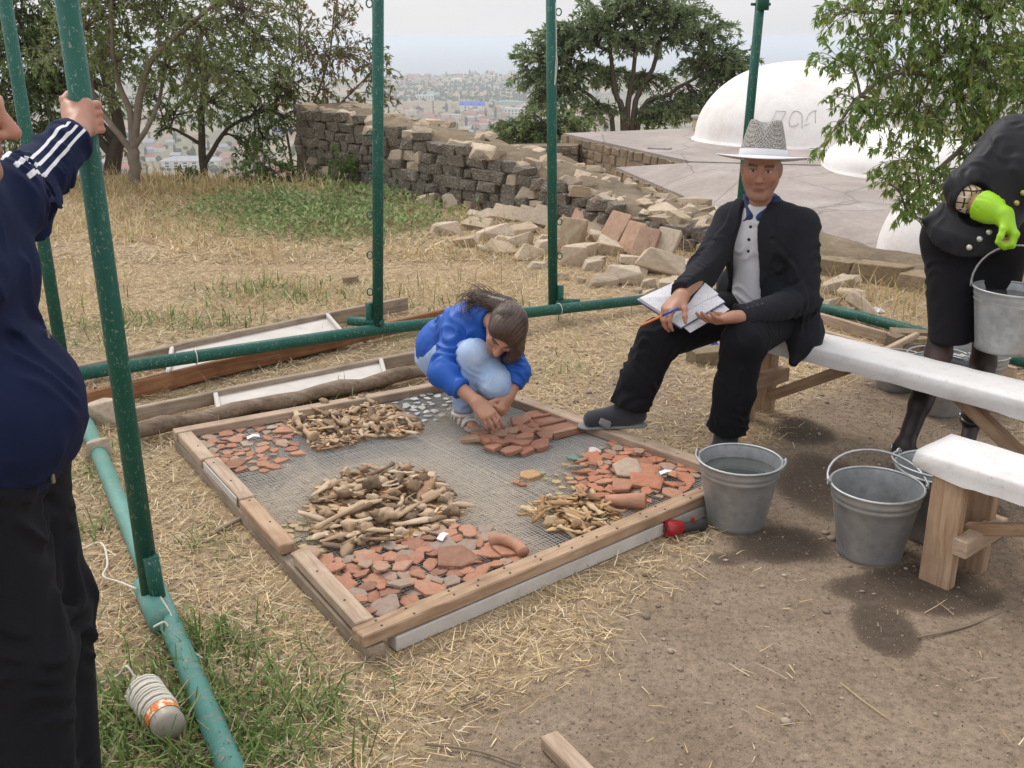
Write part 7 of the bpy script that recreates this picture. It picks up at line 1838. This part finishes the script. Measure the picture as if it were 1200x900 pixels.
# the fist: palm against the pole, fingers round it
wr = J['lwr']; n_ = nrm(gc - wr); n_ = nrm(n_ - pdir * (n_ @ pdir)); tng = cross(pdir, n_)          # tng: round the pole
if tng[0] < 0: tng = -tng
pc = gc - n_ * .036                                     # palm centre on the near face of the pole
for k_, z_ in enumerate((.033, .011, -.011, -.032)):
    base_ = pc + pdir * z_ - tng * -.020 - n_ * .006
    pr_ = base_
    for a_ in (.55, 1.5, 2.5):
        rr_ = .041; p_ = gc + pdir * (z_ - .004) + (-n_ * math.cos(a_) + tng * math.sin(a_)) * rr_
        B.add(RC(pr_, p_, .0105, .0098), .006); pr_ = p_
    B.add(RC(wr, base_, .020, .0125), .02)
B.add(RC(pc - tng * .018 + pdir * .018, pc + tng * .006 - pdir * .022, .020), .02); B.add(RC(wr, pc - tng * .02, .026, .022), .03)
t0 = pc - tng * .026 + pdir * .022; t1_ = gc - tng * .040 + pdir * .042 - n_ * .012; t2_ = gc - tng * .034 + pdir * .058 + n_ * .022
B.add(RC(wr * .4 + t0 * .6, t0, .020, .016), .015); B.add(RC(t0, t1_, .015, .012), .008); B.add(RC(t1_, t2_, .012, .0085), .006)
for s_, an_ in (('l', J['lan']), ('r', J['ran'])): B.add(RC(an_ - UP * .04, an_ + A3(.15, 0, -.06), .038, .03), .03)
hand(B, J['rwr'], A3(.15, -.02, -1), A3(-.3, 1, 0), A3(1, 0, 0), [(.3, .4, .2)] * 4)
q, fr = head(B, hc, hf, hu, 1.0)
lo, hi = bounds(list(J.values()) + [gc, hc + UP * .04, A3(-.88, 1.95, .03)], .13)
grow('body', B, m_skin, tm, lo, hi, .005, colfn=skin_col((.42, .215, .15), q, fr, 1.0, [(pc, .06, (.47, .235, .165))], stub=(.22, .14, .11)))
b = NB('navy_tricot'); v = b.coord('Object'); n1, n2 = b.noise(v, 7, 4), b.noise(v, 300, 2)
st = b.attr('stripe'); one = b.ramp(b.math('PINGPONG', st, .5), [(.30, (0, 0, 0)), (.34, (1, 1, 1))])
on = b.math('MULTIPLY', one, b.attr('striped'))
b.col(b.mix(on, b.mix(n1, (.006, .010, .034), (.011, .018, .055)), (.70, .70, .72))); b.bump(n2, .2, .001); m_navy = b.set(.75, 0, .12)
JK = Field()
JK.add(RC(A3(-1.08, 1.90, 1.0), A3(-1.08, 2.0, 1.0), .165), .06); JK.add(EL(A3(-1.055, 1.95, .965), (.170, .19, .16)), .06)
JK.add(RC(J['chest'] - lT * .07, J['chest'] + lT * .07, .13), .08); JK.add(RC(J['chest'] + UP * .06 - lT * .08, J['chest'] + UP * .06 + lT * .08, .10), .06); JK.add(RC(J['pel'] - lT * .06, J['pel'] + lT * .06, .145), .06)
JK.add(RC(J['lsh'], J['rsh'], .07), .06); JK.add(RC(J['neck'] - UP * .07, J['neck'] + UP * .02, .085, .07), .05)
elb = J['lel']
JK.chain([J['lsh'], elb, J['lwr']], [.088, .080, .052], .04); JK.chain([J['rsh'], J['rel'], J['rwr']], [.085, .075, .05], .04)
dn = nrm(J['lwr'] - elb); cut_out(JK, J['lwr'] - dn * .004, dn, (J['lwr'] + dn * .1, .14)); cut_out(JK, A3(0, 0, .80), -UP, None); cut_out(JK, J['neck'] + UP * .045, UP, (J['neck'] + UP * .15, .2))
ff = folds([(elb, .2, nrm(J['lwr'] - J['lsh']), 10, .014), (J['lsh'] * .5 + elb * .5, .18, nrm(J['lwr'] - J['lsh'] + A3(.2, 0, .2)), 9, .012), (J['lwr'] * .7 + elb * .3, .13, nrm(J['lwr'] - elb), 12, .010), (A3(-.93, 1.93, .84), .2, UP, 9, .004), (A3(-.93, 1.9, 1.2), .2, nrm(UP + lT), 7, .006)])
JK.disp.append(ff)
JK.disp.append(lambda p: .007 * np.exp(-((p[:, 2] - .815) / .018) ** 2) + .006 * np.exp(-(((p - J['lwr']) @ dn + .03) / .012) ** 2) * (np.abs(p[:, 1] - J['lwr'][1]) < .1))
ax_ = nrm(J['lwr'] - J['lsh']); mdir = nrm(A3(.62, -.25, .78) - ax_ * (A3(.62, -.25, .78) @ ax_)); sdir = np.cross(ax_, mdir)
def arm_axis(V):
    a, b_, c_ = J['lsh'], elb, J['lwr']
    def near(p0, p1_):
        d = p1_ - p0; h = np.clip((V - p0) @ d / (d @ d), 0, 1); return p0 + h[:, None] * d
    n0, n1_ = near(a, b_), near(b_, c_); d0, d1 = ((V - n0) ** 2).sum(1), ((V - n1_) ** 2).sum(1)
    return np.where((d0 < d1)[:, None], n0, n1_), np.minimum(d0, d1)
def stripe(V):
    o = V - arm_axis(V)[0]; return (np.arctan2(o @ sdir, o @ mdir) * .07) / .024 + .5
def striped(V):
    c_, d = arm_axis(V); o = V - c_; a = np.abs(np.arctan2(o @ sdir, o @ mdir) * .07 / .024)
    return ((a < 1.5) & (d < .14 ** 2) & ((V - J['lsh']) @ ax_ > -.02) & ((V - J['lwr']) @ ax_ < -.05)).astype(float)
tj = grow('tracksuit_jacket', JK, m_navy, tm, *bounds([J[k] for k in ('lsh', 'rsh', 'lel', 'rel', 'lwr', 'rwr', 'neck')] + [A3(-1.1, 1.95, .82), A3(-.9, 1.95, .9)], .17), .006, attrs=dict(stripe=stripe, striped=striped))
m_zip = mat_plain('zip_metal', (.35, .33, .28), .35, .2, 40, metal=.8)
for (z_, y_) in ((.86, 1.90), (1.12, 2.02)):
    p_ = surf(JK, A3(-.6, y_, z_), A3(-1, 0, 0), .5); obj('zip_pull', bm_mesh('zip_pull', box_bm(.006, .008, .03, .001), m_zip), tj, p_)
TR = Field()
for a in 'lr': TR.chain([J[a + 'hip'], J[a + 'kn'], J[a + 'an'] + (0, 0, .0)], [.125, .105, .095], .04)
TR.add(RC(J['lhip'], J['rhip'], .145), .05); cut_out(TR, A3(0, 0, .035), -UP, None)
TR.disp.append(folds([(J['rkn'], .18, UP, 9, .010), (J['lkn'], .18, UP, 9, .010), (J['ran'] + UP * .08, .12, UP, 12, .010), (J['rhip'] + A3(.1, 0, -.1), .16, nrm(A3(1, 0, 1)), 9, .008)]))
grow('trousers', TR, m_trs, tm, *bounds([J[k] for k in ('lhip', 'rhip', 'lkn', 'rkn', 'lan', 'ran')], .17), .007)
for an_ in (J['lan'], J['ran']):
    SO = Field(); SO.add(RC(an_ + A3(-.05, 0, -.05), an_ + A3(.17, 0, -.055), .042, .04), .03); SO.add(RC(an_ + A3(-.02, 0, 0), an_ + A3(.08, 0, -.035), .045, .04), .03); cut_out(SO, A3(0, 0, .005), -UP)
    grow('shoe', SO, mat_plain('black_leather', (.012, .012, .012), .4, .1, 30, spec=.5), tm, *bounds([an_, an_ + A3(.17, 0, -.05)], .09), .007)
HR = Field(); HR.add(EL(q(0, -.024, .040), (.083, .102, .090), fr), .02); HR.sub(EL(q(0, .10, -.02), (.075, .085, .095), fr), .02); HR.sub(lambda p: (p - q(0, 0, -.02)) @ fr[2], .01)
grow('hair', HR, mat_cloth('short_dark_hair', (.02, .016, .014), .7, .3, 300), tm, *bounds([hc], .16), .006)

# ------------------------------------------------------------------ the woman with the bucket
wm = thing('person', 'person in black skirt suit with lime green rubber gloves carrying a bucket behind the bench', 'person', (0, 0, 0))
fT = nrm(A3(-.55, -.83, 0)); lT = cross(UP, fT)
HT = A3(HB[0], HB[1], HB[2]) + A3(0, 0, .172)          # top of the bail
J = dict(pel=A3(1.945, 4.27, .88), chest=A3(2.10, 4.27, 1.18), neck=A3(2.20, 4.24, 1.43), rsh=PY(1186, 158, 4.34), lsh=A3(2.38, 4.15, 1.345), rel=PY(1124, 228, 4.20), rwr=PY(1174, 252, 4.03), lel=A3(2.50, 4.05, 1.10), lwr=A3(2.42, 3.92, .90),
         rkn=PY(1100, 414, 4.14), ran=P(1060, 523, .11), lkn=PY(1152, 426, 4.24), lan=P(1140, 488, .16))
J['rhip'], J['lhip'] = J['pel'] - lT * .085, J['pel'] + lT * .085
hc = A3(2.19, 4.17, 1.59); J['head'] = hc; hf, hu = nrm(A3(-.6, -.75, -.25)), nrm(A3(-.1, -.1, 1))
B = Field(); base_body(B, J, .90, True, fT)
hd = nrm(HT - J['rwr'] + A3(0, 0, .0)); fa = [(.75, 1.15, .8)] * 4
def wr_hand(F, s=.95, F2=None):
    hand(F, J['rwr'], nrm(HT + A3(0, 0, .012) - J['rwr']), A3(-.2, -.1, -1), A3(.2, -.9, .1), fa, s, (.5, .5, .4)); F = F2 or F; hand(F, J['lwr'], A3(0, -.3, -1), A3(-1, 0, .1), A3(0, -1, 0), [(.3, .4, .2)] * 4, s)
wr_hand(B, .93)
ft = {}
for a, dv in (('r', A3(-.30, -.95, 0)), ('l', A3(-.45, -.75, 0))):
    dv = nrm(dv); an_ = J[a + 'an']; hl_ = an_ - dv * .035 - UP * .035; ball = an_ + dv * .11 + UP * (.018 - an_[2]); ft[a] = (hl_, ball, dv)
    B.chain([an_, hl_ * .5 + an_ * .5, ball, ball + dv * .045 - UP * .002], [.034, .034, .030, .018], .03)
q, fr = head(B, hc, hf, hu, .94, True)
lo, hi = bounds(list(J.values()) + [ft['r'][1], ft['l'][1], hc + UP * .05], .13)
def wcol(V):
    col = skin_col((.50, .285, .20), q, fr, .94)(V)
    m = (smooth(.60, .585, V[:, 2]) * (V[:, 0] < 2.36))[:, None]                  # sheer black stockings
    kn = np.exp(-((V - (J['rkn'] + A3(-.02, -.07, .0))) ** 2).sum(1) / .05 ** 2)[:, None]
    return col * (1 - m) + m * (np.array((.022, .015, .014)) * (1 - kn) + np.array((.075, .040, .034)) * kn)
grow('body', B, m_skin, wm, lo, hi, .0055, colfn=wcol)
SKT = Field()
SKT.add(RC(J['lhip'] + UP * .02, J['rhip'] + UP * .02, .125), .06); hemc = (J['rkn'] + J['lkn']) / 2 + UP * .05
SKT.add(RC(J['rhip'] + lT * .01, J['rkn'] + UP * .04 + lT * .035, .125, .078), .06); SKT.add(RC(J['lhip'], J['lkn'] + UP * .04, .125, .085), .06); SKT.add(RC(J['pel'], hemc, .13, .10), .06); SKT.add(RC(J['pel'], J['pel'] + UP * .14, .13, .115), .05)
cut_out(SKT, J['rkn'] + UP * .055, -UP + A3(.06, 0, 0)); SKT.disp.append(folds([(J['rhip'] - UP * .2, .2, nrm(A3(.3, 0, 1)), 6, .005)]))
grow('skirt', SKT, mat_cloth('black_skirt_cloth', (.010, .009, .011), .9, .2, 250, .02), wm, *bounds([J['lhip'], J['rhip'], J['rkn'], J['lkn']], .2), .0075)
WJ = Field()
WJ.add(RC(J['pel'] + UP * .10, J['chest'], .13, .125), .06); WJ.add(RC(J['chest'] - lT * .06 + fT * .03, J['chest'] + lT * .06 + fT * .03, .115), .06); WJ.add(RC(J['chest'] + UP * .1 - lT * .07, J['chest'] + UP * .1 + lT * .07, .095), .06)
WJ.add(RC(J['rsh'] + lT * .02, J['lsh'] - lT * .02, .066), .05); WJ.add(RC(J['neck'] - UP * .08, J['neck'] - UP * .02, .08, .07), .05)
WJ.chain([J['rsh'], J['rel'] + (J['rsh'] - J['rel']) * .1, J['rel'] + (J['rwr'] - J['rel']) * .16], [.078, .072, .062], .04); WJ.chain([J['lsh'], J['lel'], J['lwr'] * .3 + J['lel'] * .7], [.074, .066, .058], .04)
WJ.add(RC(J['pel'] + UP * .16 + A3(.04, 0, 0), J['pel'] + UP * .02, .12, .20), .05); WJ.add(RC(J['pel'] + UP * .02, J['pel'] - UP * .1, .20, .21), .03); pA_, pC_ = PY(1084, 262, 4.3), PY(1118, 308, 4.08); WJ.add(RC(J['pel'] + UP * .17, pA_ + UP * .012, .085, .016), .03)
cut_out(WJ, pA_ - UP * .02, -UP - fT * .72, None, .004); cut_out(WJ, J['neck'] - UP * .0, UP, (J['neck'] + UP * .1, .15))
dn = nrm(J['rwr'] - J['rel']); cut_out(WJ, J['rel'] + dn * .035, dn, (J['rel'] + dn * .10, .088))
def vneck(p):
    o = p - J['neck']; a = o @ lT; b_ = -o[:, 2]; return np.maximum(np.abs(a) - np.interp(b_, [-.1, 0, .2], [.09, .06, 0.0]), -(o @ fT) + .0)
WJ.sub(vneck, .01)
WJ.disp.append(folds([(J['rel'], .15, nrm(J['rwr'] - J['rel'] + A3(0, 0, .2)), 9, .006), (J['rsh'] * .6 + J['rel'] * .4, .15, nrm(J['rel'] - J['rsh'] + lT * .1), 8, .005), (J['chest'] - lT * .1, .16, nrm(UP + lT), 8, .005)]))
b = NB('black_satin'); v = b.coord('Object'); n1, n2 = b.noise(v, 6, 4), b.noise(v, 260, 2); b.col(b.mix(n1, (.010, .010, .012), (.020, .020, .024))); b.bump(n2, .15, .001); m_satin = b.set(.55, 0, .22)
wj = grow('jacket', WJ, m_satin, wm, *bounds([J[k] for k in ('rsh', 'lsh', 'rel', 'lel', 'chest', 'pel', 'neck')] + [pA_, pC_, J['pel'] - UP * .05], .2), .0065)
# plaid cuff
b = NB('plaid_cuff'); v = b.coord('Object', (1, 1, 1)); 
def band(axis, sc, w_):
    sp_ = b.n('ShaderNodeSeparateXYZ'); b.l(v, sp_.inputs[0]); return b.ramp(b.math('PINGPONG', b.math('MULTIPLY', sp_.outputs[axis], sc), .5), [(w_, (1, 1, 1)), (w_ + .03, (0, 0, 0))])
base_c = b.mix(band(2, 42, .10), (.50, .38, .25), (.02, .02, .02)); base_c = b.mix(band(0, 42, .10), base_c, (.03, .03, .03)); base_c = b.mix(band(2, 21, .04), base_c, (.6, .58, .55)); b.col(base_c); m_plaid = b.set(.9)
CF = Field(); c0_, c1_ = J['rel'] + dn * .005, J['rel'] + dn * .075; CF.add(RC(J['rel'] - dn * .01, c1_ + dn * .05, .060, .054), .02); cut_out(CF, c1_, dn); cut_out(CF, c0_, -dn)
grow('plaid_cuff', CF, m_plaid, wj, *bounds([J['rel'], c1_], .1), .005)
m_lime = mat_plain('lime_rubber', (.30, .58, .012), .42, .12, 14, spec=.45)
GL = Field(); GLL = Field(); GL.chain([J['rel'] + dn * .10, J['rel'] * .3 + J['rwr'] * .7, J['rwr']], [.062, .050, .038], .03); wr_hand(GL, 1.02, GLL); cut_out(GL, J['rel'] + dn * .105, -dn, (J['rel'], .2))
GLL.add(RC(J['lwr'] * .6 + J['lel'] * .4, J['lwr'], .046, .036), .03)
GL.disp.append(lambda p: .0016 * np.sin((p - J['rel']) @ dn * 900) * (np.abs((p - J['rel']) @ dn - .13) < .03)); GL.disp.append(folds([(J['rwr'], .07, nrm(J['rwr'] - J['rel']), 20, .006)]))
GL.disp.append(lambda p: np.full(len(p), .0025))
grow('rubber_glove', GL, m_lime, wm, *bounds([J['rel'], J['rwr'], HT], .13), .005); GLL.disp.append(lambda p: np.full(len(p), .0025)); grow('rubber_glove', GLL, m_lime, wm, *bounds([J['lwr'], J['lel'], J['lwr'] - UP * .12], .12), .006)
m_silver = mat_plain('silver_button', (.55, .54, .50), .3, .1, 40, metal=.8); m_gold = mat_plain('gold_button', (.45, .36, .14), .35, .1, 40, metal=.8)
for px, py in ((1136, 290), (1148, 280), (1159, 272)): button(wj, WJ, A3(0, 0, EYE) + ray(px, py) * 3.2, ray(px, py), m_silver, 2.0)
for px, py in ((1191, 238), (1199, 226)): button(wj, WJ, A3(0, 0, EYE) + ray(px, py) * 3.2, ray(px, py), m_gold, 2.0)
m_pat = mat_plain('black_patent', (.010, .009, .010), .35, .1, 30, spec=.5)
for a in 'rl':
    hl_, ball, dv = ft[a]; sdv = cross(UP, dv); an_ = J[a + 'an']
    SO = Field(); SO.add(RC(hl_ - UP * .028, (hl_ + ball) / 2 - UP * .022, .028, .030, (UP, .35)), .02); SO.add(RC((hl_ + ball) / 2 - UP * .022, ball - UP * .016 + dv * .05, .030, .034, (UP, .35)), .02); SO.add(RC(ball + dv * .01, ball + dv * .045, .035, .028), .02)
    g0 = hl_ - UP * .03; SO.add(RC(g0 + dv * .0, A3(g0[0], g0[1], .012), .013, .008), .02); SO.sub(EL(ball + dv * .07 + UP * .004, (.02, .02, .012)), .006)
    shoe = grow('heeled_sandal', SO, m_pat, wm, *bounds([hl_, ball, A3(g0[0], g0[1], .02)], .09), .006)
    ar = [an_ - UP * .012 + (sdv * math.cos(x) + dv * math.sin(x)) * .042 - UP * .012 * math.sin(x) for x in np.linspace(0, 6.283, 16)]; V, F = tube_arrays(ar, .011, 6, False); tube('ankle_strap', ar, .011, m_pat, shoe, 6, False)
    a_ = np.linspace(0, 6.283, 10); c_ = an_ - UP * .01 - sdv * .05; tube('buckle', [c_ + dv * .012 * math.cos(x) + UP * .016 * math.sin(x) for x in a_], .003, m_silver, shoe, 5, False)
HR = Field(); HR.add(EL(q(0, -.026, .036), (.086, .104, .094), fr), .02); HR.add(EL(q(0, -.06, -.05), (.085, .06, .11), fr), .03); HR.sub(EL(q(0, .11, -.03), (.066, .09, .085), fr), .02)
grow('hair', HR, m_hair, wm, *bounds([hc], .2), .007)
